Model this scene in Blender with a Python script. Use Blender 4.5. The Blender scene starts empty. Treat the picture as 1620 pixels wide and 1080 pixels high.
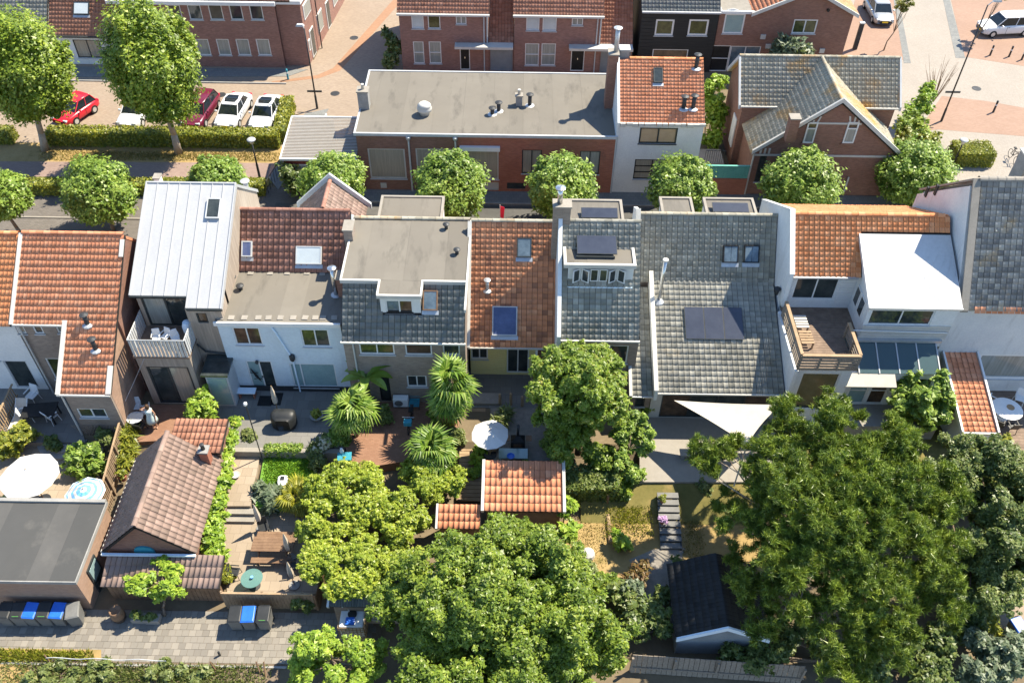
import bpy, math, random
import numpy as np
from mathutils import Matrix, Vector
random.seed(7); rng = np.random.default_rng(11)
SC = bpy.context.scene
COL = SC.collection
# ------------------------------------------------------------------ camera
F, TH, ROLL, CH = 1415.0, math.radians(45.5), 0.0146, 36.5
fwd = np.array([0, math.cos(TH), -math.sin(TH)])
_r = np.array([1.0, 0, 0]); _u = np.cross(_r, fwd)
CR = math.cos(ROLL)*_r + math.sin(ROLL)*_u
CU = math.cos(ROLL)*_u - math.sin(ROLL)*_r
CAM = np.array([0, 0, CH])
cd = bpy.data.cameras.new('camera'); cam = bpy.data.objects.new('camera', cd); COL.objects.link(cam)
cd.sensor_width = 36; cd.lens = F/1620*36; cd.clip_end = 3000; cd.clip_start = 0.5
cam.matrix_world = Matrix(((CR[0], CU[0], -fwd[0], 0), (CR[1], CU[1], -fwd[1], 0), (CR[2], CU[2], -fwd[2], CH), (0, 0, 0, 1)))
SC.camera = cam
# ------------------------------------------------------------------ world, sun, exposure
SUN = Vector((0.60, 0.39, 1.0)).normalized()
el = math.asin(SUN.z); az = math.atan2(SUN.x, SUN.y)
wd = bpy.data.worlds.new('World'); SC.world = wd; wd.use_nodes = True
nt = wd.node_tree; sky = nt.nodes.new('ShaderNodeTexSky'); sky.sky_type = 'NISHITA'; sky.sun_disc = False
sky.sun_elevation = el; sky.sun_rotation = az; sky.air_density = 1.0; sky.dust_density = 0.1; sky.ozone_density = 3.0
bg = nt.nodes['Background']; bg.inputs[1].default_value = 0.098
nt.links.new(sky.outputs[0], bg.inputs[0])
sl = bpy.data.lights.new('sun', 'SUN'); sl.energy = 4.0; sl.angle = math.radians(0.53); sl.color = (1.0, 0.90, 0.72)
so = bpy.data.objects.new('sun', sl); COL.objects.link(so); so.location = (20, 20, 60)
so.rotation_euler = SUN.to_track_quat('Z', 'Y').to_euler()
SC.view_settings.view_transform = 'Standard'; SC.view_settings.look = 'None'
SC.view_settings.exposure = 1.56; SC.view_settings.gamma = 1.0; SC.view_settings.use_curve_mapping = False

# ------------------------------------------------------------------ pixel -> place
def ray(px, py): return fwd + CR*((px-810)/F) + CU*((540-py)/F)
def G(px, py, z=0.0):
    d = ray(px, py); return CAM + d*((z-CH)/d[2])
def W(px, py, y):
    d = ray(px, py); return CAM + d*(y/d[1])
class Pl:
    """a plane: origin, across, up-slope"""
    def __init__(s, P0, u, v):
        s.P = np.array(P0, float); s.u = np.array(u, float); s.u /= np.linalg.norm(s.u)
        v = np.array(v, float); v = v - s.u*(v@s.u); s.v = v/np.linalg.norm(v); s.n = np.cross(s.u, s.v)
    def pt(s, a, b, n=0): return s.P + s.u*a + s.v*b + s.n*n
    def hit(s, px, py, off=0):
        d = ray(px, py); k = ((s.P + s.n*off - CAM)@s.n)/(d@s.n); q = CAM + d*k - s.P
        return q@s.u, q@s.v

# ------------------------------------------------------------------ mesh building
class MB:
    def __init__(s): s.v = []; s.f = []; s.t = []
    def add(s, vs, fs, tone=0.5):
        o = len(s.v); s.v += [tuple(map(float, p)) for p in vs]
        for f in fs: s.f.append(tuple(o+i for i in f)); s.t.append(tone)
        return s
    def quad(s, a, b, c, d, tone=.5): return s.add([a, b, c, d], [(0, 1, 2, 3)], tone)
    def hexa(s, p, tone=.5):
        return s.add(p, [(3, 2, 1, 0), (4, 5, 6, 7), (0, 1, 5, 4), (1, 2, 6, 5), (2, 3, 7, 6), (3, 0, 4, 7)], tone)
    def box(s, x0, x1, y0, y1, z0, z1, tone=.5):
        if x0 > x1: x0, x1 = x1, x0
        if y0 > y1: y0, y1 = y1, y0
        if z0 > z1: z0, z1 = z1, z0
        return s.hexa([(x0, y0, z0), (x1, y0, z0), (x1, y1, z0), (x0, y1, z0), (x0, y0, z1), (x1, y0, z1), (x1, y1, z1), (x0, y1, z1)], tone)
    def rbox(s, c, sx, sy, sz, rz=0, tone=.5):
        """box centred in plan on c, standing on c.z, turned by rz"""
        ca, sa = math.cos(rz), math.sin(rz); P = []
        for z in (0, sz):
            for a, b in ((-1, -1), (1, -1), (1, 1), (-1, 1)):
                x, y = a*sx/2, b*sy/2; P.append((c[0]+x*ca-y*sa, c[1]+x*sa+y*ca, c[2]+z))
        return s.hexa(P, tone)
    def pbox(s, pl, a0, a1, b0, b1, n0, n1, tone=.5):
        return s.hexa([pl.pt(a, b, n) for n in (n0, n1) for a, b in ((a0, b0), (a1, b0), (a1, b1), (a0, b1))], tone)
    def prism(s, pts, vec, tone=.5):
        n = len(pts); vec = np.array(vec, float); q = [np.array(p, float)+vec for p in pts]
        return s.add(list(pts)+q, [tuple(range(n))[::-1], tuple(range(n, 2*n))]+[(i, (i+1) % n, n+(i+1) % n, n+i) for i in range(n)], tone)
    def tube(s, p0, p1, r0, r1=None, n=8, tone=.5, cap=True):
        r1 = r0 if r1 is None else r1
        p0 = np.array(p0, float); p1 = np.array(p1, float); d = p1-p0; d /= (np.linalg.norm(d)+1e-9)
        a = np.cross(d, [0, 0, 1.0]) if abs(d[2]) < .9 else np.cross(d, [1.0, 0, 0]); a /= np.linalg.norm(a); b = np.cross(d, a)
        vs = [p0+r0*(math.cos(2*math.pi*i/n)*a+math.sin(2*math.pi*i/n)*b) for i in range(n)] + [p1+r1*(math.cos(2*math.pi*i/n)*a+math.sin(2*math.pi*i/n)*b) for i in range(n)]
        fs = [(i, (i+1) % n, n+(i+1) % n, n+i) for i in range(n)]
        if cap: fs += [tuple(range(n))[::-1], tuple(range(n, 2*n))]
        return s.add(vs, fs, tone)
    def path(s, pts, r, n=6, tone=.5):
        for i in range(len(pts)-1):
            ra, rb = (r, r) if not isinstance(r, (list, tuple)) else (r[i], r[i+1])
            s.tube(pts[i], pts[i+1], ra, rb, n, tone)
        return s
    def lathe(s, c, prof, n=16, tone=.5):
        vs = []; fs = []; m = len(prof)
        for r, z in prof:
            for i in range(n): vs.append((c[0]+r*math.cos(2*math.pi*i/n), c[1]+r*math.sin(2*math.pi*i/n), c[2]+z))
        for k in range(m-1):
            for i in range(n): fs.append((k*n+i, k*n+(i+1) % n, (k+1)*n+(i+1) % n, (k+1)*n+i))
        fs.append(tuple(range(n))[::-1]); fs.append(tuple((m-1)*n+i for i in range(n)))
        return s.add(vs, fs, tone)
    def mesh(s, name):
        me = bpy.data.meshes.new(name); me.from_pydata(s.v, [], s.f)
        a = me.attributes.new('tone', 'FLOAT', 'FACE'); a.data.foreach_set('value', s.t)
        me.update(); return me

def npmesh(name, V, Fq, tone):
    """fast mesh from (N,3) verts and (M,4) quads"""
    me = bpy.data.meshes.new(name); M = len(Fq); k = Fq.shape[1]
    me.vertices.add(len(V)); me.vertices.foreach_set('co', V.astype(np.float32).ravel())
    me.loops.add(M*k); me.loops.foreach_set('vertex_index', Fq.astype(np.int32).ravel())
    me.polygons.add(M); me.polygons.foreach_set('loop_start', np.arange(0, M*k, k, dtype=np.int32))
    try: me.polygons.foreach_set('loop_total', np.full(M, k, dtype=np.int32))
    except Exception: pass
    a = me.attributes.new('tone', 'FLOAT', 'FACE'); a.data.foreach_set('value', tone.astype(np.float32))
    me.update(calc_edges=True); return me

def link(o, parent=None):
    COL.objects.link(o)
    if parent is not None:
        o.parent = parent; o.matrix_parent_inverse = Matrix.Translation(-BASE[parent.name]) if parent.name in BASE else Matrix.Identity(4)
    return o
BASE = {}
def mk(name, mb, mat, parent=None, smooth=False, bevel=0):
    me = mb if isinstance(mb, bpy.types.Mesh) else mb.mesh(name)
    if not me.materials: me.materials.append(MT[mat] if isinstance(mat, str) else mat)
    if smooth: me.polygons.foreach_set('use_smooth', [True]*len(me.polygons)); me.update()
    o = bpy.data.objects.new(name, me); link(o, parent)
    if bevel:
        m = o.modifiers.new('bevel', 'BEVEL'); m.width = bevel; m.segments = 2; m.limit_method = 'ANGLE'
    return o
def tag(o, label, cat, group=None):
    o['label'] = label; o['category'] = cat
    if group: o['group'] = group
    return o
def thing(name, label, cat, loc, group=None):
    e = bpy.data.objects.new(name, None); COL.objects.link(e); e.location = loc; e.empty_display_size = .3
    BASE[e.name] = Vector(loc); return tag(e, label, cat, group)
def struct(name, mb, mat):
    o = mk(name, mb, mat); o['kind'] = 'structure'; return o
def copy_at(src, loc, rz, label, scale=1.0):
    """copy of a thing built round the origin of its empty, parts and sub-parts with it"""
    e = src.copy(); COL.objects.link(e); e.location = loc; e.rotation_euler = (0, 0, rz); e.scale = (scale,)*3; e['label'] = label
    def rec(a, b):
        for ch in KIDS.get(a.name, []):
            c = ch.copy(); COL.objects.link(c); c.parent = b; rec(ch, c)
    rec(src, e); return e
KIDS = {}
def kid(name, mb, mat, parent, smooth=False, bevel=0):
    """part in the parent's own frame (for things that get moved or copied)"""
    me = mb if isinstance(mb, bpy.types.Mesh) else mb.mesh(name)
    if not me.materials: me.materials.append(MT[mat])
    if smooth: me.polygons.foreach_set('use_smooth', [True]*len(me.polygons)); me.update()
    o = bpy.data.objects.new(name, me); COL.objects.link(o); o.parent = parent; KIDS.setdefault(parent.name, []).append(o)
    if bevel:
        m = o.modifiers.new('bevel', 'BEVEL'); m.width = bevel; m.segments = 2; m.limit_method = 'ANGLE'
    return o
def free(name, label, cat, loc=(0, 0, 0), rz=0, group=None):
    e = bpy.data.objects.new(name, None); COL.objects.link(e); e.location = loc; e.rotation_euler = (0, 0, rz); e.empty_display_size = .3
    return tag(e, label, cat, group)

# ------------------------------------------------------------------ materials
MT = {}
def M(name, c1, c2=None, scale=2.0, rough=.85, spec=.25, metal=0.0, bump=0.0, bscale=30, tone=None, kind=None, p=None, stretch=None, stain=None, trans=0.0):
    m = bpy.data.materials.new(name); m.use_nodes = True; t = m.node_tree; N = t.nodes; L = t.links
    bs = N['Principled BSDF']; bs.inputs['Roughness'].default_value = rough; bs.inputs['Metallic'].default_value = metal
    bs.inputs['Specular IOR Level'].default_value = spec
    c2 = c2 or tuple(min(1, x*1.25) for x in c1)
    geo = N.new('ShaderNodeNewGeometry'); pos = geo.outputs['Position']
    def mixc(fac, a, b, mode='MIX'):
        x = N.new('ShaderNodeMix'); x.data_type = 'RGBA'; x.blend_type = mode
        for sock, val in ((0, fac), (6, a), (7, b)):
            if hasattr(val, 'is_linked'): L.new(val, x.inputs[sock])
            else: x.inputs[sock].default_value = val if sock == 0 else (*val[:3], 1)
        return x.outputs[2]
    def noise(sc, det=6, vec=pos, r0=.35, r1=.68):
        n = N.new('ShaderNodeTexNoise'); n.inputs['Scale'].default_value = sc; n.inputs['Detail'].default_value = det; n.inputs['Roughness'].default_value = .62
        L.new(vec, n.inputs['Vector'])
        mr = N.new('ShaderNodeMapRange'); mr.inputs[1].default_value = r0; mr.inputs[2].default_value = r1; L.new(n.outputs[0], mr.inputs[0]); return mr.outputs[0]
    def mapv(s):
        mp = N.new('ShaderNodeMapping'); mp.inputs['Scale'].default_value = s; L.new(pos, mp.inputs[0]); return mp.outputs[0]
    if kind in ('brick', 'pave'):
        w, h, mo, mc = p
        sx = N.new('ShaderNodeSeparateXYZ'); L.new(pos, sx.inputs[0]); cb = N.new('ShaderNodeCombineXYZ')
        if kind == 'brick':
            ad = N.new('ShaderNodeMath'); L.new(sx.outputs[0], ad.inputs[0]); L.new(sx.outputs[1], ad.inputs[1]); L.new(ad.outputs[0], cb.inputs[0]); L.new(sx.outputs[2], cb.inputs[1])
        else:
            L.new(sx.outputs[0], cb.inputs[0]); L.new(sx.outputs[1], cb.inputs[1])
        br = N.new('ShaderNodeTexBrick'); L.new(cb.outputs[0], br.inputs['Vector']); br.inputs['Scale'].default_value = 1
        br.inputs['Brick Width'].default_value = w; br.inputs['Row Height'].default_value = h; br.inputs['Mortar Size'].default_value = mo
        br.inputs['Color1'].default_value = (*c1, 1); br.inputs['Color2'].default_value = (*c2, 1); br.inputs['Mortar'].default_value = (*mc, 1)
        br.inputs['Mortar Smooth'].default_value = .3
        col = mixc(noise(scale), br.outputs[0], tuple(x*.62 for x in c1), 'MIX') if False else br.outputs[0]
        f = N.new('ShaderNodeMath'); f.operation = 'MULTIPLY'; f.inputs[1].default_value = .45; L.new(noise(scale, 8), f.inputs[0])
        col = mixc(f.outputs[0], col, tuple((a+b)*.5*.72 for a, b in zip(c1, c2)))
        hsrc = br.outputs[1]
    elif tone is not None:
        at = N.new('ShaderNodeAttribute'); at.attribute_name = 'tone'
        cr = N.new('ShaderNodeValToRGB'); L.new(at.outputs['Fac'], cr.inputs[0]); el_ = cr.color_ramp.elements
        while len(el_) < len(tone): el_.new(.5)
        for i, (ps, c) in enumerate(tone): el_[i].position = ps; el_[i].color = (*c, 1)
        f = N.new('ShaderNodeMath'); f.operation = 'MULTIPLY'; f.inputs[1].default_value = .4; L.new(noise(scale, 5), f.inputs[0])
        col = mixc(f.outputs[0], cr.outputs[0], c1)
        hsrc = None
    else:
        vec = mapv(stretch) if stretch else pos
        col = mixc(noise(scale, 8, vec), c1, c2); hsrc = None
        f = N.new('ShaderNodeMath'); f.operation = 'MULTIPLY'; f.inputs[1].default_value = .3; L.new(noise(scale*9, 4, vec), f.inputs[0])
        col = mixc(f.outputs[0], col, tuple(x*.7 for x in c1))
    if stain:
        sc, sr0, sr1, sc_ = stain[:4]
        col = mixc(noise(sc, 7, mapv(stain[4]) if len(stain) > 4 else pos, sr0, sr1), col, sc_)
    L.new(col, bs.inputs['Base Color'])
    if bump:
        bp = N.new('ShaderNodeBump'); bp.inputs['Strength'].default_value = bump; bp.inputs['Distance'].default_value = .02
        nn = N.new('ShaderNodeTexNoise'); nn.inputs['Scale'].default_value = bscale; nn.inputs['Detail'].default_value = 4; L.new(pos, nn.inputs['Vector'])
        L.new(nn.outputs[0], bp.inputs['Height']); L.new(bp.outputs[0], bs.inputs['Normal'])
    if trans:
        out = N['Material Output']; tr = N.new('ShaderNodeBsdfTranslucent'); mx = N.new('ShaderNodeMixShader'); mx.inputs[0].default_value = trans
        g = mixc(1.0, col, (1.0, 1.0, .45), 'MULTIPLY'); L.new(g, tr.inputs[0]); L.new(bs.outputs[0], mx.inputs[1]); L.new(tr.outputs[0], mx.inputs[2]); L.new(mx.outputs[0], out.inputs[0])
    MT[name] = m; return m
def tones(*cs): return [(i/(len(cs)-1), c) for i, c in enumerate(cs)]

M('terracotta', (.42, .17, .09), scale=1.2, rough=.85, tone=tones((.52, .20, .10), (.66, .275, .145), (.59, .235, .125), (.70, .32, .18)), bump=.2, stain=(1.1, .62, .9, (.36, .17, .10)))
M('orange_tile', (.46, .18, .08), scale=1.0, rough=.8, tone=tones((.62, .225, .09), (.72, .29, .125), (.67, .255, .105), (.78, .35, .17)), bump=.15, stain=(1.0, .66, .92, (.46, .19, .09)))
M('old_red_tile', (0.316, 0.141, 0.079), scale=.8, rough=.9, tone=tones((0.339, 0.153, 0.090), (0.588, 0.249, 0.124), (0.701, 0.294, 0.147), (0.475, 0.203, 0.107), (0.723, 0.339, 0.181)), bump=.3, stain=(.9, .60, .80, (0.249, 0.147, 0.096)))
M('brown_tile', (.18, .13, .11), scale=1.0, rough=.85, tone=tones((.20, .145, .118), (.27, .19, .155), (.235, .165, .135), (.31, .22, .182)), bump=.2, stain=(1.0, .62, .85, (.16, .12, .10)))
M('redbrown_tile', (0.211, 0.106, 0.079), scale=1.0, rough=.85, tone=tones((0.220, 0.110, 0.079), (0.299, 0.154, 0.114), (0.260, 0.132, 0.097), (0.343, 0.180, 0.136)), bump=.2, stain=(1.0, .62, .85, (0.158, 0.088, 0.070)))
M('rust_tile', (.26, .12, .075), scale=1.0, rough=.9, tone=tones((.27, .125, .08), (.39, .19, .125), (.33, .155, .10), (.44, .225, .15)), bump=.2, stain=(.9, .60, .85, (.20, .11, .075)))
M('grey_tile', (.19, .185, .155), scale=.9, rough=.8, tone=tones((.20, .195, .165), (.30, .29, .245), (.25, .24, .205), (.37, .355, .30)), bump=.25, stain=(.8, .60, .85, (.30, .23, .13)))
M('dark_tile', (.10, .11, .105), scale=1.0, rough=.6, tone=tones((.11, .12, .115), (.16, .17, .16), (.135, .14, .135), (.20, .20, .185)), bump=.25)
M('tar_tile', (.022, .023, .025), scale=1, rough=.7, tone=tones((.02, .021, .023), (.034, .035, .037), (.027, .028, .03), (.042, .042, .043)), bump=.2)
M('slate_tile', (.18, .178, .17), scale=1.0, rough=.6, tone=tones((.15, .15, .15), (.215, .212, .205), (.28, .272, .255), (.43, .405, .36), (.18, .178, .172)), bump=.25, stain=(.7, .56, .72, (.42, .30, .16)))
M('mossy_tile', (0.286, 0.259, 0.193), scale=.8, rough=.85, tone=tones((0.264, 0.248, 0.198), (0.363, 0.336, 0.264), (0.314, 0.292, 0.231), (0.440, 0.407, 0.325)), bump=.25, stain=(.45, .52, .68, (0.462, 0.264, 0.088)))
M('brick_brown', (0.195, 0.093, 0.068), (0.285, 0.143, 0.102), scale=.7, kind='brick', p=(.22, .065, .008, (.20, .16, .13)), bump=.3, stain=(.9, .58, 1.0, (.10, .075, .06), (1.6, 1.6, .5)))
M('brick_red', (0.300, 0.102, 0.065), (0.420, 0.150, 0.093), scale=.7, kind='brick', p=(.22, .065, .008, (.24, .17, .13)), bump=.3, stain=(.9, .58, 1.0, (.10, .075, .06), (1.6, 1.6, .5)))
M('brick_purple', (0.225, 0.112, 0.090), (0.330, 0.173, 0.138), scale=.7, kind='brick', p=(.22, .065, .008, (.22, .17, .145)), bump=.3, stain=(.9, .58, 1.0, (.10, .075, .06), (1.6, 1.6, .5)))
M('brick_tan', (0.300, 0.188, 0.131), (0.400, 0.250, 0.175), scale=.8, kind='brick', p=(.22, .065, .008, (.30, .25, .20)), bump=.3, stain=(.9, .58, 1.0, (.10, .075, .06), (1.6, 1.6, .5)))
M('brick_grey', (0.225, 0.175, 0.144), (0.312, 0.250, 0.206), scale=.8, kind='brick', p=(.22, .065, .008, (.28, .25, .21)), bump=.3, stain=(.9, .58, 1.0, (.10, .075, .06), (1.6, 1.6, .5)))
M('plaster_white', (.62, .64, .64), (.70, .71, .70), scale=.9, rough=.9, bump=.1, stain=(1.0, .56, .95, (.47, .47, .44), (2.2, 2.2, .35)))
M('plaster_shade_blue', (.55, .63, .68), (.62, .69, .73), scale=.9, rough=.9, bump=.1, stain=(1.0, .56, .95, (.44, .49, .52), (2.2, 2.2, .35)))  # white render with the blue cast of its shade mixed into the colour
M('plaster_old', (.58, .60, .61), (.67, .68, .67), scale=1.2, rough=.9, bump=.15, stain=(1.4, .55, .85, (.38, .38, .38), (1.8, 1.8, .4)))
M('plaster_peel', (0.651, 0.651, 0.642), (0.722, 0.722, 0.704), scale=1.2, rough=.9, bump=.15, stain=(2.4, .70, .74, (0.317, 0.150, 0.106)))
M('white_paint', (0.663, 0.671, 0.663), (0.714, 0.714, 0.697), scale=3, rough=.5, spec=.4)
M('off_white', (0.465, 0.458, 0.427), (0.540, 0.532, 0.495), scale=2, rough=.6)
M('grey_paint', (.42, .44, .45), (.50, .51, .52), scale=2, rough=.55)
M('zinc', (.42, .44, .46), (.52, .54, .55), scale=2, rough=.45, metal=.5, spec=.5)
M('white_metal', (0.416, 0.421, 0.427), (0.448, 0.453, 0.453), scale=1.2, rough=.38, spec=.5, metal=.1, bump=.08, bscale=3, stain=(.9, .56, .95, (.36, .37, .37), (1.2, .35, .35)))
M('membrane', (0.495, 0.495, 0.488), (0.532, 0.532, 0.526), scale=.7, rough=.6, bump=.1, bscale=4, stain=(.9, .68, .95, (0.480, 0.464, 0.432)))
M('bitumen', (0.126, 0.117, 0.102), (0.186, 0.171, 0.147), scale=.45, rough=.92, bump=.2, bscale=60, stain=(1.6, .62, .80, (0.090, 0.084, 0.075)), stretch=(2.2, .5, 1))
M('bitumen_pale', (0.156, 0.141, 0.120), (0.216, 0.198, 0.168), scale=.5, rough=.92, bump=.2, bscale=60, stain=(.9, .66, .82, (0.114, 0.105, 0.093)), stretch=(2.6, .4, 1))
M('bitumen_dark', (0.064, 0.066, 0.066), (0.112, 0.112, 0.109), scale=.5, rough=.9, bump=.2, bscale=60, stain=(1.0, .60, .85, (0.150, 0.146, 0.135)))
M('felt', (.13, .118, .10), scale=.6, rough=.95, tone=tones((.14, .128, .108), (.175, .16, .135), (.155, .142, .12), (.19, .174, .146)), bump=.3, bscale=60, stain=(.7, .54, .78, (.085, .078, .068), (1.6, .5, 1)))
M('felt_dark', (.05, .052, .052), scale=.6, rough=.95, tone=tones((.055, .056, .056), (.075, .076, .075), (.065, .066, .065), (.09, .089, .086)), bump=.3, bscale=60, stain=(.7, .56, .8, (.115, .112, .104)))
M('concrete', (0.248, 0.229, 0.198), (0.310, 0.285, 0.248), scale=1.5, rough=.9, bump=.15)
M('concrete_grey', (.24, .24, .23), (.33, .32, .30), scale=1.5, rough=.9, bump=.15)
M('larch', (0.276, 0.228, 0.186), (0.408, 0.342, 0.276), scale=1.0, rough=.85, stretch=(9, 9, .6))
M('dark_frame', (.025, .032, .035), (.04, .048, .05), rough=.45, spec=.4)
M('black_board', (.018, .02, .021), (.035, .037, .038), scale=1.5, rough=.6, stretch=(.6, .6, 14))
M('black', (.012, .013, .014), (.025, .026, .027), rough=.55)
M('gap_shade_underlay', (.02, .018, .016), (.035, .03, .027), rough=.9)  # roofing felt coloured near black so the gaps between tiles read as shadow
M('dark_metal', (.04, .042, .045), (.07, .072, .074), rough=.5, metal=.3)
M('steel', (.55, .55, .54), (.65, .65, .63), rough=.25, metal=.9)
M('rail_metal', (.50, .50, .48), (.60, .60, .57), rough=.4, metal=.4)
M('yellow_board', (.74, .64, .28), (.78, .68, .32), scale=2, rough=.7)
M('wood_grey', (.22, .18, .14), (.33, .28, .22), scale=2, rough=.85, stretch=(6, 6, 6))
M('wood_deck', (.16, .115, .085), (.26, .19, .14), scale=3, rough=.85)
M('wood_tan', (0.288, 0.200, 0.120), (0.384, 0.272, 0.168), scale=2.5, rough=.85)
M('wood_brown', (.15, .09, .055), (.24, .15, .09), scale=2.5, rough=.8)
M('wood_fence', (.20, .14, .09), (.34, .25, .165), scale=2.5, rough=.85, stretch=(8, 8, 1.2))
M('bark', (.14, .105, .075), (.26, .20, .145), scale=4, rough=.95, bump=.5)
M('bark_pale', (.34, .27, .20), (.46, .38, .29), scale=4, rough=.9, bump=.4)
M('teal_board', (.10, .32, .28), (.14, .40, .35), scale=2, rough=.6)
M('red_wall', (.19, .045, .038), (.25, .06, .05), scale=2, rough=.7)
M('grey_door', (.20, .225, .245), (.25, .275, .295), scale=2, rough=.5)
M('solar', (.030, .036, .055), (.042, .05, .072), scale=2, rough=.2, spec=.6)
M('fabric_white', (0.600, 0.593, 0.570), (0.645, 0.637, 0.615), scale=3, rough=.9, trans=.12)
M('fabric_cream', (0.528, 0.488, 0.416), (0.584, 0.544, 0.472), scale=2, rough=.9, trans=.15)
M('fabric_beige', (.50, .43, .34), (.58, .50, .40), scale=2, rough=.9)
M('fabric_blue', (.13, .37, .70), (.20, .46, .78), scale=2, rough=.85)
M('fabric_pale_blue', (.62, .74, .84), (.70, .80, .88), scale=2, rough=.85)
M('plastic_black', (.016, .018, .019), (.03, .032, .033), rough=.5, spec=.4)
M('plastic_grey', (.13, .13, .125), (.18, .18, .172), rough=.5)
M('plastic_blue', (.015, .11, .52), (.025, .15, .60), rough=.4, spec=.45)
M('plastic_green', (.11, .36, .06), (.14, .42, .08), rough=.4, spec=.45)
M('plastic_white', (.72, .73, .72), (.78, .79, .78), rough=.5)
M('plastic_teal', (.03, .22, .30), (.05, .28, .36), rough=.5)
M('red_cloth', (.55, .02, .05), (.62, .03, .07), rough=.7)
M('skin', (.48, .28, .19), (.54, .32, .22), rough=.6)
M('hair', (.05, .028, .016), (.08, .045, .025), rough=.6)
M('dress', (.50, .62, .60), (.60, .70, .67), scale=6, rough=.85)
M('slate_step', (.15, .148, .142), (.20, .197, .188), scale=2, rough=.8)
M('soil', (0.112, 0.084, 0.059), (0.210, 0.164, 0.119), scale=1.2, rough=1, bump=.4)
M('rubber', (.015, .015, .016), (.025, .025, .026), rough=.8)
M('car_red', (.55, .015, .03), (.58, .02, .035), rough=.25, spec=.6)
M('car_white', (0.624, 0.632, 0.640), (0.656, 0.664, 0.664), rough=.22, spec=.6)
M('car_maroon', (.12, .012, .03), (.14, .018, .036), rough=.2, spec=.6)
M('car_silver', (.38, .40, .42), (.42, .44, .46), rough=.28, spec=.6, metal=.5)
M('car_glass', (.012, .017, .02), (.02, .026, .03), rough=.05, spec=.6)
M('lamp_glass', (.70, .72, .72), (.76, .78, .77), rough=.3)
M('plate_yellow', (.75, .52, .03), (.8, .56, .04), rough=.5)
M('board', (.45, .32, .19), (.52, .38, .24), scale=2, rough=.85)
M('gravel_roof', (0.211, 0.198, 0.174), (0.273, 0.254, 0.223), scale=3, rough=.95)
def glass(name, c, c2=None, rough=.06, scale=1.5, stretch=None): return M(name, c, c2, scale=scale, rough=rough, spec=.55, stretch=stretch)
glass('glass', (.022, .03, .032), (.06, .07, .068))
glass('glass_green', (.035, .045, .02), (.10, .11, .04), scale=2.5)
glass('glass_sky', (.06, .09, .12), (.16, .22, .27), scale=1.0)
glass('skylight_blue', (.05, .07, .15), (.09, .12, .24), scale=1.0)
glass('blind_pale', (.44, .50, .53), (.50, .56, .58), rough=.15)
glass('curtain', (.20, .215, .20), (.34, .355, .33), rough=.12, scale=1.0, stretch=(14, 14, .4))
glass('curtain_tan', (.26, .235, .19), (.38, .34, .27), rough=.15, scale=1.0, stretch=(14, 14, .5))
glass('glass_brown', (.05, .035, .025), (.14, .09, .06), scale=2.0)
glass('pale_screen', (.22, .33, .34), (.28, .39, .39), rough=.12)
# translucent roofing
def clearish(name, tint, mixf, rough=.08):
    m = bpy.data.materials.new(name); m.use_nodes = True; t = m.node_tree; N = t.nodes; L = t.links
    bs = N['Principled BSDF']; bs.inputs['Base Color'].default_value = (*tint, 1); bs.inputs['Roughness'].default_value = rough
    tr = N.new('ShaderNodeBsdfTransparent'); tr.inputs[0].default_value = (*[min(1, x*1.4+.25) for x in tint], 1)
    mx = N.new('ShaderNodeMixShader'); mx.inputs[0].default_value = mixf; L.new(tr.outputs[0], mx.inputs[1]); L.new(bs.outputs[0], mx.inputs[2]); L.new(mx.outputs[0], N['Material Output'].inputs[0]); MT[name] = m
clearish('clear_roof', (.30, .255, .21), .45, .3)
clearish('roof_glass', (.10, .16, .17), .55, .05)
clearish('table_glass', (.16, .30, .27), .6, .05)
def leafmat(name, *cs, trans=.38): M(name, cs[0], scale=.6, rough=.42, spec=.45, tone=tones(*cs), trans=trans)
leafmat('leaf_plane', (0.084, 0.145, 0.018), (0.212, 0.303, 0.032), (0.351, 0.448, 0.050), (0.563, 0.600, 0.090))
leafmat('leaf_lime', (0.078, 0.147, 0.024), (0.198, 0.309, 0.044), (0.329, 0.451, 0.075), (0.533, 0.600, 0.149))
leafmat('leaf_pear', (0.069, 0.119, 0.014), (0.163, 0.250, 0.026), (0.276, 0.367, 0.041), (0.445, 0.498, 0.072))
leafmat('leaf_vine', (0.126, 0.196, 0.018), (0.284, 0.369, 0.034), (0.442, 0.506, 0.056), (0.558, 0.576, 0.112))
leafmat('leaf_bright', (0.120, 0.212, 0.024), (0.261, 0.403, 0.040), (0.391, 0.520, 0.060), (0.500, 0.520, 0.100))
leafmat('leaf_olive', (0.077, 0.111, 0.030), (0.164, 0.212, 0.060), (0.261, 0.302, 0.100), (0.348, 0.343, 0.140))
leafmat('leaf_sapling', (0.117, 0.143, 0.029), (0.208, 0.221, 0.050), (0.286, 0.273, 0.072), (0.364, 0.325, 0.114))
leafmat('leaf_acacia', (0.093, 0.158, 0.018), (0.196, 0.292, 0.032), (0.299, 0.396, 0.050), (0.413, 0.372, 0.090))
leafmat('leaf_dark', (0.047, 0.086, 0.020), (0.120, 0.176, 0.043), (0.208, 0.258, 0.068), (0.319, 0.350, 0.107))
leafmat('leaf_grey', (0.078, 0.117, 0.064), (0.156, 0.208, 0.122), (0.234, 0.286, 0.179), (0.325, 0.364, 0.243))
leafmat('leaf_hedge', (0.098, 0.131, 0.020), (0.217, 0.252, 0.030), (0.359, 0.363, 0.044), (0.478, 0.443, 0.070))
leafmat('leaf_palm', (0.065, 0.134, 0.014), (0.154, 0.260, 0.030), (0.249, 0.362, 0.054), (0.335, 0.407, 0.107), trans=.3)
leafmat('leaf_yellow_palm', (.12, .14, .015), (.25, .26, .02), (.36, .34, .03), (.46, .42, .06), trans=.3)
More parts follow.
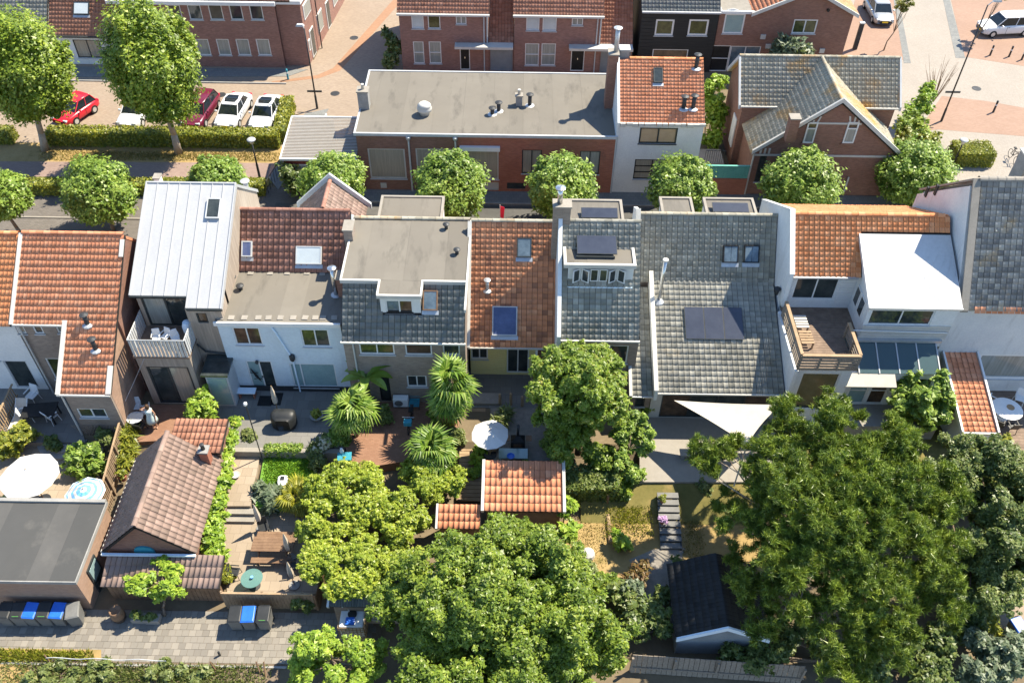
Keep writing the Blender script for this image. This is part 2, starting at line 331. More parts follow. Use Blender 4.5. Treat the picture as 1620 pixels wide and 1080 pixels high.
leafmat('needle', (0.055, 0.098, 0.015), (0.137, 0.202, 0.027), (0.226, 0.307, 0.038), (0.345, 0.416, 0.062), trans=.22)
leafmat('leaf_rust', (0.130, 0.065, 0.029), (0.234, 0.143, 0.050), (0.221, 0.208, 0.057), (0.312, 0.221, 0.086))
leafmat('grass_green', (0.095, 0.198, 0.016), (0.162, 0.306, 0.023), (0.228, 0.396, 0.033), (0.304, 0.468, 0.052), trans=.2)
leafmat('grass_dry', (0.156, 0.150, 0.036), (0.286, 0.237, 0.072), (0.390, 0.300, 0.108), (0.494, 0.375, 0.156), trans=.2)
leafmat('flower', (.45, .25, .55), (.55, .35, .65), (.65, .45, .70), (.7, .5, .75))
leafmat('flower_white', (.55, .52, .40), (.70, .66, .55), (.45, .48, .25), (.75, .70, .62))
leafmat('dead_frond', (.22, .13, .06), (.30, .18, .09), (.36, .22, .11), (.42, .28, .15))
# ground stuff
M('ground', (0.132, 0.102, 0.066), (0.198, 0.156, 0.099), scale=.5, rough=1, bump=.3)
M('street_brick', (0.120, 0.108, 0.096), (0.160, 0.144, 0.128), scale=.35, kind='pave', p=(.21, .10, .008, (0.088, 0.080, 0.072)), bump=.2)
M('asphalt', (.075, .074, .072), (.11, .108, .104), scale=.4, rough=.95, bump=.2)
M('parking_brick', (0.248, 0.192, 0.146), (0.304, 0.242, 0.186), scale=.25, kind='pave', p=(.21, .10, .008, (0.223, 0.180, 0.136)), bump=.15)
M('pink_brick', (0.223, 0.158, 0.133), (0.273, 0.198, 0.167), scale=.3, kind='pave', p=(.21, .10, .008, (0.198, 0.149, 0.124)), bump=.15)
M('plaza_pale', (0.285, 0.254, 0.217), (0.335, 0.298, 0.260), scale=.3, kind='pave', p=(.12, .12, .01, (0.236, 0.211, 0.180)), bump=.2)
M('plaza_red', (0.273, 0.174, 0.127), (0.322, 0.214, 0.161), scale=.3, kind='pave', p=(.21, .07, .008, (0.236, 0.167, 0.124)), bump=.15)
M('gutter_orange', (0.279, 0.155, 0.093), (0.329, 0.192, 0.118), scale=.6, kind='pave', p=(.21, .07, .008, (0.236, 0.149, 0.099)))
M('walk_slab', (0.167, 0.174, 0.171), (0.211, 0.214, 0.205), scale=.5, kind='pave', p=(.3, .3, .01, (0.124, 0.124, 0.121)), bump=.1)
M('slab', (0.186, 0.171, 0.146), (0.248, 0.226, 0.192), scale=1.5, rough=.9, tone=tones((0.167, 0.152, 0.130), (0.211, 0.192, 0.164), (0.186, 0.171, 0.146), (0.242, 0.220, 0.186)), bump=.2)
M('patio_tan', (0.273, 0.220, 0.161), (0.335, 0.273, 0.208), scale=.5, rough=.95, kind='pave', p=(.5, .5, .012, (0.211, 0.167, 0.124)), bump=.15)
M('patio_grey', (0.156, 0.153, 0.140), (0.202, 0.195, 0.179), scale=.5, kind='pave', p=(.6, .6, .012, (0.130, 0.124, 0.114)), bump=.15)
M('patio_brick', (0.223, 0.118, 0.074), (0.273, 0.152, 0.099), scale=.5, kind='pave', p=(.2, .1, .01, (0.186, 0.112, 0.074)), bump=.15)
M('terrace_pale', (0.251, 0.229, 0.199), (0.285, 0.264, 0.233), scale=.4, rough=.85, bump=.1)
M('gravel', (0.198, 0.180, 0.155), (0.285, 0.260, 0.223), scale=4, rough=1, bump=.5, bscale=80)
M('dry_grass', (0.285, 0.200, 0.082), (0.356, 0.256, 0.117), scale=.7, rough=1, bump=.5, bscale=40, stain=(.8, .56, .75, (0.149, 0.124, 0.037)))
M('olive_grass', (0.120, 0.112, 0.034), (0.210, 0.176, 0.060), scale=.8, rough=1, bump=.5, bscale=40, stain=(.9, .55, .75, (0.300, 0.217, 0.090)))
M('lawn', (0.108, 0.234, 0.032), (0.167, 0.323, 0.044), scale=1.2, rough=1, bump=.5, bscale=50)
# ------------------------------------------------------------------ building helpers
def X2(px, py, x):
    d = ray(px, py); return CAM + d*(x/d[0])
PROF = {'pan': ([0, .12, .3, .5, .7, .88, 1], [.030, .040, .014, 0, .008, .022, .030]),
        'roll': ([0, .1, .26, .4, .6, .8, 1], [.022, .048, .046, .012, 0, .004, .022]),
        'flat': ([0, .08, .2, .5, .8, 1], [.004, .022, .006, 0, .003, .004]),
        'rib': ([0, .14, .32, .48, .7, .9, 1], [.03, .07, .07, .03, 0, .006, .03])}
_tm = {}
def tile_arrays(style, tw, tl):
    us, hs = PROF[style]; n = len(us); k = tw/.27
    g = .93; low = [(u*g*tw, -.02, h*k*.62+.044) for u, h in zip(us, hs)]; up = [(u*g*tw, tl*1.06, h*k*.62+.010) for u, h in zip(us, hs)]; lip = [(u*g*tw, -.02, h*k*.62+.028) for u, h in zip(us, hs)]
    V = np.array(low+up+lip); Fq = []
    for i in range(n-1): Fq.append((i, i+1, n+i+1, n+i)); Fq.append((2*n+i, 2*n+i+1, i+1, i))
    return V, np.array(Fq)
def tiles(par, pl, a0, a1, b0, b1, tw, tl, mat, style='pan', keep=None, indiv=0, sd=0):
    nu = max(1, round((a1-a0)/tw)); nv = max(1, round((b1-b0)/tl)); tw = (a1-a0)/nu; tl = (b1-b0)/nv
    V, Fq = tile_arrays(style, tw, tl); r = random.Random(sd+int(abs(pl.P[0])*97))
    cells = [(j, i) for j in range(nv) for i in range(nu) if keep is None or keep(a0+(i+.5)*tw, b0+(j+.5)*tl)]
    B = np.stack([pl.u, pl.v, pl.n], 1)
    ind, rest = cells[:indiv], cells[indiv:]
    if ind:
        key = (style, round(tw, 4), round(tl, 4), mat)
        if key not in _tm:
            _tm[key] = []
            for q in range(6):
                me = npmesh('roof_tile', V, Fq, np.full(len(Fq), q/5)); me.materials.append(MT[mat]); _tm[key].append(me)
        for j, i in ind:
            p = pl.pt(a0+i*tw, b0+j*tl, .004)
            o = bpy.data.objects.new('roof_tile', r.choice(_tm[key])); link(o, par)
            wob = r.uniform(-.006, .006)
            o.matrix_basis = Matrix(((B[0, 0], B[0, 1], B[0, 2], p[0]), (B[1, 0], B[1, 1], B[1, 2], p[1]), (B[2, 0], B[2, 1], B[2, 2], p[2]+wob), (0, 0, 0, 1)))
    if rest:
        n = len(rest); ij = np.array(rest, float)
        off = np.stack([a0+ij[:, 1]*tw, b0+ij[:, 0]*tl, .004+rng.uniform(-.006, .006, n)], 1)
        VV = (V[None]+off[:, None]).reshape(-1, 3)@B.T + pl.P
        FF = (Fq[None]+(np.arange(n)*len(V))[:, None, None]).reshape(-1, 4)
        o = mk('roof_tiling', npmesh('roof_tiling', VV, FF, np.repeat(rng.random(n), len(Fq))), mat, par); o['kind'] = 'stuff'
def slope(par, x0, x1, Y0, z0, Y1, z1, mat, tw=.25, tl=.3, style='pan', keep=None, indiv=0, slab='gap_shade_underlay', cut=None, rname='roof'):
    pl = Pl((x0, Y0, z0), (1, 0, 0), (0, Y1-Y0, z1-z0)); L = math.hypot(Y1-Y0, z1-z0)
    mb = MB()
    if cut is None: mb.pbox(pl, 0, x1-x0, 0, L, -.12, 0)
    else:
        for a0, a1, b0, b1 in cut: mb.pbox(pl, a0, a1, b0, b1, -.12, 0)
    rf = mk(rname, mb, slab, par)
    tiles(rf, pl, .01, x1-x0-.01, .0, L-.02, tw, tl, mat, style, keep, indiv)
    pl.L = L; pl.W = x1-x0; pl.roof = rf
    return pl
def ridge(par, p0, p1, mat, r=.11, step=.36):
    p0 = np.array(p0, float); p1 = np.array(p1, float); n = max(1, round(np.linalg.norm(p1-p0)/step)); d = (p1-p0)/n
    key = ('ridge', round(float(np.linalg.norm(d)), 3), mat, r)
    if key not in _tm:
        L = np.linalg.norm(d); _tm[key] = []
        for q in range(4):
            mb = MB(); m = 6
            for s0, s1, rr0, rr1 in ((-.02, L*.85, r*1.08, r), (L*.85, L, r, r*1.14)):
                vs = [(s, -rr*math.cos(math.pi*i/m), rr*math.sin(math.pi*i/m)) for s, rr in ((s0, rr0), (s1, rr1)) for i in range(m+1)]
                mb.add(vs, [(i, i+1, m+2+i, m+1+i) for i in range(m)], q/3)
            me = mb.mesh('ridge_tile'); me.materials.append(MT[mat]); _tm[key].append(me)
    e = d/np.linalg.norm(d); s = np.cross([0, 0, 1.0], e); s /= np.linalg.norm(s); t = np.cross(e, s)
    for i in range(n):
        o = bpy.data.objects.new('ridge_tile', random.choice(_tm[key])); link(o, par); p = p0+d*i
        o.matrix_basis = Matrix(((e[0], s[0], t[0], p[0]), (e[1], s[1], t[1], p[1]), (e[2], s[2], t[2], p[2]), (0, 0, 0, 1)))
def w(x0, y0, x1, y1, nx=1, nz=1, fr='white_paint', pane='glass', sill=True, fw=.07, name='window', handle=False, split=None):
    return dict(tl=(x0, y0), br=(x1, y1), nx=nx, nz=nz, fr=fr, pane=pane, sill=sill, fw=fw, name=name, handle=handle, split=split)
def wm(x0, x1, z0, z1, **k):
    d = w(0, 0, 0, 0, **k); d['m'] = (x0, x1, z0, z1); return d
def put_window(par, Yw, o, zmin=None):
    if 'm' in o: x0, x1, z0, z1 = o['m']
    else:
        P0 = W(*o['tl'], Yw); P1 = W(*o['br'], Yw); x0, x1, z1, z0 = P0[0], P1[0], P0[2], P1[2]
    if zmin is not None: z0 = max(z0, zmin)
    f = o['fw']; mb = MB(); ya, yb = Yw+.03, Yw+.10
    mb.box(x0, x0+f, ya, yb, z0, z1).box(x1-f, x1, ya, yb, z0, z1).box(x0+f, x1-f, ya, yb, z1-f, z1).box(x0+f, x1-f, ya, yb, z0, z0+f)
    xs = [x0+f+(x1-x0-2*f)*t for t in (o['split'] or [i/o['nx'] for i in range(o['nx']+1)])]; zs = [z0+f+(z1-z0-2*f)*i/o['nz'] for i in range(o['nz']+1)]
    for x in xs[1:-1]: mb.box(x-f*.45, x+f*.45, ya+.005, yb-.005, z0+f, z1-f)
    for z in zs[1:-1]: mb.box(x0+f, x1-f, ya+.008, yb-.008, z-f*.4, z+f*.4)
    wo = mk(o['name'], mb, o['fr'], par)
    for i in range(len(xs)-1):
        for j in range(len(zs)-1):
            pn = o['pane'] if isinstance(o['pane'], str) else o['pane'][i % len(o['pane'])]
            mk('pane', MB().box(xs[i], xs[i+1], Yw+.075, Yw+.09, zs[j], zs[j+1]), pn, wo)
    if o['sill']: mk('sill', MB().box(x0-.05, x1+.05, Yw-.06, Yw+.028, z0-.06, z0-.002), 'grey_paint' if o['sill'] is True else o['sill'], wo)
    if o['handle']: mk('handle', MB().box((x0+x1)/2-.03, (x0+x1)/2+.03, Yw-.01, Yw+.028, z0+1.0, z0+1.15), 'steel', wo)
    return x0, x1, z0, z1
def facade(par, Yw, x0, x1, z0, z1, mat, wins=(), depth=.13, gable=None, name='wall', mb=None):
    ops = [put_window(par, Yw, o, z0+.01) for o in wins]
    mb = mb or MB()
    X = sorted({x0, x1, *[min(max(v, x0), x1) for o in ops for v in o[:2]]}); Z = sorted({z0, z1, *[min(max(v, z0), z1) for o in ops for v in o[2:]]})
    for i in range(len(X)-1):
        for j in range(len(Z)-1):
            cx, cz = (X[i]+X[i+1])/2, (Z[j]+Z[j+1])/2
            if any(o[0] < cx < o[1] and o[2] < cz < o[3] for o in ops): continue
            mb.quad((X[i], Yw, Z[j]), (X[i+1], Yw, Z[j]), (X[i+1], Yw, Z[j+1]), (X[i], Yw, Z[j+1]))
    for a, b, c, d in ops:
        y = Yw+depth
        mb.quad((a, Yw, c), (a, y, c), (a, y, d), (a, Yw, d)); mb.quad((b, Yw, c), (b, Yw, d), (b, y, d), (b, y, c))
        mb.quad((a, Yw, d), (a, y, d), (b, y, d), (b, Yw, d)); mb.quad((a, Yw, c), (b, Yw, c), (b, y, c), (a, y, c))
    y = Yw+depth+.001
    mb.quad((x0, Yw, z0), (x0, Yw, z1), (x0, y, z1), (x0, y, z0)); mb.quad((x1, Yw, z0), (x1, y, z0), (x1, y, z1), (x1, Yw, z1)); mb.quad((x0, Yw, z1), (x1, Yw, z1), (x1, y, z1), (x0, y, z1))
    if gable: mb.prism([(gx, Yw, gz) for gx, gz in gable], (0, depth, 0))
    return mk(name, mb, mat, par)
def body(par, x0, x1, prof, mat, name='wall'):
    """house volume: outline in (Y, z) drawn out along x"""
    return mk(name, MB().prism([(x0, y, z) for y, z in prof], (x1-x0, 0, 0)), mat, par)
def skylight(par, pl, x0, y0, x1, y1, fr='dark_frame', pane='glass_sky', nx=1, flash='zinc', h=.2):
    a0, b1 = pl.hit(x0, y0, h); a1, b0 = pl.hit(x1, y1, h); f = .06
    mb = MB(); mb.pbox(pl, a0, a0+f, b0, b1, 0, h).pbox(pl, a1-f, a1, b0, b1, 0, h).pbox(pl, a0+f, a1-f, b0, b0+f, 0, h).pbox(pl, a0+f, a1-f, b1-f, b1, 0, h)
    s = mk('skylight', mb, fr, par)
    for i in range(nx):
        d = (a1-a0-2*f)/nx; mk('pane', MB().pbox(pl, a0+f+i*d+(.02 if i else 0), a0+f+(i+1)*d, b0+f, b1-f, .02, h-.02), pane, s)
    if flash: mk('flashing', MB().pbox(pl, a0-.05, a1+.05, b0-.22, b0-.01, .03, .075), flash, s)
    return s
def solar(par, pl, x0, y0, x1, y1, n=1, h=.16):
    a0, b1 = pl.hit(x0, y0, h); a1, b0 = pl.hit(x1, y1, h); d = (a1-a0)/n
    for i in range(n):
        A, Bq = a0+i*d+.008, a0+(i+1)*d-.008
        f = mk('solar_panel', MB().pbox(pl, A, Bq, b0, b1, h-.05, h), 'dark_frame', par)
        mk('cell_face', MB().pbox(pl, A+.02, Bq-.02, b0+.02, b1-.02, h, h+.006), 'solar', f)
def vent(par, p, h=.45, r=.07, mat='dark_metal', cap=True, name='vent_pipe', flash=True):
    r *= 1.35; h *= 1.15
    mb = MB().tube(p, (p[0], p[1], p[2]+h), r, r, 10)
    v = mk(name, mb, mat, par, True)
    if cap: mk('cap', MB().lathe((p[0], p[1], p[2]+h-.02), [(r*1.0, 0), (r*1.9, .02), (r*1.9, .06), (r*.6, .12)], 12), mat, v)
    if flash: mk('flashing', MB().lathe((p[0], p[1], p[2]-.04), [(r*2.6, 0), (r*2.4, .05), (r*1.1, .1)], 10), 'zinc', v)
    return v
def chimney(par, x0, x1, y0, y1, z0, z1, mat='brick_brown', pots=1, cap='concrete', potmat='brick_red'):
    c = mk('chimney', MB().box(x0, x1, y0, y1, z0, z1), mat, par)
    mk('chimney_cap', MB().box(x0-.05, x1+.05, y0-.05, y1+.05, z1, z1+.08), cap, c)
    for i in range(pots):
        x = x0+(x1-x0)*(i+.5)/pots
        mk('pot', MB().lathe((x, (y0+y1)/2, z1+.08), [(.10, 0), (.08, .3), (.11, .32), (.11, .36), (.05, .36)], 12), potmat, c, True)
    return c
def gutter(par, x0, x1, Y, z, mat='zinc', r=.07):
    mk('gutter', MB().box(x0, x1, Y-r*1.6, Y, z-r, z+.02), mat, par)
def pipe(par, pts, r=.045, mat='grey_paint', name='downpipe'): mk(name, MB().path(pts, r, 8), mat, par)
def coping(par, pts, wd, h, mat='off_white', name='coping'):
    """strip that follows a line of points, lying on it"""
    mb = MB()
    for p, q in zip(pts[:-1], pts[1:]):
        p = np.array(p, float); q = np.array(q, float); d = q-p; s = np.cross(d, [0, 0, 1.0]); s = s/np.linalg.norm(s)*wd/2; up = np.array([0, 0, h])
        mb.hexa([p-s, p+s, q+s, q-s, p-s+up, p+s+up, q+s+up, q-s+up])
    return mk(name, mb, mat, par)
def felt(par, x0, x1, y0, y1, z, mat='felt'):
    """strips of roofing felt, each lapped a little over the next"""
    n = max(2, round((x1-x0)/1.0)); d = (x1-x0)/n
    for i in range(n):
        lo = .003+.006*(i % 2)
        mk('felt_strip', MB().hexa([(x0+i*d-.05, y0, z), (x0+(i+1)*d, y0, z), (x0+(i+1)*d+random.uniform(-.02, .02), y1, z), (x0+i*d-.05+random.uniform(-.02, .02), y1, z), (x0+i*d-.05, y0, z+lo+.004), (x0+(i+1)*d, y0, z+lo), (x0+(i+1)*d, y1, z+lo), (x0+i*d-.05, y1, z+lo+.004)], random.random()), mat, par)
def flat_roof(par, x0, x1, y0, y1, z, mat='bitumen', edge='grey_paint', ew=.12, eh=.08, th=.12, name='roof'):
    r = mk(name, MB().box(x0, x1, y0, y1, z-th, z), mat, par)
    if mat.startswith('bitumen') and x1-x0 > 3: felt(r, x0+.03, x1-.03, y0+.03, y1-.03, z, 'felt_dark' if mat == 'bitumen_dark' else 'felt')
    if edge:
        mb = MB().box(x0-.02, x1+.02, y0-.03, y0+ew, z-.14, z+eh).box(x0-.02, x1+.02, y1-ew, y1+.02, z-.14, z+eh).box(x0-.02, x0+ew, y0+ew, y1-ew, z-.14, z+eh).box(x1-ew, x1+.02, y0+ew, y1-ew, z-.14, z+eh)
        mk('roof_edge', mb, edge, r)
    return r
def sheet(name, pts, z, mat, th=.02):
    """ground surface from pixel corners at height z"""
    q = [G(a, b, z) for a, b in pts]; return struct(name, MB().prism([(p[0], p[1], z-th) for p in q], (0, 0, th)), mat)
def wsheet(name, pts, z, mat, th=.02):
    return struct(name, MB().prism([(x, y, z-th) for x, y in pts], (0, 0, th)), mat)

# ------------------------------------------------------------------ ground: street level 0, back gardens step down to ZL
ZL = -0.9
def zg(y): return float(np.interp(y, [24.4, 28.0, 28.6], [ZL-.03, -.5, -.03]))
mb = MB(); ys = [-900, -40, 0, 12, 20, 24.4, 26, 28.0, 28.6, 40, 60, 100, 1500]
for a, b in zip(ys[:-1], ys[1:]): mb.quad((-1500, a, zg(a)), (1500, a, zg(a)), (1500, b, zg(b)), (-1500, b, zg(b)))
struct('ground', mb, 'ground')
wsheet('street', [(-70, 42.2), (60, 42.2), (60, 50.3), (-70, 50.3)], 0.0, 'street_brick')
wsheet('far_sidewalk', [(-10.4, 48.9), (27, 48.9), (27, 50.3), (-10.4, 50.3)], .05, 'walk_slab', .05)
struct('kerb', MB().box(-10.4, 27, 48.78, 48.89, 0, .075), 'concrete_grey')
wsheet('near_sidewalk', [(-70, 42.15), (27, 42.15), (27, 44.2), (-70, 44.2)], .06, 'pink_brick', .05)
wsheet('road_lane', [(-16, 44.6), (40, 44.6), (40, 48.6), (-16, 48.6)], .006, 'asphalt', .01)
wsheet('parking_lot', [(-80, 54.6), (-11.6, 54.6), (-11.6, 64.2), (-12.5, 68), (-80, 68)], .004, 'parking_brick')
wsheet('side_street', [(-17.5, 64.2), (-8.5, 58), (-8.5, 68), (-10.0, 84), (-16, 84), (-16.7, 66.6)], .008, 'parking_brick')
sheet('gutter_strip', [(622, 0), (637, 0), (538, 112), (505, 124), (430, 132), (430, 129), (502, 119), (527, 108)], .012, 'gutter_orange', .01)
sheet('front_walk', [(-60, 103), (487, 110), (455, 121), (-60, 122)], .03, 'walk_slab', .03)
sheet('dry_grass_strip', [(-60, 224), (460, 232), (447, 262), (-60, 262)], .010, 'dry_grass')
sheet('path', [(-60, 255), (447, 258), (425, 281), (-60, 279)], .016, 'pink_brick')
sheet('verge', [(-60, 279), (440, 281), (420, 297), (-60, 296)], .012, 'olive_grass')
sheet('entrance_path', [(482, 180), (520, 172), (470, 262), (440, 300), (425, 281), (455, 240)], .022, 'walk_slab')
wsheet('backyard_pavement', [(-8.6, 58), (14, 58), (14, 66.6), (-8.6, 66.6)], .006, 'parking_brick')
for px, py, k in ((530, 148, 0), (1545, 140, 0), (560, 60, 0), (350, 150, 0)):
    q = G(px, py, .02); struct('manhole_cover', MB().lathe((q[0], q[1], .009), [(.36, 0), (.36, .012), (.30, .015)], 20), 'dark_metal')
struct('walk_kerb', MB().box(-45, -18.2, 64.05, 64.17, 0, .09), 'concrete_grey'); struct('street_kerb', MB().box(-45, -18, 46.55, 46.67, 0, .07), 'concrete')
# plaza, top right
wsheet('plaza', [(25, 50.3), (70, 50.3), (70, 100), (22, 100), (22, 60)], .004, 'plaza_pale')
sheet('plaza_walk', [(1452, 208), (1490, 152), (1560, 160), (1700, 185), (1700, 222), (1485, 205)], .010, 'plaza_red')
sheet('plaza_bays', [(1500, -20), (1525, 90), (1640, 108), (1720, 118), (1720, -60)], .010, 'plaza_red')
sheet('plaza_drain', [(1490, -10), (1500, -10), (1527, 92), (1512, 92)], .016, 'walk_slab', .01)
sheet('plaza_car_bay', [(1355, -10), (1412, -10), (1434, 95), (1330, 95)], .010, 'plaza_red')
sheet('plaza_gutter', [(1412, -10), (1420, -10), (1441, 100), (1430, 100)], .016, 'walk_slab', .01)
wsheet('corner_walk', [(24.5, 44), (45, 44), (45, 50.5), (26, 50.5)], .012, 'parking_brick')

# ------------------------------------------------------------------ main terrace, left to right
# orange-roofed house at the left edge
t = thing('terrace_house', 'white house with bright orange tile roof at the left edge of the photo', 'house', (-28, 33, 0), 'terrace houses along the gardens')
body(t, -31.5, -24.9, [(31.9, 0), (31.9, 5.0), (35.2, 7.55), (38.6, 4.1), (38.6, 0)], 'plaster_white')
p = slope(t, -31.5, -24.86, 31.35, 5.15, 35.2, 7.85, 'orange_tile', .2, .32, 'pan')
ridge(t, (-31.5, 35.2, 7.93), (-24.9, 35.2, 7.93), 'orange_tile')
facade(t, 31.75, -31.5, -24.95, 0, 5.0, 'plaster_white', [w(-60, 540, 0, 570, 2), wm(-26.6, -25.4, .1, 2.2, fr='grey_paint', sill=False, name='door')])
mk('front_roof', MB().prism([(-31.5, 35.25, 7.75), (-31.5, 38.7, 4.2), (-31.5, 38.7, 4.0), (-31.5, 35.25, 7.6)], (6.64, 0, 0)), 'orange_tile', t)

# terracotta house with long back wing
t = thing('terrace_house', 'brown brick house with salmon terracotta roof running down over a long back wing', 'house', (-22, 33, 0), 'terrace houses along the gardens')
TN = math.tan(math.radians(35))
zr = lambda y: 3.3+(y-28.6)*TN
body(t, -24.72, -19.62, [(31.75, 0), (31.75, zr(31.75)-.2), (35.15, zr(35.15)-.2), (38.1, 4.6), (38.1, 0)], 'brick_brown')
body(t, -22.02, -19.75, [(28.9, -.3), (28.9, zr(28.9)-.2), (31.8, zr(31.8)-.2), (31.8, -.3)], 'brick_tan')
Lc = math.hypot(1, TN)
keepf = lambda a, b: (a > 2.6) or (b > 2.85*Lc)
p = slope(t, -24.75, -19.58, 28.6, 3.3, 35.2, zr(35.2), 'terracotta', .2, .33, 'pan', keep=keepf, indiv=300, cut=[(0, 5.17, 2.85*Lc, 6.6*Lc), (2.6, 5.17, 0, 2.85*Lc)])
mk('verge_board', MB().pbox(p, 2.5, 2.72, -.05, 2.85*Lc+.15, -.02, .10), 'off_white', t)
mk('verge_board', MB().pbox(p, -.12, .06, 2.85*Lc-.1, 6.6*Lc, -.14, .11), 'off_white', t)
mk('verge_board', MB().pbox(p, 4.95, 5.2, 0, 1.4, .05, .11), 'off_white', t); mk('verge_board', MB().pbox(p, 5.0, 5.2, 6.9, 7.8, .05, .11), 'off_white', t)
ridge(t, (-24.7, 35.2, zr(35.2)+.06), (-19.6, 35.2, zr(35.2)+.06), 'terracotta')
mk('front_roof', MB().prism([(-24.75, 35.25, zr(35.2)-.1), (-24.75, 38.2, 4.7), (-24.75, 38.2, 4.5), (-24.75, 35.25, zr(35.2)-.3)], (5.15, 0, 0)), 'terracotta', t)
facade(t, 31.6, -24.72, -22.05, 0, zr(31.45)-.12, 'brick_grey', [w(21, 512, 43, 528, fr='white_paint', pane='curtain_tan'), w(48, 512, 71, 528), w(85, 512, 103, 527, pane='curtain'), wm(-24.2, -22.5, 1.0, 2.6, nx=2, pane='glass_green')])
facade(t, 28.75, -22.02, -19.75, -.3, 3.12, 'brick_grey', [w(120, 646, 172, 661, 2, fr='white_paint', pane=['glass_green', 'glass'])])
gutter(t, -24.75, -22.1, 31.4, zr(31.42), 'off_white'); gutter(t, -22.2, -19.6, 28.58, 3.3, 'off_white')
pipe(t, [(-24.6, 31.5, 5.1), (-24.6, 31.5, 0)], .05, 'off_white'); pipe(t, [(-22.1, 28.68, 3.2), (-22.1, 28.68, -.3)], .05, 'off_white')
for a, b in ((139, 513), (152, 553)):
    u, v = p.hit(a, b); vent(t, p.pt(u, v), .62 if a > 145 else .55, .085)
mb = MB()
for i in range(14):
    for s in (-1, 1): x = -21.9+i*.15; mb.hexa([(x, 28.70-.02*(s+1), -.3), (x+.03, 28.70-.02*(s+1), -.3), (x+.03, 28.72-.02*(s+1), -.3), (x, 28.72-.02*(s+1), -.3)]+[(x+s*.55+d, 28.70-.02*(s+1)+e, .75) for d, e in ((0, 0), (.03, 0), (.03, .02), (0, .02))])
mk('trellis', mb, 'wood_grey', t)
mk('tie_wire', MB().path([(-19.70, 29.6, 1.6), (-19.2, 30.4, 2.4), (-18.5, 30.8, 3.6)], .012, 5), 'grey_paint', t)

# metal roofed house
t = thing('terrace_house', 'modern house clad in grey timber with white standing-seam metal roof and balcony', 'house', (-16, 35, 0), 'terrace houses along the gardens')
pm = Pl((-19.05, 32.1, 5.85), (1, 0, 0), (0, 1, .51)); Lm = 6.1*math.hypot(1, .51); WM = 4.55; XR = -14.5
bl = pm.hit(250, 468)[1]; asx = pm.hit(292, 478)[0]; XS = -19.05+asx
body(t, -19.0, XR-.02, [(33.15, 0), (33.15, 6.15), (38.2, 8.8), (41.2, 6.3), (41.2, 0)], 'larch')
body(t, XS, XR-.02, [(32.3, 0), (32.3, 5.75), (33.4, 6.3), (33.4, 0)], 'larch')
body(t, -19.0, -16.25, [(31.0, 0), (31.0, 3.6), (33.3, 3.6), (33.3, 0)], 'larch')
n = 8; wdt = WM/n
for i in range(n):
    a0, a1 = i*wdt, (i+1)*wdt; b0 = bl if a1 <= asx+.2 else 0
    pn = mk('roof_panel', MB().pbox(pm, a0, a1-.004, b0, Lm, -.1, 0), 'white_metal', t)
    mk('seam', MB().pbox(pm, a0-.015, a0+.015, b0, Lm, .0, .05), 'white_metal', pn)
mk('roof_edge', MB().pbox(pm, -.06, 0, bl, Lm, -.2, .06).pbox(pm, WM, WM+.07, -.02, Lm, -.2, .06).pbox(pm, -.06, WM+.07, Lm, Lm+.08, -.2, .06), 'white_metal', t)
mk('eave_trim', MB().pbox(pm, -.06, asx+.1, bl-.08, bl, -.2, .03).pbox(pm, asx+.1, WM+.07, -.08, 0, -.2, .03), 'dark_frame', t)
mk('front_roof', MB().prism([(-19.1, 38.25, 8.95), (-19.1, 41.3, 6.4), (-19.1, 41.3, 6.2), (-19.1, 38.25, 8.75)], (WM+.1, 0, 0)), 'white_metal', t)
skylight(t, pm, 328, 313, 346, 345, 'grey_paint', 'glass', flash=None, h=.16)
vent(t, (-14.75, 40.4, 7.0), .5, .1, 'white_metal', flash=False); chimney(t, -19.35, -19.05, 39.6, 40.0, 6.4, 8.2, 'white_paint', 0)
facade(t, 30.85, -19.0, -16.25, 0, 3.62, 'larch', [wm(-18.65, -16.5, .05, 2.9, nx=2, fr='dark_frame', pane=['glass', 'curtain_tan'], sill=False, name='sliding_door', fw=.1)], name='garden_wall')
facade(t, 33.0, -19.0, XS, 3.62, 6.2, 'larch', [wm(-18.8, XS-.15, 3.7, 5.95, nx=2, fr='dark_frame', pane=['curtain', 'glass'], sill=False, name='sliding_door', fw=.1)], name='upper_wall')
facade(t, 32.15, XS, XR-.02, 0, 5.75, 'larch', [w(309, 495, 331, 511, fr='dark_frame', pane='glass_brown', sill=False)], name='upper_wall')
bal = mk('balcony', MB().box(-19.05, -16.2, 30.75, 33.0, 3.6, 3.7), 'wood_deck', t)
mk('handrail', MB().tube((-19.02, 32.95, 4.86), (-19.02, 30.8, 4.86), .03).tube((-19.02, 30.8, 4.86), (-16.2, 30.8, 4.86), .035).tube((-16.22, 30.8, 4.86), (-16.22, 32.1, 4.86), .03), 'rail_metal', bal)
for i in range(15):
    x = -19.0+i*.187; mk('baluster', MB().box(x, x+.13, 30.79, 30.82, 3.62, 4.8), 'off_white', bal)
for i in range(10):
    y = 30.9+i*.21; mk('baluster', MB().box(-19.04, -19.01, y, y+.14, 3.72, 4.8), 'grey_paint', bal)
for i in range(6):
    y = 30.9+i*.2; mk('baluster', MB().box(-16.23, -16.2, y, y+.14, 3.72, 4.8), 'grey_paint', bal)
pc = mk('porch', MB().box(-15.75, -14.6, 30.75, 32.1, 0, 2.42), 'grey_paint', t)
mk('porch_roof', MB().box(-15.9, -14.52, 30.6, 32.12, 2.42, 2.54), 'glass', pc)
mk('porch_pane', MB().box(-15.65, -14.7, 30.72, 30.745, .15, 2.2), 'pale_screen', pc)
pipe(t, [(-16.15, 31.9, 3.5), (-15.9, 32.05, 2.8), (-14.6, 32.05, 2.6)], .05, 'dark_frame')

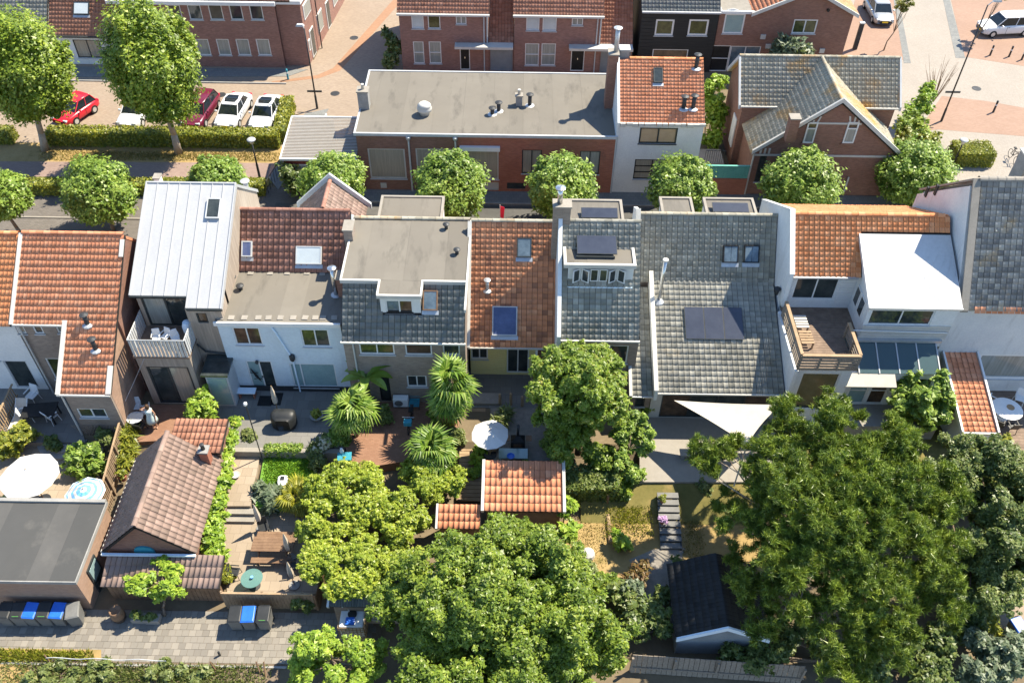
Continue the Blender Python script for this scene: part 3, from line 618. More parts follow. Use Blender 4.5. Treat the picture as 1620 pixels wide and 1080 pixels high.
# white rendered house
t = thing('terrace_house', 'white rendered house with brown tile roof above a flat roof edged with paving tiles', 'house', (-11.7, 34, 0), 'terrace houses along the gardens')
body(t, -14.82, -8.62, [(32.04, 0), (32.04, 5.0), (35.7, 5.0), (38.1, 7.2), (41.2, 4.4), (41.2, 0)], 'plaster_shade_blue')
fr = flat_roof(t, -14.9, -8.55, 31.85, 35.95, 5.1, 'bitumen', None)
mk('fascia', MB().box(-14.95, -8.6, 31.80, 31.90, 4.92, 5.16), 'white_paint', t)
p = slope(t, -14.75, -8.65, 35.75, 5.14, 38.1, 7.36, 'redbrown_tile', .29, .34, 'roll', indiv=300)
ridge(t, (-14.75, 38.12, 7.42), (-8.65, 38.12, 7.42), 'redbrown_tile')
skylight(t, p, 382, 381, 398, 406, 'grey_paint', 'skylight_blue'); skylight(t, p, 468, 389, 508, 418, 'grey_paint', 'blind_pale')
facade(t, 31.9, -14.82, -8.62, 0, 5.0, 'plaster_shade_blue', [w(366, 518, 417, 546, 2, pane=['glass_brown', 'glass_brown']), w(474, 521, 524, 549, 2, pane=['glass_green', 'glass']),
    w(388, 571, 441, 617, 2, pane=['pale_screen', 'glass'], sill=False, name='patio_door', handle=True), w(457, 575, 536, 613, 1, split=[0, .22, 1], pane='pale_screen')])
mk('plinth', MB().box(-14.8, -8.63, 31.86, 31.9, 0, .38), 'dark_metal', t)
pipe(t, [(-12.1, 31.85, 4.9), (-11.95, 31.84, 4.5), (-11.4, 31.84, 2.6), (-11.4, 31.84, 0)], .045, 'fabric_pale_blue'); mk('hopper', MB().lathe((-11.4, 31.82, 2.45), [(.09, 0), (.15, .15), (.15, .35), (.1, .45)], 8), 'dark_metal', t)
mk('wall_lamp', MB().lathe((-13.3, 31.8, 2.2), [(.05, 0), (.1, .1), (.05, .22)], 8), 'dark_metal', t)
mb = MB().path([(-13.75, 31.86, 1.75), (-13.55, 31.86, 1.2), (-13.35, 31.86, .75)], [.02, .07, .015], 6)
for s in (1, -1): mb.path([(-13.62, 31.86, 1.4), (-13.62+.22*s, 31.86, 1.45)], .02, 5); mb.path([(-13.48, 31.86, 1.0), (-13.48+.22*s, 31.86, .95)], .02, 5)
mk('lizard_ornament', mb, 'black', t)
for i, x in enumerate((353, 370, 391, 413, 429, 448, 468, 487, 503, 515, 533)):
    q = G(x-4, 503, 5.1); mk('roof_paver', MB().rbox((q[0], q[1], 5.101), .3, .3, .05, random.uniform(-.1, .1)), 'concrete', t)
for x, y in ((345, 497), (351, 473), (357, 462), (361, 452), (367, 441), (397, 432), (428, 432), (455, 432), (486, 432), (510, 433)):
    q = G(x, y, 5.1); mk('roof_paver', MB().rbox((q[0], q[1], 5.101), .3, .3, .05, random.uniform(-.1, .1)), 'concrete', t)
for x, y in ((369, 444), (381, 458)): q = G(x, y, 5.1); vent(t, q, .22, .08, 'dark_metal', flash=False)
q = G(532, 466, 5.1); vent(t, q, 1.55, .09, 'steel'); chimney(t, q[0]+.15, q[0]+.45, q[1]-.2, q[1]+.4, 5.1, 6.3, 'brick_brown', 0)
# street gable of the white house
gr = Pl((-10.15, 40.7, 7.45), (0, -1, 0), (1, 0, 1)) if False else None
for s in (-1, 1):
    pg = Pl((-10.15+s*1.85, 40.75 if s < 0 else 38.2, 5.72), (0, -1 if s < 0 else 1, 0), (-s*1.85, 0, 1.75)); Lg = math.hypot(1.85, 1.75)
    rf = mk('gable_roof', MB().pbox(pg, 0, 2.55, 0, Lg, -.1, 0), 'gap_shade_underlay', t); tiles(rf, pg, 0, 2.55, 0, Lg-.05, .27, .32, 'brown_tile', 'roll', indiv=60)
mk('gable_wall', MB().prism([(-11.9, 40.5, 3), (-8.4, 40.5, 3), (-8.4, 40.5, 5.6), (-10.15, 40.5, 7.3), (-11.9, 40.5, 5.6)], (0, .2, 0)), 'plaster_white', t)
for sg in (-1, 1):
    A_ = np.array([-10.15+sg*2.1, 40.74, 5.55]); B_ = np.array([-10.15, 40.74, 7.55])
    mk('bargeboard', MB().hexa([A_, B_, B_+[0, .16, 0], A_+[0, .16, 0], A_+[0, 0, .34], B_+[0, 0, .34], B_+[0, .16, .34], A_+[0, .16, .34]]), 'grey_paint', t)
ridge(t, (-10.15, 38.2, 7.50), (-10.15, 40.7, 7.50), 'redbrown_tile')

# flat topped house with dark tiled mansard
t = thing('terrace_house', 'brick house with grey flat top, dark tiled lower slope and small white dormer', 'house', (-5.4, 34, 0), 'terrace houses along the gardens')
body(t, -8.44, -2.34, [(31.33, 0), (31.33, 4.7), (33.2, 6.85), (37.9, 6.75), (41.1, 3.5), (41.1, 0)], 'brick_grey')
p = slope(t, -8.44, -2.34, 31.0, 4.75, 33.15, 6.92, 'dark_tile', .29, .33, 'pan', keep=lambda a, b: not (1.9 < a < 3.95 and b > 1.5), indiv=300)
rf = mk('roof', MB().box(-8.5, -2.28, 33.05, 37.95, 6.9, 7.0).box(-6.58, -4.48, 31.98, 33.05, 6.9, 7.0), 'bitumen', t); felt(rf, -8.44, -2.34, 33.1, 37.9, 7.0); felt(rf, -6.52, -4.54, 32.03, 33.09, 7.0)
mk('roof_edge', MB().box(-8.55, -6.6, 32.98, 33.1, 6.86, 7.07).box(-4.46, -2.25, 32.98, 33.1, 6.86, 7.07).box(-6.62, -4.44, 31.9, 32.02, 6.86, 7.07).box(-6.64, -6.54, 32.02, 33.1, 6.86, 7.06).box(-4.52, -4.42, 32.02, 33.1, 6.86, 7.06).box(-8.56, -8.46, 33.1, 37.95, 6.86, 7.06).box(-2.32, -2.22, 31.0, 37.95, 6.86, 7.06), 'off_white', t)
dm = facade(t, 32.05, -6.5, -4.52, 5.75, 6.9, 'white_paint', [w(609, 475, 655, 503, 2, pane=['glass_sky', 'glass_brown'], sill=True)], name='dormer')
mk('dormer_cheek', MB().prism([(-6.5, 32.06, 5.75), (-6.5, 33.1, 6.88), (-6.5, 32.06, 6.88)], (.08, 0, 0)).prism([(-4.6, 32.06, 5.75), (-4.6, 33.1, 6.88), (-4.6, 32.06, 6.88)], (.08, 0, 0)), 'off_white', t)
skylight(t, p, 669, 459, 692, 491, 'wood_brown', 'glass_sky')
ridge(t, (-8.5, 38.0, 7.05), (-2.3, 38.0, 7.05), 'mossy_tile')
mk('front_roof', MB().prism([(-8.44, 38.0, 6.98), (-8.44, 41.2, 3.6), (-8.44, 41.2, 3.4), (-8.44, 38.0, 6.8)], (6.1, 0, 0)), 'rust_tile', t)
facade(t, 31.2, -8.44, -2.34, 0, 4.7, 'brick_grey', [w(567, 542, 625, 561, 2, pane='glass_green'), w(640, 542, 684, 562, 1, pane='glass_brown'), w(700, 544, 728, 562, 1), w(598, 596, 620, 634, fr='black', pane='glass', sill=False, name='door'), w(643, 594, 676, 612, 2)])
gutter(t, -8.5, -2.3, 31.0, 4.78, 'off_white'); pipe(t, [(-7.95, 31.14, 4.6), (-7.95, 31.14, 0)], .045, 'off_white')
chimney(t, -8.75, -8.3, 36.1, 36.9, 6.6, 7.65, 'brick_grey', 0)
for x, y in ((706, 362), (723, 402)): vent(t, G(x, y, 7), .25, .07, 'dark_metal', flash=False)
mk('street_dormer', MB().box(-7.42, -4.0, 39.0, 41.2, 4.6, 5.9), 'plaster_white', t); flat_roof(t, -7.5, -3.95, 39.0, 41.35, 6.0, 'bitumen', 'concrete')

# old red tiled house with yellow back room
t = thing('terrace_house', 'house with weathered red pantile roof and yellow boarded wall under the eave', 'house', (0, 35, 0), 'terrace houses along the gardens')
body(t, -2.26, 2.36, [(33.45, 0), (33.45, 3.5), (37.25, 7.2), (41.1, 3.7), (41.1, 0)], 'brick_brown')
p = slope(t, -2.26, 2.4, 32.5, 3.0, 37.25, 7.5, 'old_red_tile', .27, .285, 'pan', indiv=300)
ridge(t, (-2.2, 37.27, 7.56), (2.3, 37.27, 7.56), 'mossy_tile')
mk('front_roof', MB().prism([(-2.26, 37.3, 7.45), (-2.26, 41.2, 3.9), (-2.26, 41.2, 3.7), (-2.26, 37.3, 7.2)], (4.6, 0, 0)), 'old_red_tile', t)
mk('verge_board', MB().pbox(p, -.14, .07, -.05, p.L, -.1, .12), 'off_white', t)
skylight(t, p, 818, 376, 841, 407, 'dark_frame', 'glass_sky'); skylight(t, p, 779, 484, 818, 531, 'grey_paint', 'skylight_blue')
u, v = p.hit(771, 459); vent(t, p.pt(u, v), .6, .07, 'zinc')
facade(t, 33.3, -2.24, 1.28, 0, 3.05, 'yellow_board', [w(745, 551, 772, 568, 2, fr='white_paint'), w(802, 551, 836, 590, 2, fr='white_paint', sill=False, name='garden_door')])
wz = W(772, 568, 33.3); dx0 = W(802, 551, 33.3)[0]
for i in range(16):
    z = .06+i*.17
    if z+.16 < wz[2]-.08: mk('board', MB().box(-2.2, wz[0]+.06, 33.272, 33.298, z, z+.155), 'yellow_board', t)
    if z < 2.8: mk('board', MB().box(wz[0]+.07, dx0-.06, 33.272, 33.298, z, z+.155), 'yellow_board', t)
facade(t, 33.34, 1.28, 2.36, 0, 3.2, 'brick_brown', [])
mk('post', MB().box(1.24, 1.36, 32.6, 32.72, 0, 2.95), 'white_paint', t); gutter(t, -2.3, 2.3, 32.5, 3.0, 'off_white')

# grey house with wide dormer
t = thing('terrace_house', 'narrow grey tiled house with wide white dormer of open casements under a solar panel', 'house', (4.4, 33, 0), 'terrace houses along the gardens')
body(t, 2.36, 6.36, [(31.61, 0), (31.61, 4.89), (35.53, 8.72), (40.6, 4.2), (40.6, 0)], 'plaster_white')
p = slope(t, 2.44, 6.36, 31.33, 4.84, 35.53, 8.91, 'grey_tile', .28, .29, 'pan', indiv=300)
ridge(t, (2.36, 35.58, 8.94), (6.36, 35.58, 8.94), 'grey_tile')
mk('front_roof', MB().prism([(2.36, 35.63, 8.81), (2.36, 40.7, 4.3), (2.36, 40.7, 4.1), (2.36, 35.63, 8.62)], (4.0, 0, 0)), 'grey_tile', t)
mk('party_wall', MB().prism([(2.2199999999999998, 31.18, 2.4), (2.2199999999999998, 31.18, 5.13), (2.2199999999999998, 35.53, 9.33), (2.2199999999999998, 36.29, 8.81), (2.2199999999999998, 36.29, 4)], (.2, 0, 0)), 'plaster_white', t)
chimney(t, 1.95, 2.8, 35.39, 36.0, 6.6, 9.85, 'brick_grey', 0)
vent(t, (2.25, 35.67, 9.9), .8, .1, 'steel', cap=True, flash=False)
facade(t, 33.45, 2.72, 5.95, 6.69, 7.82, 'white_paint', [], name='dormer')
for i in range(6):
    x = 2.93+i*0.444; an = (.55, -.55, 0, 0, .55, -.55)[i]
    c = np.array([x+.2, 33.45-.1-.10*abs(an), 6.92]); ca, sa = math.cos(an), math.sin(an)
    mb = MB()
    for lx, ww, z0_, z1_ in ((-.18, .05, 0, .78), (.18, .05, 0, .78), (0, .31, 0, .05), (0, .31, .73, .78)):
        mb.rbox((c[0]+lx*ca, c[1]+lx*sa, c[2]+z0_), ww, .05, z1_-z0_, an)
    s = mk('casement', mb, 'white_paint', t); mk('pane', MB().rbox((c[0], c[1], c[2]+.05), .3, .015, .68, an), 'glass', s)
mk('dormer_cheek', MB().prism([(2.73, 33.47, 6.73), (2.73, 34.59, 7.87), (2.73, 33.47, 7.87)], (.1, 0, 0)).prism([(5.84, 33.47, 6.73), (5.84, 34.59, 7.87), (5.84, 33.47, 7.87)], (.1, 0, 0)), 'plaster_white', t)
flat_roof(t, 2.5, 6.0, 33.26, 34.96, 7.99, 'bitumen', 'off_white')
mk('sill_board', MB().box(2.72, 5.95, 33.150000000000006, 33.440000000000005, 6.64, 6.7), 'fabric_pale_blue', t)
ps = Pl((2.45, 33.74, 8.1), (1, 0, 0), (0, 1, .22)); solar(t, ps, 912, 372, 977, 402, 1, .1); mk('panel_frame', MB().box(3.1, 5.0, 33.78, 33.83, 7.99, 8.15).box(3.1, 5.0, 34.59, 34.63, 7.99, 8.3), 'dark_frame', t)
mk('street_dormer', MB().box(2.83, 5.6, 36.29, 38.08, 5, 8.15), 'plaster_white', t); flat_roof(t, 2.8, 5.63, 36.29, 38.23, 8.24, 'bitumen', 'concrete')
pq = Pl((2.5, 36.76, 8.34), (1, 0, 0), (0, 1, .25)); solar(t, pq, 919, 328, 978, 345, 1, .08)
facade(t, 31.47, 2.36, 6.36, 0, 4.8, 'brick_grey', [wm(5.0, 5.9, .05, 2.3, sill=False, name='door'), wm(2.8, 4.4, .8, 2.2, nx=2), wm(2.9, 4.2, 3.0, 4.3, nx=2), wm(4.9, 5.9, 3.0, 4.3)])
gutter(t, 2.36, 6.36, 31.3, 4.84, 'off_white')

# wide grey house
t = thing('terrace_house', 'wide grey tiled house with long low back roof, three solar panels and steel flue', 'house', (10.3, 34, 0), 'terrace houses along the gardens')
body(t, 6.5, 13.9, [(35.9, 0), (35.9, 4.9), (37.85, 7.3), (41.1, 4.0), (41.1, 0)], 'brick_grey')
pu = slope(t, 6.62, 13.9, 35.7, 4.85, 37.9, 7.62, 'grey_tile', .29, .30, 'pan', indiv=150)
mk('party_wall', MB().prism([(6.45, 35.6, 4.6), (6.45, 35.6, 5.1), (6.45, 37.9, 7.95), (6.45, 39, 7.3), (6.45, 39, 6.6)], (.18, 0, 0)), 'plaster_white', t)
coping(t, [(6.54, 35.6, 5.1), (6.54, 37.9, 7.95)], .24, .06)
ridge(t, (6.6, 37.93, 7.66), (13.9, 37.93, 7.66), 'mossy_tile')
mk('front_roof', MB().prism([(6.5, 38, 7.5), (6.5, 41.2, 4.2), (6.5, 41.2, 4.0), (6.5, 38, 7.3)], (7.6, 0, 0)), 'grey_tile', t)
pl_ = slope(t, 7.4, 13.86, 30.0, 2.45, 35.85, 4.95, 'grey_tile', .285, .30, 'pan', indiv=300)
mk('party_wall', MB().prism([(7.23, 29.85, 2.0), (7.23, 29.85, 2.7), (7.23, 35.9, 5.4), (7.23, 35.9, 4.6)], (.17, 0, 0)), 'plaster_white', t); coping(t, [(7.31, 29.85, 2.7), (7.31, 35.9, 5.4)], .22, .05)
pst = slope(t, 6.15, 7.22, 30.1, 2.05, 35.6, 4.55, 'grey_tile', .28, .30, 'pan', indiv=60, rname='side_roof')
mk('verge_board', MB().pbox(pst, -.13, .03, -.05, 3.4, -.1, .14), 'off_white', t)
skylight(t, pu, 1145, 388, 1168, 416, 'black', 'glass_sky', 2); skylight(t, pu, 1178, 388, 1201, 416, 'black', 'glass_sky', 2)
solar(t, pl_, 1082, 485, 1178, 537, 3)
u, v = pl_.hit(1042, 476); q = pl_.pt(u, v); mk('flue', MB().tube(q, (q[0], q[1], q[2]+2.75), .1, .1, 14), 'steel', t, True); mk('flue_cap', MB().lathe((q[0], q[1], q[2]+2.75), [(.11, 0), (.15, .02), (.15, .1), (.1, .12)], 14), 'off_white', t); mk('flue_flashing', MB().lathe((q[0], q[1], q[2]-.1), [(.32, 0), (.3, .1), (.12, .25)], 12), 'zinc', t)
body(t, 6.25, 13.85, [(30.6, 0), (30.6, 2.1), (35.9, 4.3), (35.9, 0)], 'off_white')
facade(t, 30.4, 7.25, 13.85, 0, 2.45, 'off_white', [wm(7.8, 13.6, .03, 2.2, nx=4, fr='dark_frame', pane=['glass_brown', 'glass', 'glass', 'glass_brown'], sill=False, name='folding_door')])
facade(t, 30.45, 6.2, 7.22, 0, 2.05, 'brick_grey', [wm(6.45, 6.95, .8, 1.7, fr='dark_frame')])
gutter(t, 7.4, 13.86, 30.0, 2.45, 'off_white'); gutter(t, 6.15, 7.22, 30.1, 2.05, 'zinc')
for (x0, x1, sol) in ((8.0, 9.75, False), (10.4, 13.15, True)):
    mk('street_dormer', MB().box(x0+.05, x1-.05, 38.6, 40.1, 5.5, 6.85), 'plaster_white', t); flat_roof(t, x0, x1, 38.6, 40.3, 6.95, 'bitumen', 'concrete')
    if sol: pq = Pl((10, 38.9, 7.05), (1, 0, 0), (0, 1, .2)); solar(t, pq, 1126, 320, 1186, 336, 1, .06)

# orange roofed house with roof terrace
t = thing('terrace_house', 'white house with orange roof, white membrane dormer roof and wooden roof terrace', 'house', (18.5, 35, 0), 'terrace houses along the gardens')
CX0, CX1 = 13.92, 22.05
body(t, CX0+.05, CX1, [(34.5, 0), (34.5, 6.75), (36.4, 8.6), (40.8, 5.8), (40.8, 0)], 'plaster_white')
p = slope(t, CX0+.2, CX1, 34.12, 6.75, 36.4, 8.9, 'orange_tile', .265, .265, 'roll', keep=lambda a, b: a < 3.56 or b > 2.32, indiv=300)
ridge(t, (CX0+.2, 36.43, 8.94), (CX1-.3, 36.43, 8.94), 'orange_tile', .12)
pf = Pl((CX1, 40.9, 6.15), (-1, 0, 0), (0, -4.45, 2.75)); rf = mk('front_roof', MB().pbox(pf, 0, 8.0, 0, 5.23, -.1, 0), 'orange_tile', t); tiles(rf, pf, 0, 8.0, 0, 5.23, .25, .3, 'orange_tile', 'pan')
mk('party_wall', MB().prism([(CX0, 34.0, 4.9), (CX0, 34.0, 6.95), (CX0, 36.4, 9.2), (CX0, 41.0, 6.4), (CX0, 41.0, 4.4)], (.2, 0, 0)), 'plaster_white', t); coping(t, [(CX0+.1, 34.0, 6.95), (CX0+.1, 36.4, 9.2), (CX0+.1, 41.0, 6.4)], .26, .05, 'white_paint')
body(t, CX0-.02, CX0+.16, [(29.85, 0), (29.85, 4.35), (34.1, 4.35), (34.1, 0)], 'plaster_white', 'side_wall')
facade(t, 34.35, CX0+.2, 17.6, 4.42, 6.72, 'plaster_white', [w(1262, 437, 1318, 474, 2, sill=False, name='terrace_door')])
for i in range(13): mk('board', MB().box(CX0+.22, 14.4, 34.32, 34.348, 4.5+i*.17, 4.65+i*.17), 'white_paint', t); mk('board', MB().box(16.75, 17.5, 34.32, 34.348, 4.5+i*.17, 4.65+i*.17), 'white_paint', t)
gutter(t, CX0+.2, 17.4, 34.1, 6.77, 'zinc')
pmb = Pl((17.55, 32.1, 6.62), (1, 0, 0), (0, 3.6, 1.65)); Lq = math.hypot(3.6, 1.65); WQ = CX1-17.55
mk('membrane_roof', MB().pbox(pmb, -.08, WQ, -.06, Lq, -.1, .03), 'membrane', t); mk('roof_edge', MB().pbox(pmb, -.12, -.06, -.08, Lq, -.12, .07).pbox(pmb, -.06, WQ, -.1, -.05, -.14, .07), 'white_paint', t)
mbf = MB()
for k in range(6):
    ys = 2.4+.32*k; pts = [pmb.pt(ys+.15*math.sin(q*.7+k)+q*.1, .2+q*.3, .03) for q in range(10)]; mbf.path(pts, .02, 5)
mk('membrane_fold', mbf, 'membrane', t)
body(t, 17.6, CX1, [(32.4, 3.6), (32.4, 6.45), (35.7, 8.0), (35.7, 3.6)], 'plaster_white')
facade(t, 32.25, 17.6, CX1, 4.2, 6.55, 'plaster_white', [w(1380, 490, 1470, 515, 2)])
for i in range(5): mk('board', MB().box(17.62, CX1-.02, 32.22, 32.248, 4.3+i*.19, 4.475+i*.19), 'off_white', t)
mk('side_window', MB().box(17.555, 17.598, 32.7, 33.35, 5.2, 6.3).box(17.555, 17.598, 33.5, 34.1, 5.2, 6.3), 'white_paint', t); mk('side_pane', MB().box(17.54, 17.556, 32.78, 33.27, 5.28, 6.22).box(17.54, 17.556, 33.58, 34.02, 5.28, 6.22), 'glass', t)
for i in range(25):
    y = 29.95+i*.182; mk('deck_plank', MB().box(CX0+.16, 17.6 if y > 32.3 else 16.85, y, y+.168, 4.32, 4.4), 'wood_deck', t)
def rail(par, P, Q, h=1.0, mat='wood_grey'):
    P = np.array(P, float); Q = np.array(Q, float); n = max(1, round(np.linalg.norm(Q-P)/1.1)); d = (Q-P)/n; s = np.cross(Q-P, [0, 0, 1.0]); s = s/np.linalg.norm(s)
    r = mk('railing', MB().rbox(P, .09, .09, h, math.atan2(d[1], d[0])), mat, par)
    for i in range(1, n+1): mk('post', MB().rbox(P+d*i, .09, .09, h, math.atan2(d[1], d[0])), mat, r)
    for k in range(5):
        z = .08+k*.19; a = P+np.array([0, 0, z])+s*.05; b = Q+np.array([0, 0, z])+s*.05; up = np.array([0, 0, .13]); o = s*.025
        mk('slat', MB().hexa([a, b, b+o, a+o, a+up, b+up, b+o+up, a+o+up]), mat, r)
    a = P+np.array([0, 0, h]); b = Q+np.array([0, 0, h]); o = s*.08; up = np.array([0, 0, .05]); mk('handrail', MB().hexa([a-o, b-o, b+o, a+o, a-o+up, b-o+up, b+o+up, a+o+up]), 'wood_tan', r)
DZ = 4.4
rail(t, (CX0+.1, 33.7, DZ), (CX0+.1, 29.95, DZ)); rail(t, (CX0+.1, 29.9, DZ), (16.85, 29.9, DZ)); rail(t, (16.85, 29.95, DZ), (16.85, 32.2, DZ))
body(t, CX0+.15, 16.8, [(30.15, 0), (30.15, 4.3), (34.5, 4.3), (34.5, 0)], 'plaster_white')
facade(t, 30.0, CX0+.15, 16.8, 0, 4.3, 'plaster_white', [w(1270, 590, 1308, 648, 1, sill=False)])
pgl = Pl((17.5, 30.6, 3.45), (1, 0, 0), (0, 1.75, .8)); Lg = math.hypot(1.75, .8)
for i in range(4): mk('roof_pane', MB().pbox(pgl, i*1.02+.03, (i+1)*1.02-.03, 0, Lg, 0, .02), 'roof_glass', t)
mk('roof_bars', MB().pbox(pgl, -.03, .03, 0, Lg, -.04, .05).pbox(pgl, .99, 1.05, 0, Lg, -.04, .05).pbox(pgl, 2.01, 2.07, 0, Lg, -.04, .05).pbox(pgl, 3.03, 3.09, 0, Lg, -.04, .05).pbox(pgl, 4.05, 4.11, 0, Lg, -.04, .05), 'grey_paint', t)
mk('flashing', MB().box(17.5, CX1-.2, 32.05, 32.2, 4.2, 4.34), 'zinc', t)
mk('awning', MB().hexa([(16.7, 29.95, 3.1), (19.3, 29.95, 3.1), (19.3, 30.6, 3.3), (16.7, 30.6, 3.3), (16.7, 29.95, 3.15), (19.3, 29.95, 3.15), (19.3, 30.6, 3.44), (16.7, 30.6, 3.44)]), 'fabric_cream', t)
facade(t, 30.7, 17.2, CX1-.2, 0, 3.35, 'plaster_white', [wm(17.4, 18.4, 1.0, 3.0, nx=1, nz=2, pane='pale_screen', sill=False, name='glass_door'), wm(18.5, 19.4, 1.0, 3.0, nz=2, pane='glass_brown', sill=False, name='glass_door'), wm(19.7, 21.5, 1.6, 3.0, nx=2)])
mk('stoop', MB().box(16.9, CX1-.2, 29.2, 30.68, 0, .98), 'concrete', t)
pipe(t, [(17.0, 32.15, 4.95), (CX1-.1, 32.15, 4.85)], .03, 'white_paint', 'rail_bar')
vent(t, (13.75, 34.6, 5.1), .3, .07, 'dark_metal', flash=False)

# right edge house
rz_ = X2(1552, 286, 22.6); RY, RZ = rz_[1], rz_[2]
t = thing('corner_house', 'tall house at the right edge with bare white gable wall and patchy slate-grey tiles', 'house', (26, 36, 0))
EY, EZ = 32.45, 6.15
body(t, 22.2, 31, [(EY+.3, 0), (EY+.3, EZ-.1), (RY, RZ-.3), (RY+4.4, RZ-4.0), (RY+4.4, 0)], 'plaster_old')
p = slope(t, 22.6, 31, EY, EZ, RY, RZ, 'slate_tile', .29, .27, 'pan', indiv=300)
coping(t, [(22.38, EY-.1, EZ-.05), (22.38, RY, RZ+.02), (22.38, RY+4.4, RZ-3.75)], .38, .12, 'concrete', 'gable_coping')
ridge(t, (22.5, RY+.03, RZ+.06), (31, RY+.03, RZ+.06), 'concrete', .16, .42)
tiles(p.roof, Pl(p.pt(.3, -.12, .012), p.u, p.v), 0, 8.0, 0, .3, .29, .3, 'terracotta', 'pan', indiv=30)
mk('front_roof', MB().prism([(22.55, RY+.1, RZ-.05), (22.55, RY+4.5, RZ-3.9), (22.55, RY+4.5, RZ-4.05), (22.55, RY+.1, RZ-.25)], (8.4, 0, 0)), 'slate_tile', t)
mk('gable_ornament', MB().box(22.13, 22.2, RY+3.4, RY+3.6, RZ-3.5, RZ-2.9).box(22.13, 22.2, RY+2.6, RY+2.8, RZ-2.8, RZ-2.2), 'dark_metal', t)
facade(t, 32.6, 22.2, 31, 0, EZ-.1, 'plaster_old', [w(1552, 560, 1632, 600, 1, pane='curtain', fw=.14)])
chimney(t, 25.9, 27.2, RY+2.2, RY+3.2, RZ-3, RZ-.3, 'concrete_grey', 0, 'off_white')
pa = slope(t, 22.55, 24.25, 28.3, 1.75, 32.6, 3.0, 'terracotta', .27, .3, 'roll', indiv=120, rname='annex_roof')
mk('annex_edge', MB().pbox(pa, -.1, 0, -.05, pa.L, -.1, .14).pbox(pa, pa.W, pa.W+.1, -.05, pa.L, -.1, .14).pbox(pa, 0, pa.W, -.12, -.04, -.15, .06), 'white_paint', t)
body(t, 22.65, 24.15, [(28.45, -.1), (28.45, 1.6), (32.6, 2.8), (32.6, -.1)], 'plaster_white', 'annex')
# ------------------------------------------------------------------ across the street
t = thing('flat_roof_building', 'long low brick building with beige flat roof and curtained windows across the street', 'building', (-2, 54, 0))
body(t, -10.35, 6.6, [(50.35, 0), (50.35, 4.35), (58.2, 4.35), (58.2, 0)], 'brick_brown')
flat_roof(t, -10.45, 6.62, 50.1, 58.25, 4.49, 'bitumen_pale', 'grey_paint', .1, .06)
facade(t, 50.2, -10.35, -3.7, 0, 4.4, 'brick_brown', [w(581, 235, 644, 283, 1, fr='off_white', pane='curtain_tan', fw=.09), w(657, 235, 716, 283, 1, fr='off_white', pane='curtain_tan', fw=.09)])
facade(t, 50.2, -3.7, 6.6, 0, 4.4, 'brick_red', [w(729, 230, 789, 284, 1, fr='off_white', pane='curtain_tan', fw=.09), w(766, 288, 789, 301, 1, fr='off_white', pane='off_white', sill=False, name='hatch'), w(826, 237, 856, 275, 2, fr='dark_frame', pane='curtain_tan'), w(918, 239, 947, 276, 2, fr='dark_frame', pane='curtain'), w(802, 289, 831, 299, 1, fr='dark_frame', sill=False), w(930, 291, 946, 300, 1, fr='dark_frame', sill=False)], name='wall')
q = W(727, 230, 50.2); q2 = W(791, 236, 50.2); mk('shutter_box', MB().box(q[0], q2[0], 49.95, 50.19, q2[2]-.05, q[2]), 'white_paint', t)
for px in (646, 720): q = W(px, 222, 50.1); pipe(t, [(q[0], 50.1, 4.2), (q[0], 50.1, 0)], .06, 'off_white'); mk('hopper', MB().lathe((q[0], 50.1, 4.05), [(.08, 0), (.16, .12), (.16, .26), (.1, .3)], 10), 'zinc', t)
q = W(607, 293, 50.2); mk('wall_vent', MB().box(q[0]-.2, q[0]+.2, 50.16, 50.2, q[2]-.2, q[2]+.2), 'off_white', t)
q = G(672, 181, 4.49); mk('roof_fan', MB().lathe(q, [(.32, 0), (.32, .2), (.48, .32), (.50, .5), (.42, .62), (.46, .68), (.30, .84), (.08, .86)], 18), 'off_white', t, True)
q = G(577, 170, 4.49); chimney(t, q[0]-.35, q[0]+.35, q[1]-.3, q[1]+.4, 4.4, 5.75, 'concrete_grey', 1, 'concrete', 'off_white')
q = G(821, 166, 4.49); chimney(t, q[0]-.22, q[0]+.22, q[1]-.2, q[1]+.2, 4.4, 5.2, 'concrete_grey', 1, 'concrete', 'off_white')
for px, py, h in ((838, 167, .7), (789, 176, .55), (779, 181, .4)): vent(t, G(px, py, 4.49), h, .1, 'dark_metal')

t = thing('glass_veranda', 'red walled lean-to with ribbed clear roof against the flat-roofed building', 'lean-to', (-13, 50.5, 0))
pv = Pl((-15.4, 49.7, 2.75), (1, 0, 0), (0, 4.6, .35))
mk('wall', MB().box(-15.3, -10.5, 49.85, 50.0, 0, 2.7).box(-15.3, -15.15, 50.0, 53.6, 0, 2.75), 'red_wall', t)
for i in range(3):
    x = -14.6+i*1.45; f = mk('window', MB().box(x, x+.85, 49.8, 49.849, .9, 2.25), 'white_paint', t)
    for a in range(2):
        for b in range(3): mk('pane', MB().box(x+.06+a*.38, x+.41+a*.38, 49.785, 49.799, .97+b*.42, 1.34+b*.42), 'curtain', f)
mk('roof_sheet', MB().pbox(pv, 0, 4.95, 0, 4.5, 0, .03), 'clear_roof', t)
mb = MB()
for i in range(28): mb.pbox(pv, 0, 4.95, .06+i*.16, .095+i*.16, .03, .05)
mk('roof_ribs', mb, 'off_white', t); mk('roof_frame', MB().pbox(pv, -.08, 5.0, -.1, 0, -.08, .08).pbox(pv, -.08, 0, 0, 4.6, -.08, .08).pbox(pv, -.08, 5.0, 4.52, 4.62, -.08, .08), 'white_paint', t)
for x in (-13.2, -11.6): mk('rafter', MB().box(x, x+.09, 49.9, 54.2, 2.55, 2.68), 'white_paint', t)
mk('back_wall', MB().box(-15.3, -12.6, 54.2, 54.35, 0, 2.9).box(-13.4, -13.3, 54.35, 55.6, 0, 2.6), 'off_white', t)

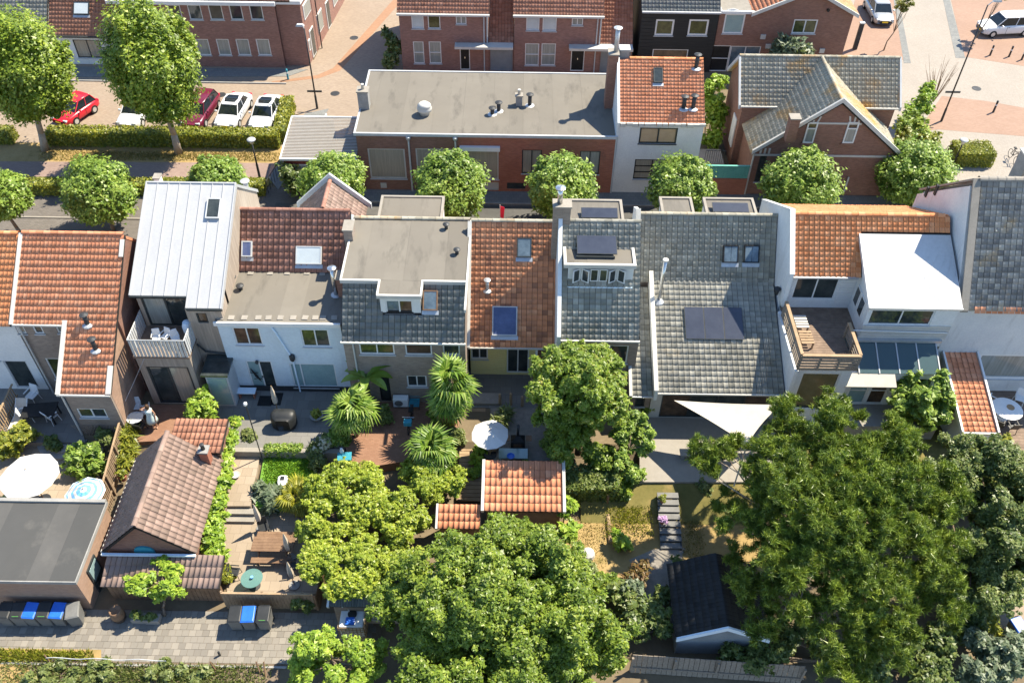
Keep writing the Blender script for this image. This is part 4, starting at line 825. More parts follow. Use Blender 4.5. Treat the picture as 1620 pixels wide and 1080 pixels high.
t = thing('narrow_house', 'narrow peeling white house with salmon tile roof and boarded upper windows', 'house', (9.4, 52, 0))
body(t, 6.68, 12.15, [(50.45, 0), (50.45, 5.3), (53.9, 7.75), (56.5, 5.9), (56.5, 0)], 'plaster_peel')
p = slope(t, 6.72, 12.2, 50.25, 5.38, 53.9, 7.95, 'terracotta', .235, .25, 'pan')
ridge(t, (7.4, 53.95, 8.0), (12.15, 53.95, 8.0), 'orange_tile')
mk('front_roof', MB().prism([(6.72, 54, 7.85), (6.72, 56.7, 5.95), (6.72, 56.7, 5.8), (6.72, 54, 7.65)], (5.45, 0, 0)), 'terracotta', t)
mk('parapet', MB().prism([(6.56, 50.2, 4.5), (6.56, 50.2, 5.5), (6.56, 53.9, 8.1), (6.56, 56.5, 6.2), (6.56, 56.5, 4.5)], (.16, 0, 0)), 'plaster_white', t)
mb = MB()
for i in range(14): mb.box(6.75+i*.39, 6.75+i*.39+random.uniform(.3, .42), 50.12+random.uniform(0, .06), 50.3, 5.30+random.uniform(-.08, .05), 5.5)
mk('broken_gutter', mb, 'off_white', t)
skylight(t, p, 1034, 107, 1049, 130, 'dark_frame', 'glass'); 
for px, py, h in ((1081, 172, .75), (1096, 172, .8), (1101, 108, .8)): u, v = p.hit(px, py); vent(t, p.pt(u, v), h, .1, 'dark_metal')
facade(t, 50.3, 6.68, 12.15, 0, 5.35, 'plaster_peel', [w(1013, 202, 1069, 228, 2, fr='dark_frame', pane='board', sill='dark_metal', fw=.1), w(1005, 252, 1056, 284, 2, fr='black', pane='curtain_tan', nz=3)])
pipe(t, [(6.6, 50.22, 4.5), (6.6, 50.22, 0)], .06, 'grey_paint')
c = chimney(t, 6.0, 6.62, 53.6, 54.4, 4.4, 8.35, 'brick_brown', 0); vent(t, (6.45, 54.0, 8.4), 1.4, .11, 'zinc', flash=False); chimney(t, 6.75, 7.35, 54.1, 54.7, 7.4, 8.45, 'concrete_grey', 0, 'off_white')

t = thing('gable_house', 'brick house with big street gable, white banding and lichen-flecked tile roofs', 'house', (20.5, 53, 0))
FY = 50.35; gx, gz, ge = 20.5, 7.25, 3.5; xl, xr = 15.75, 25.2
body(t, 15.3, 25.6, [(53.7, 0), (53.7, 4.85), (55.85, 7.0), (58.2, 4.9), (58.2, 0)], 'brick_brown')
pmn = slope(t, 15.05, 25.75, 53.45, 4.95, 55.85, 7.25, 'mossy_tile', .28, .3, 'pan')
ridge(t, (15.0, 55.88, 7.3), (25.75, 55.88, 7.3), 'mossy_tile')
mk('front_roof', MB().prism([(15.05, 55.9, 7.2), (15.05, 58.4, 4.9), (15.05, 58.4, 4.75), (15.05, 55.9, 7.0)], (10.7, 0, 0)), 'mossy_tile', t)
mk('verge_board', MB().prism([(14.95, 53.35, 4.75), (14.95, 53.35, 5.05), (14.95, 55.86, 7.38), (14.95, 58.3, 5.1), (14.95, 58.3, 4.8), (14.95, 55.86, 7.1)], (.12, 0, 0)).prism([(25.72, 53.35, 4.75), (25.72, 53.35, 5.05), (25.72, 55.86, 7.38), (25.72, 58.3, 5.1), (25.72, 58.3, 4.8), (25.72, 55.86, 7.1)], (.12, 0, 0)), 'grey_paint', t)
gutter(t, 15.1, 25.7, 53.42, 4.96, 'off_white')
mk('wall', MB().prism([(xl, 50.5, 0), (xr-.15, 50.5, 0), (xr-.15, 50.5, ge-.1), (gx, 50.5, gz-.25), (xl, 50.5, ge-.1)], (0, 5.2, 0)), 'brick_brown', t)
for s, xe in ((-1, xl-.2), (1, xr+.15)):
    P0 = (xe, 56.0, ge-.12) if s < 0 else (xe, 50.15, ge-.12)
    pg = Pl(P0, (0, -1, 0) if s < 0 else (0, 1, 0), (gx-xe, 0, gz-ge+.12)); Lg = math.hypot(gx-xe, gz-ge+.12)
    rf = mk('gable_roof', MB().pbox(pg, 0, 5.85, 0, Lg, -.12, 0), 'gap_shade_underlay', t); tiles(rf, pg, 0, 5.85, 0, Lg-.03, .27, .3, 'mossy_tile', 'pan')
    if s < 0: pgl_ = pg
    a = np.array([xe-.02*s, 50.08, ge-.15]); b = np.array([gx, 50.08, gz])
    mk('bargeboard', MB().hexa([a, b, b+[0, .14, 0], a+[0, .14, 0], a+[0, 0, .3], b+[0, 0, .3], b+[0, .14, .3], a+[0, .14, .3]]), 'off_white', t)
ridge(t, (gx, 50.2, gz+.06), (gx, 55.8, gz+.06), 'mossy_tile')
zb1 = W(1300, 195, FY)[2]; zb2 = W(1300, 246.5, FY)[2]
facade(t, FY, xl, xr-.15, 0, ge-.1, 'brick_brown', [w(1203.5, 243, 1203.5, 288, fr='dark_frame', pane='glass')], gable=[(xl, ge-.1), (gx, gz-.2), (xr-.15, ge-.1)])
mk('band', MB().box(xl-.02, xr-.13, FY-.04, FY-.002, zb2-.06, zb2+.08), 'off_white', t)
hw = (gz-.2-zb1)/(gz-ge-.1)*4.7; mk('band', MB().box(gx-hw+.15, gx+hw-.15, FY-.04, FY-.002, zb1-.06, zb1+.06), 'off_white', t)
for px in (1278.5, 1342.4):
    a = W(px, 193, FY); b = W(px+7, 226, FY); x0, x1, z1, z0 = a[0], b[0], a[2], b[2]
    f = mk('attic_window', MB().box(x0, x0+.09, FY-.07, FY-.003, z0, z1).box(x1-.09, x1, FY-.07, FY-.003, z0, z1).box(x0+.09, x1-.09, FY-.07, FY-.003, z0, z0+.09).box(x0+.09, x1-.09, FY-.07, FY-.003, z1-.5, z1-.42).box(x0+.09, x1-.09, FY-.07, FY-.003, z1-.07, z1), 'white_paint', t)
    mk('pane', MB().box(x0+.09, x1-.09, FY-.03, FY-.004, z0+.09, z1-.5), 'curtain', f); mk('pane', MB().box(x0+.09, x1-.09, FY-.03, FY-.004, z1-.42, z1-.07), 'glass_brown', f)
    mk('sill', MB().box(x0-.1, x1+.1, FY-.1, FY-.003, z0-.12, z0-.004), 'brick_brown', f)
    for k in (-1, 0, 1): cx = (x0+x1)/2; mk('keystone', MB().hexa([(cx+k*.26-.05, FY-.05, z1), (cx+k*.26+.05, FY-.05, z1), (cx+k*.26+.05, FY-.004, z1), (cx+k*.26-.05, FY-.004, z1), (cx+k*.38-.06, FY-.05, z1+.42), (cx+k*.38+.06, FY-.05, z1+.42), (cx+k*.38+.06, FY-.004, z1+.42), (cx+k*.38-.06, FY-.004, z1+.42)]), 'off_white', f)
a = W(1203.5, 243, FY); b = W(1203.5, 288, FY); cx = (a[0]+b[0])/2
for k in (-1, 0, 1): mk('keystone', MB().box(cx+k*.28-.06, cx+k*.28+.06, FY-.05, FY-.004, a[2]+.02, a[2]+.42), 'off_white', t)
u, v = pgl_.hit(1250, 215); q = pgl_.pt(u, v); chimney(t, q[0]-.3, q[0]+.3, q[1]-.3, q[1]+.3, q[2]-.3, q[2]+1.35, 'brick_brown', 0)
pipe(t, [(xl+.02, FY-.06, 3.4), (xl+.02, FY-.06, 0)], .06, 'off_white'); mk('foot_post', MB().box(22.4, 22.5, FY-.2, FY-.1, .4, 1.6), 'off_white', t)
mk('side_window', MB().box(15.22, 15.29, 54.2, 55.2, 1.2, 3.4), 'white_paint', t)

t = thing('garden_wall', 'brick wall topped by a teal board fence beside the gable house', 'wall', (13.9, 50.3, 0))
mk('wall', MB().box(12.2, 15.7, 50.2, 50.4, 0, 1.35), 'brick_red', t)
for i in range(12): mk('board', MB().box(12.22+i*.29, 12.22+i*.29+.28, 50.24, 50.28, 1.36, 2.3), 'teal_board', t)
mk('cap_rail', MB().box(12.2, 15.7, 50.19, 50.33, 2.3, 2.36), 'teal_board', t)
t = thing('garden_steps', 'stone landing with iron railing in the yard behind the teal fence', 'landing', (13.5, 53.5, 0))
mk('slab', MB().box(12.4, 14.6, 52.6, 54.4, 0, .9), 'concrete', t); mb = MB()
for i in range(10): mb.tube((13.2+i*.15, 52.7, .9), (13.2+i*.15, 52.7, 1.9), .015, n=5)
mb.tube((13.2, 52.7, 1.9), (14.55, 52.7, 1.9), .025, n=6); mk('railing', mb, 'dark_metal', t)

# ------------------------------------------------------------------ far row
for k, (x0, x1, lx, lab) in enumerate(((-9.15, -2.2, 0, 'brick row house with zigzag curtain upstairs and grey garage on its right, far row'), (-.18, 6.65, 1, 'brick row house with pale blinds upstairs behind the narrow white house, far row'))):
    t = thing('row_house', lab, 'house', ((x0+x1)/2, 68, 0), 'brick row houses with garages')
    Yw = 66.5; dx = (0, 0)[k]
    ws = [[w(650, 20, 671, 46, pane='blind_pale'), w(676, 20, 697, 46, pane='glass_green'), w(721, 26, 738, 39, 2, pane='curtain'), w(653, 66, 672, 101, nz=2, pane='curtain'), w(678, 66, 699, 101, nz=2, pane='curtain'), w(727, 74, 744, 111, fr='white_paint', pane='black', sill=False, name='door', handle=True)],
          [w(833, 22, 853, 49, pane='blind_pale'), w(859, 22, 880, 50, pane='blind_pale'), w(905, 29, 922, 41, 2, pane='curtain'), w(831, 69, 852, 104, nz=2, pane='curtain'), w(857, 69, 878, 104, nz=2, pane='curtain'), w(904, 77, 923, 113, fr='white_paint', pane='black', sill=False, name='door', handle=True)]][k]
    facade(t, Yw, x0, x1, 0, 5.0, 'brick_purple', ws); body(t, x0, x1, [(Yw+.14, 0), (Yw+.14, 4.95), (71, 8.8), (75, 5), (75, 0)], 'brick_purple')
    slope(t, x0-.1, x1+.1, Yw-.35, 4.95, 71, 9.0, 'rust_tile', .24, .33, 'pan'); gutter(t, x0-.1, x1+.1, Yw-.35, 5.0, 'off_white', .12)
    g0, g1 = (x1+.02, x1+2.0) if k == 0 else (x1+.02, x1+2.6)
    facade(t, Yw+.1, g0, g1, 0, 2.3, 'brick_purple', [wm(g0+.1, g1-.08, .02, 2.05, fr='grey_door', pane='grey_door', sill=False, name='garage_door', handle=False)])
    body(t, g0, g1, [(Yw+.24, 0), (Yw+.24, 2.2), (71, 6.0), (71, 0)], 'brick_purple'); slope(t, g0, g1, Yw+.1, 2.35, 71, 6.3, 'rust_tile', .24, .33, 'pan', rname='garage_roof')
    c0 = W(720 if k == 0 else 900, 72, Yw)[0]; mk('canopy', MB().box(c0, g1-.05, Yw-.75, Yw+.09, 2.3, 2.5), 'off_white', t)
    for xx in (x1-.35, x1-.1): pipe(t, [(xx, Yw-.06, 4.9), (xx, Yw-.06, 2.5 if xx > x1-.2 else 0)], .05, 'grey_paint')
t = thing('black_house', 'black boarded house with grey roof in the far row', 'house', (12.6, 68, 0))
facade(t, 67, 9.75, 15.75, 0, 5.15, 'black_board', [w(1038, 31, 1064, 57, pane='glass_green', fw=.14), w(1091, 31, 1118, 57, pane='glass_green', fw=.14), w(1033, 78, 1083, 118, pane='glass_brown', sill=False, name='shop_window')])
for i in range(17): mk('board', MB().box(9.76, 10.9, 66.97, 66.998, .05+i*.3, .33+i*.3), 'black_board', t)
body(t, 9.75, 15.75, [(67.14, 0), (67.14, 5.1), (71, 8), (75, 5), (75, 0)], 'black_board'); slope(t, 9.65, 15.8, 66.8, 5.1, 71, 8.2, 'dark_tile', .28, .33, 'pan'); gutter(t, 9.7, 15.8, 66.8, 5.15, 'grey_paint', .1)
t = thing('brick_gable_house', 'brown brick house with arched upper window and shallow gable, far row', 'house', (20.5, 69, 0))
facade(t, 67.1, 15.8, 26.2, 0, 5.0, 'brick_brown', [w(1148, 22, 1174, 54, pane='pale_screen', fw=.12), w(1257, 31, 1289, 54, 2, pane='glass_green', fw=.1), w(1125, 72, 1148, 118, fr='white_paint', pane=['black'], sill=False, name='door', nz=2), w(1157, 73, 1196, 112, 2, fr='white_paint', pane='glass_sky', sill=False, name='shop_window')], gable=[(18.5, 5.0), (22.6, 6.9), (26.2, 5.0)])
body(t, 15.8, 26.2, [(67.25, 0), (67.25, 4.9), (78, 4.9), (78, 0)], 'brick_brown'); flat_roof(t, 15.8, 18.7, 66.95, 72, 5.1, 'gravel_roof', 'white_paint')
a = W(1160, 20, 67.05); mk('window_arch', MB().prism([(a[0]-.72+.0, 67.05, a[2]-.02), (a[0]+.62, 67.05, a[2]-.02), (a[0]+.35, 67.05, a[2]+.22), (a[0]-.05, 67.05, a[2]+.3), (a[0]-.45, 67.05, a[2]+.22)], (0, .045, 0)), 'white_paint', t)
for s in (-1, 1):
    xe = 18.2 if s < 0 else 26.5; pg = Pl((xe, 75 if s < 0 else 66.8, 5.0), (0, -1, 0) if s < 0 else (0, 1, 0), (22.6-xe, 0, 2.0)); Lg = math.hypot(22.6-xe, 2.0)
    rf = mk('roof', MB().pbox(pg, 0, 8.2, 0, Lg, -.1, 0), 'gap_shade_underlay', t); tiles(rf, pg, 0, 8.2, 0, Lg, .3, .33, 'terracotta', 'pan')
    A = np.array([xe, 66.72, 4.85]); Bq = np.array([22.6, 66.72, 6.85]); mk('bargeboard', MB().hexa([A, Bq, Bq+[0, .12, 0], A+[0, .12, 0], A+[0, 0, .28], Bq+[0, 0, .28], Bq+[0, .12, .28], A+[0, .12, .28]]), 'off_white', t)
for px, py in ((1207, 58), (1215, 73), (1300, 80)): a = W(px, py, 67.1); mk('wall_box', MB().box(a[0]-.2, a[0]+.2, 66.98, 67.098, a[2]-.18, a[2]+.18), 'off_white', t)
a = W(1310, 16, 67.1); mk('wall_vent', MB().tube((a[0], 66.95, a[2]), (a[0], 67.1, a[2]), .12), 'black', t)

t = thing('apartment_block', 'red-brown brick block of two storeys beside the car park with rows of white windows', 'building', (-22, 70, 0))
Yw = 66.7
facade(t, Yw, -31.5, -18.75, 0, 5.3, 'brick_purple', [w(a, 8, b, 32, 1) for a, b in ((263, 290), (295, 322), (328, 355), (361, 386), (393, 418))]+[w(a, 62, b, 88, 1, pane='curtain') for a, b in ((275, 302), (308, 335), (341, 367), (372, 398), (404, 430))])
facade(t, Yw+.35, -18.75, -16.85, 0, 5.3, 'brick_purple', [])
mk('wall', MB().hexa([(-31.5, Yw+.5, 0), (-16.85, Yw+.5, 0), (-15.6, 80, 0), (-31.5, 80, 0), (-31.5, Yw+.5, 5.25), (-16.85, Yw+.5, 5.25), (-15.6, 80, 5.25), (-31.5, 80, 5.25)]), 'brick_purple', t)
mk('fascia', MB().box(-31.6, -18.6, Yw-.35, Yw+.3, 5.3, 5.58).hexa([(-18.6, Yw, 5.3), (-16.7, Yw, 5.3), (-15.4, 80, 5.3), (-18.6, 80, 5.3), (-18.6, Yw, 5.58), (-16.7, Yw, 5.58), (-15.4, 80, 5.58), (-18.6, 80, 5.58)]), 'white_paint', t)
slope(t, -31.6, -17.5, Yw-.1, 5.6, 73, 9.5, 'rust_tile', .28, .34, 'pan')
for (y0, y1, z0, z1, nm) in ((68.2, 69.2, .1, 2.4, 'door'), (67.6, 68.0, 1.0, 1.9, 'window'), (70.5, 72.0, 1.0, 2.6, 'window'), (73.2, 74.2, .1, 2.4, 'door'), (67.6, 69.4, 3.6, 4.8, 'window'), (75.5, 77.0, 1.0, 2.6, 'window')):
    xs = lambda y: -16.85+(y-Yw-.5)*(1.25/12.8)+.01
    f = mk(nm, MB().hexa([(xs(y0)-.05, y0, z0), (xs(y0)+.05, y0, z0), (xs(y1)+.05, y1, z0), (xs(y1)-.05, y1, z0), (xs(y0)-.05, y0, z1), (xs(y0)+.05, y0, z1), (xs(y1)+.05, y1, z1), (xs(y1)-.05, y1, z1)]), 'white_paint', t)
    mk('pane', MB().hexa([(xs(y0), y0+.1, z0+.1), (xs(y0)+.07, y0+.1, z0+.1), (xs(y1)+.07, y1-.1, z0+.1), (xs(y1), y1-.1, z0+.1), (xs(y0), y0+.1, z1-.1), (xs(y0)+.07, y0+.1, z1-.1), (xs(y1)+.07, y1-.1, z1-.1), (xs(y1), y1-.1, z1-.1)]), 'glass' if nm == 'door' else 'curtain', f)
pipe(t, [(-16.3, 70, 5.2), (-16.3, 70, 0)], .05, 'dark_metal')
t = thing('low_white_house', 'low white house with brown tile roof and skylight behind the car park', 'house', (-34, 69, 0))
facade(t, 66.8, -37.0, -31.6, 0, 2.55, 'plaster_white', [w(114, 63, 166, 92, 2, fr='dark_frame', pane='curtain_tan')]); body(t, -37, -31.6, [(66.94, 0), (66.94, 2.5), (71, 6.5), (75, 3), (75, 0)], 'plaster_white')
p = slope(t, -37.05, -31.55, 66.5, 2.55, 71.5, 7.2, 'rust_tile', .26, .34, 'pan'); skylight(t, p, 116, 3, 140, 23, 'dark_frame', 'blind_pale'); gutter(t, -37.05, -31.6, 66.5, 2.58, 'dark_frame', .1)
t = thing('grey_roof_house', 'white house with grey tile roof in the top left corner', 'house', (-41, 69, 0))
body(t, -46, -37.1, [(67, 0), (67, 3.1), (71.5, 7), (75, 3), (75, 0)], 'plaster_white'); slope(t, -46, -37.08, 66.7, 3.0, 71.5, 7.4, 'grey_tile', .28, .34, 'pan'); facade(t, 66.85, -46, -37.1, 0, 3.05, 'plaster_white', [wm(-41.5, -39.5, .9, 2.2, nx=2)])

# ------------------------------------------------------------------ garden buildings
t = thing('brick_garage', 'flat-roofed brick garage at the bottom left with dark bitumen roof', 'garage', (-22, 21.4, ZL))
mk('wall', MB().box(-27, -18.72, 19.5, 23.4, ZL-.1, 1.5), 'brick_tan', t); flat_roof(t, -27.1, -18.66, 19.42, 23.45, 1.6, 'bitumen_dark', None); mk('roof_edge', MB().box(-27.1, -18.61, 19.37, 19.42, 1.45, 1.64).box(-18.66, -18.61, 19.42, 23.5, 1.45, 1.64).box(-27.1, -18.66, 23.42, 23.6, 1.4, 1.72), 'concrete_grey', t)
f = mk('side_door', MB().box(-18.72, -18.66, 20.3, 21.2, ZL, .9), 'dark_frame', t); mk('pane', MB().box(-18.66, -18.648, 20.4, 21.1, -.1, .75), 'pale_screen', f); mk('pane', MB().box(-18.66, -18.648, 20.4, 21.1, -.75, -.25), 'glass', f)

t = thing('garden_house', 'steep brown ribbed-tile garden house with brick gable and chimney', 'outbuilding', (-16.1, 23.7, ZL))
rx, rzz, ez = -16.15, 3.3, 1.2; y0, y1 = 21.12, 26.3
mk('wall', MB().prism([(-18.05, 21.3, ZL), (-14.15, 21.3, ZL), (-14.15, 21.3, ez-.05), (rx, 21.3, rzz-.2), (-18.05, 21.3, ez-.05)], (0, 4.8, 0)), 'brick_brown', t)
for s, xe in ((-1, -18.2), (1, -14.0)):
    P0 = (xe, y1, ez) if s < 0 else (xe, y0, ez); pg = Pl(P0, (0, -1, 0) if s < 0 else (0, 1, 0), (rx-xe, 0, rzz-ez)); Lg = math.hypot(rx-xe, rzz-ez)
    rf = mk('roof', MB().pbox(pg, 0, y1-y0, 0, Lg, -.1, 0), 'gap_shade_underlay', t); tiles(rf, pg, 0, y1-y0, 0, Lg-.02, .26, .36, 'brown_tile', 'rib', indiv=140 if s > 0 else 0)
    if s < 0: mk('eave_edge', MB().pbox(pg, 0, y1-y0, -.03, .03, -.05, .06), 'off_white', t)
ridge(t, (rx, y0, rzz+.04), (rx, y1, rzz+.04), 'brown_tile', .12, .4)
mk('green_shutter', MB().prism([(-17.0+.45*math.cos(a)+.65, 21.22, -.2+1.35+.35*math.sin(a)) for a in np.linspace(0, math.pi, 9)]+[(-16.8, 21.22, -.2), (-15.9, 21.22, -.2)], (0, .075, 0)), 'plastic_teal', t)
q = W(325, 727, 25.9); chimney(t, -14.75, -14.35, 25.7, 26.1, 1.2, 2.5, 'brick_red', 1, 'concrete_grey', 'dark_metal')
gutter(t, -18.2, -14.0, 21.1, 1.18, 'fabric_pale_blue')
pb = slope(t, -16.6, -14.0, 26.3, 1.75, 28.2, 2.0, 'rust_tile', .24, .4, 'rib', rname='back_roof'); body(t, -16.5, -14.1, [(26.4, -.6), (26.4, 1.6), (28.1, 1.85), (28.1, -.1)], 'brick_brown', 'back_wall')
pb = slope(t, -18.0, -12.75, 19.75, .62, 21.15, 1.02, 'brown_tile', .235, .5, 'rib', rname='lean_to_roof'); mk('lean_to_wall', MB().box(-17.9, -12.85, 20.0, 20.1, ZL, .5), 'wood_brown', t)
for i in range(26): mk('wall_board', MB().box(-17.9+i*.195, -17.9+i*.195+.18, 19.96, 19.998, ZL, .48), 'wood_brown', t)

t = thing('terracotta_shed', 'shed with ribbed salmon tile roof beside the boardwalk', 'shed', (.7, 25, ZL))
pb = slope(t, -1.2, 2.5, 23.7, 1.05, 26.2, 1.6, 'terracotta', .27, .42, 'rib', indiv=100); mk('verge_board', MB().pbox(pb, -.14, .0, -.05, pb.L, -.1, .16).pbox(pb, pb.W, pb.W+.14, -.05, pb.L, -.1, .16), 'off_white', t)
body(t, -1.1, 2.4, [(23.9, ZL), (23.9, .9), (26.1, 1.45), (26.1, -.4)], 'wood_brown')
pb = slope(t, -3.35, -1.35, 23.0, .6, 24.1, .95, 'terracotta', .25, .4, 'rib', rname='low_roof'); body(t, -3.25, -1.4, [(23.1, ZL), (23.1, .45), (24.0, .8), (24.0, ZL)], 'wood_brown', 'low_wall')
mk('verge_board', MB().pbox(pb, -.1, .0, -.05, pb.L, -.1, .14), 'off_white', t)
t = thing('small_shed', 'small dark-roofed shed half hidden under the vine behind the water tank', 'shed', (-6.3, 19.6, ZL))
pb = slope(t, -7.75, -4.6, 18.9, .75, 20.8, 1.25, 'dark_tile', .25, .5, 'rib'); body(t, -7.6, -4.8, [(19.1, ZL), (19.1, .6), (20.7, 1.1), (20.7, ZL)], 'brick_grey'); facade(t, 18.98, -7.6, -4.8, ZL, .6, 'brick_grey', [wm(-6.0, -5.3, -.5, .4, fw=.1)])
mk('edge_board', MB().pbox(pb, -.1, 0, -.05, pb.L, -.1, .12), 'white_paint', t)
t = thing('black_shed', 'black-roofed garden shed with pale gable boards in the shade of the pine', 'shed', (9.1, 19.3, ZL))
ax, az_, e0, e1 = 9.15, 1.75, 7.15, 11.1
for s, xe in ((-1, e0), (1, e1)):
    P0 = (xe, 21.2, .75) if s < 0 else (xe, 17.7, .75); pg = Pl(P0, (0, -1, 0) if s < 0 else (0, 1, 0), (ax-xe, 0, az_-.75)); Lg = math.hypot(ax-xe, az_-.75)
    rf = mk('roof', MB().pbox(pg, 0, 3.5, 0, Lg, -.1, 0), 'gap_shade_underlay', t); tiles(rf, pg, 0, 3.5, 0, Lg, .2, .3, 'tar_tile', 'flat')
    A = np.array([xe, 17.6, .55]); Bq = np.array([ax, 17.6, 1.6]); mk('bargeboard', MB().hexa([A, Bq, Bq+[0, .09, 0], A+[0, .09, 0], A+[0, 0, .25], Bq+[0, 0, .25], Bq+[0, .09, .25], A+[0, .09, .25]]), 'fabric_pale_blue', t)
mk('wall', MB().prism([(e0+.15, 17.8, ZL), (e1-.15, 17.8, ZL), (e1-.15, 17.8, .7), (ax, 17.8, 1.6), (e0+.15, 17.8, .7)], (0, 3.3, 0)), 'grey_door', t)
# ------------------------------------------------------------------ vegetation
def unit(v): return v/(np.linalg.norm(v, axis=1, keepdims=True)+1e-9)
def rsph(n): return unit(rng.normal(size=(n, 3)))
def leafmesh(name, C, N_, size, elong, tone, jit=.35):
    n = len(C); a = rsph(n); N_ = unit(N_); a = unit(a-N_*(a*N_).sum(1, keepdims=True)); b = np.cross(N_, a)
    s = (size*rng.uniform(1-jit, 1+jit, n))[:, None]; fold = N_*s*.16
    q = rng.uniform(-.35, .35, n)[:, None]*s
    V = np.stack([C+a*s*elong*.62, C+b*s*.6+a*q, C-a*s*elong*.35-b*s*.55+fold], 1).reshape(-1, 3)
    return npmesh(name, V, np.arange(3*n).reshape(n, 3), np.clip(tone, 0, 1))
def frac(L, k=11, rag=1.0):
    """break each clump into smaller uneven ones"""
    m = len(L); d = rsph(m*k); P_ = np.repeat(L, k, 0); f = rng.uniform(.4, .55+.6*rag, m*k)
    S = np.concatenate([P_[:, :3]+d*(P_[:, 3]*f)[:, None], (P_[:, 3]*rng.uniform(.16, .42, m*k))[:, None]], 1)
    return np.concatenate([L*[1, 1, 1, .7], S])
def lumps_pts(L, n, shell=.55, up=.35, rag=1.0):
    """L: (k,4) lump centres and radii -> points on and in them, outward normals, tones"""
    L = frac(np.array(L, float), 11, rag); wgt = L[:, 3]**2; k = rng.choice(len(L), n, p=wgt/wgt.sum()); d = rsph(n); d[:, 2] = np.where(rng.random(n) < .55, np.abs(d[:, 2]), d[:, 2])
    r = L[k, 3]*np.clip(.68+.26*rag*rng.normal(size=n), .05, 1.3)
    C = L[k, :3]+d*r[:, None]; N_ = d*.6+rsph(n)*.6+np.array([0, 0, up+.35]); lt = rng.random(len(L))
    tone = .0+.36*lt[k]+.66*rng.random(n)**1.5
    return C, N_, tone
def ell_lumps(c, r, k, lr, lo=.45, zmin=None):
    d = rsph(k); f = rng.uniform(lo, .88, k)[:, None]; P_ = np.array(c)+d*f*np.array(r); m = float(np.mean(r))
    R_ = rng.uniform(.7, 1.2, k)*lr*m; out = np.concatenate([P_, R_[:, None]], 1)
    if zmin is not None: out = out[out[:, 2] > zmin]
    return out
def trunk_mesh(base, top, r, limbs, seed=0, bend=.25):
    rr = random.Random(seed); b = np.array(base, float); t_ = np.array(top, float); mb = MB(); pts = []; rad = []
    for i in range(6):
        f = i/5; pts.append(b+(t_-b)*f+np.array([rr.uniform(-1, 1), rr.uniform(-1, 1), 0])*bend*(f*(1-f))*2); rad.append(r*(1-.55*f)*(1.25 if i == 0 else 1))
    mb.path(pts, rad, 9)
    for q in limbs:
        s = pts[rr.choice((2, 3, 4, 4))]; m = (s+np.array(q[:3]))/2+np.array([rr.uniform(-.2, .2), rr.uniform(-.2, .2), rr.uniform(0, .3)]); mb.path([s, m, q[:3]], [r*.42, r*.26, r*.1], 6)
    return mb
def tree(name, label, base, L, n, size, mat, r=.16, bark='bark', elong=1.5, group=None, up=.35, top=None, nl=14, shell=.55, cat='tree', rag=1.0, hull=None):
    t = thing(name, label, cat, tuple(map(float, base)), group); L = np.array(L, float); cz = L[:, :3].mean(0)
    tp = np.array(top) if top is not None else np.array([cz[0], cz[1], cz[2]+.2*(L[:, 2].max()-cz[2])])
    mk('trunk', trunk_mesh(base, tp, r, [L[i] for i in rng.choice(len(L), min(nl, len(L)), False)], int(abs(base[0])*10)), bark, t, True)
    C, N_, tn = lumps_pts(L, n, shell, up, rag)
    if hull:
        hc, hr, fr_ = hull; m_ = int(n*fr_); d = rsph(m_); B3 = rsph(90); amp = rng.uniform(-.42, .20, 90)
        wgt = np.exp(-((1-d@B3.T)/.018)); rad = .95+(wgt*amp).sum(1)/(wgt.sum(1)+.3)+rng.normal(size=m_)*.085; rad *= np.where(rng.random(m_) < .3, rng.uniform(.6, .95, m_), 1)
        C = np.concatenate([C, np.array(hc)+d*rad[:, None]*np.array(hr)]); N_ = np.concatenate([N_, d*.6+rsph(m_)*.6+[0, 0, .7]])
        tn = np.concatenate([tn, .36*(wgt*rng.random(90)).sum(1)/(wgt.sum(1)+1e-6)+.66*rng.random(m_)**1.5])
    mk('crown', leafmesh('crown', C, N_, size, elong, tn), mat, t); return t
def shrub(name, label, spots, n, size, mat, z0=None, elong=1.6, cat='shrub', group=None, stem=True, up=.35):
    """spots: (px, py, z, radius)"""
    L = [(*G(a, b, z), r) for a, b, z, r in spots]; L = np.array([(q[0], q[1], q[2], q[3]) for q in L]); c = L[:, :3].mean(0); zb = z0 if z0 is not None else zg(c[1])+.02
    t = thing(name, label, cat, (c[0], c[1], zb), group)
    if stem:
        mb = MB().tube((c[0], c[1], zb-.08), (c[0], c[1], zb+.1), .07, .06, 6)
        for q in L[:10]: mb.path([(c[0], c[1], zb-.05), (c[0]*.6+q[0]*.4, c[1]*.6+q[1]*.4, zb+.08), (c[0]*.3+q[0]*.7, c[1]*.3+q[1]*.7, (zb+q[2])/2), q[:3]], [.05, .045, .035, .012], 5)
        mk('stems', mb, 'bark', t)
    EX = []
    for q in L:
        for _ in range(5): d = rsph(1)[0]; EX.append((*(q[:3]+d*q[3]*.55), q[3]*rng.uniform(.4, .62)))
    L2 = np.concatenate([L*[1, 1, 1, .75], np.array(EX)]); C, N_, tn = lumps_pts(L2, n, .45, up); C[:, 2] = np.maximum(C[:, 2], zb+.02)
    mk('foliage', leafmesh('foliage', C, N_, size, elong, tn), mat, t); return t
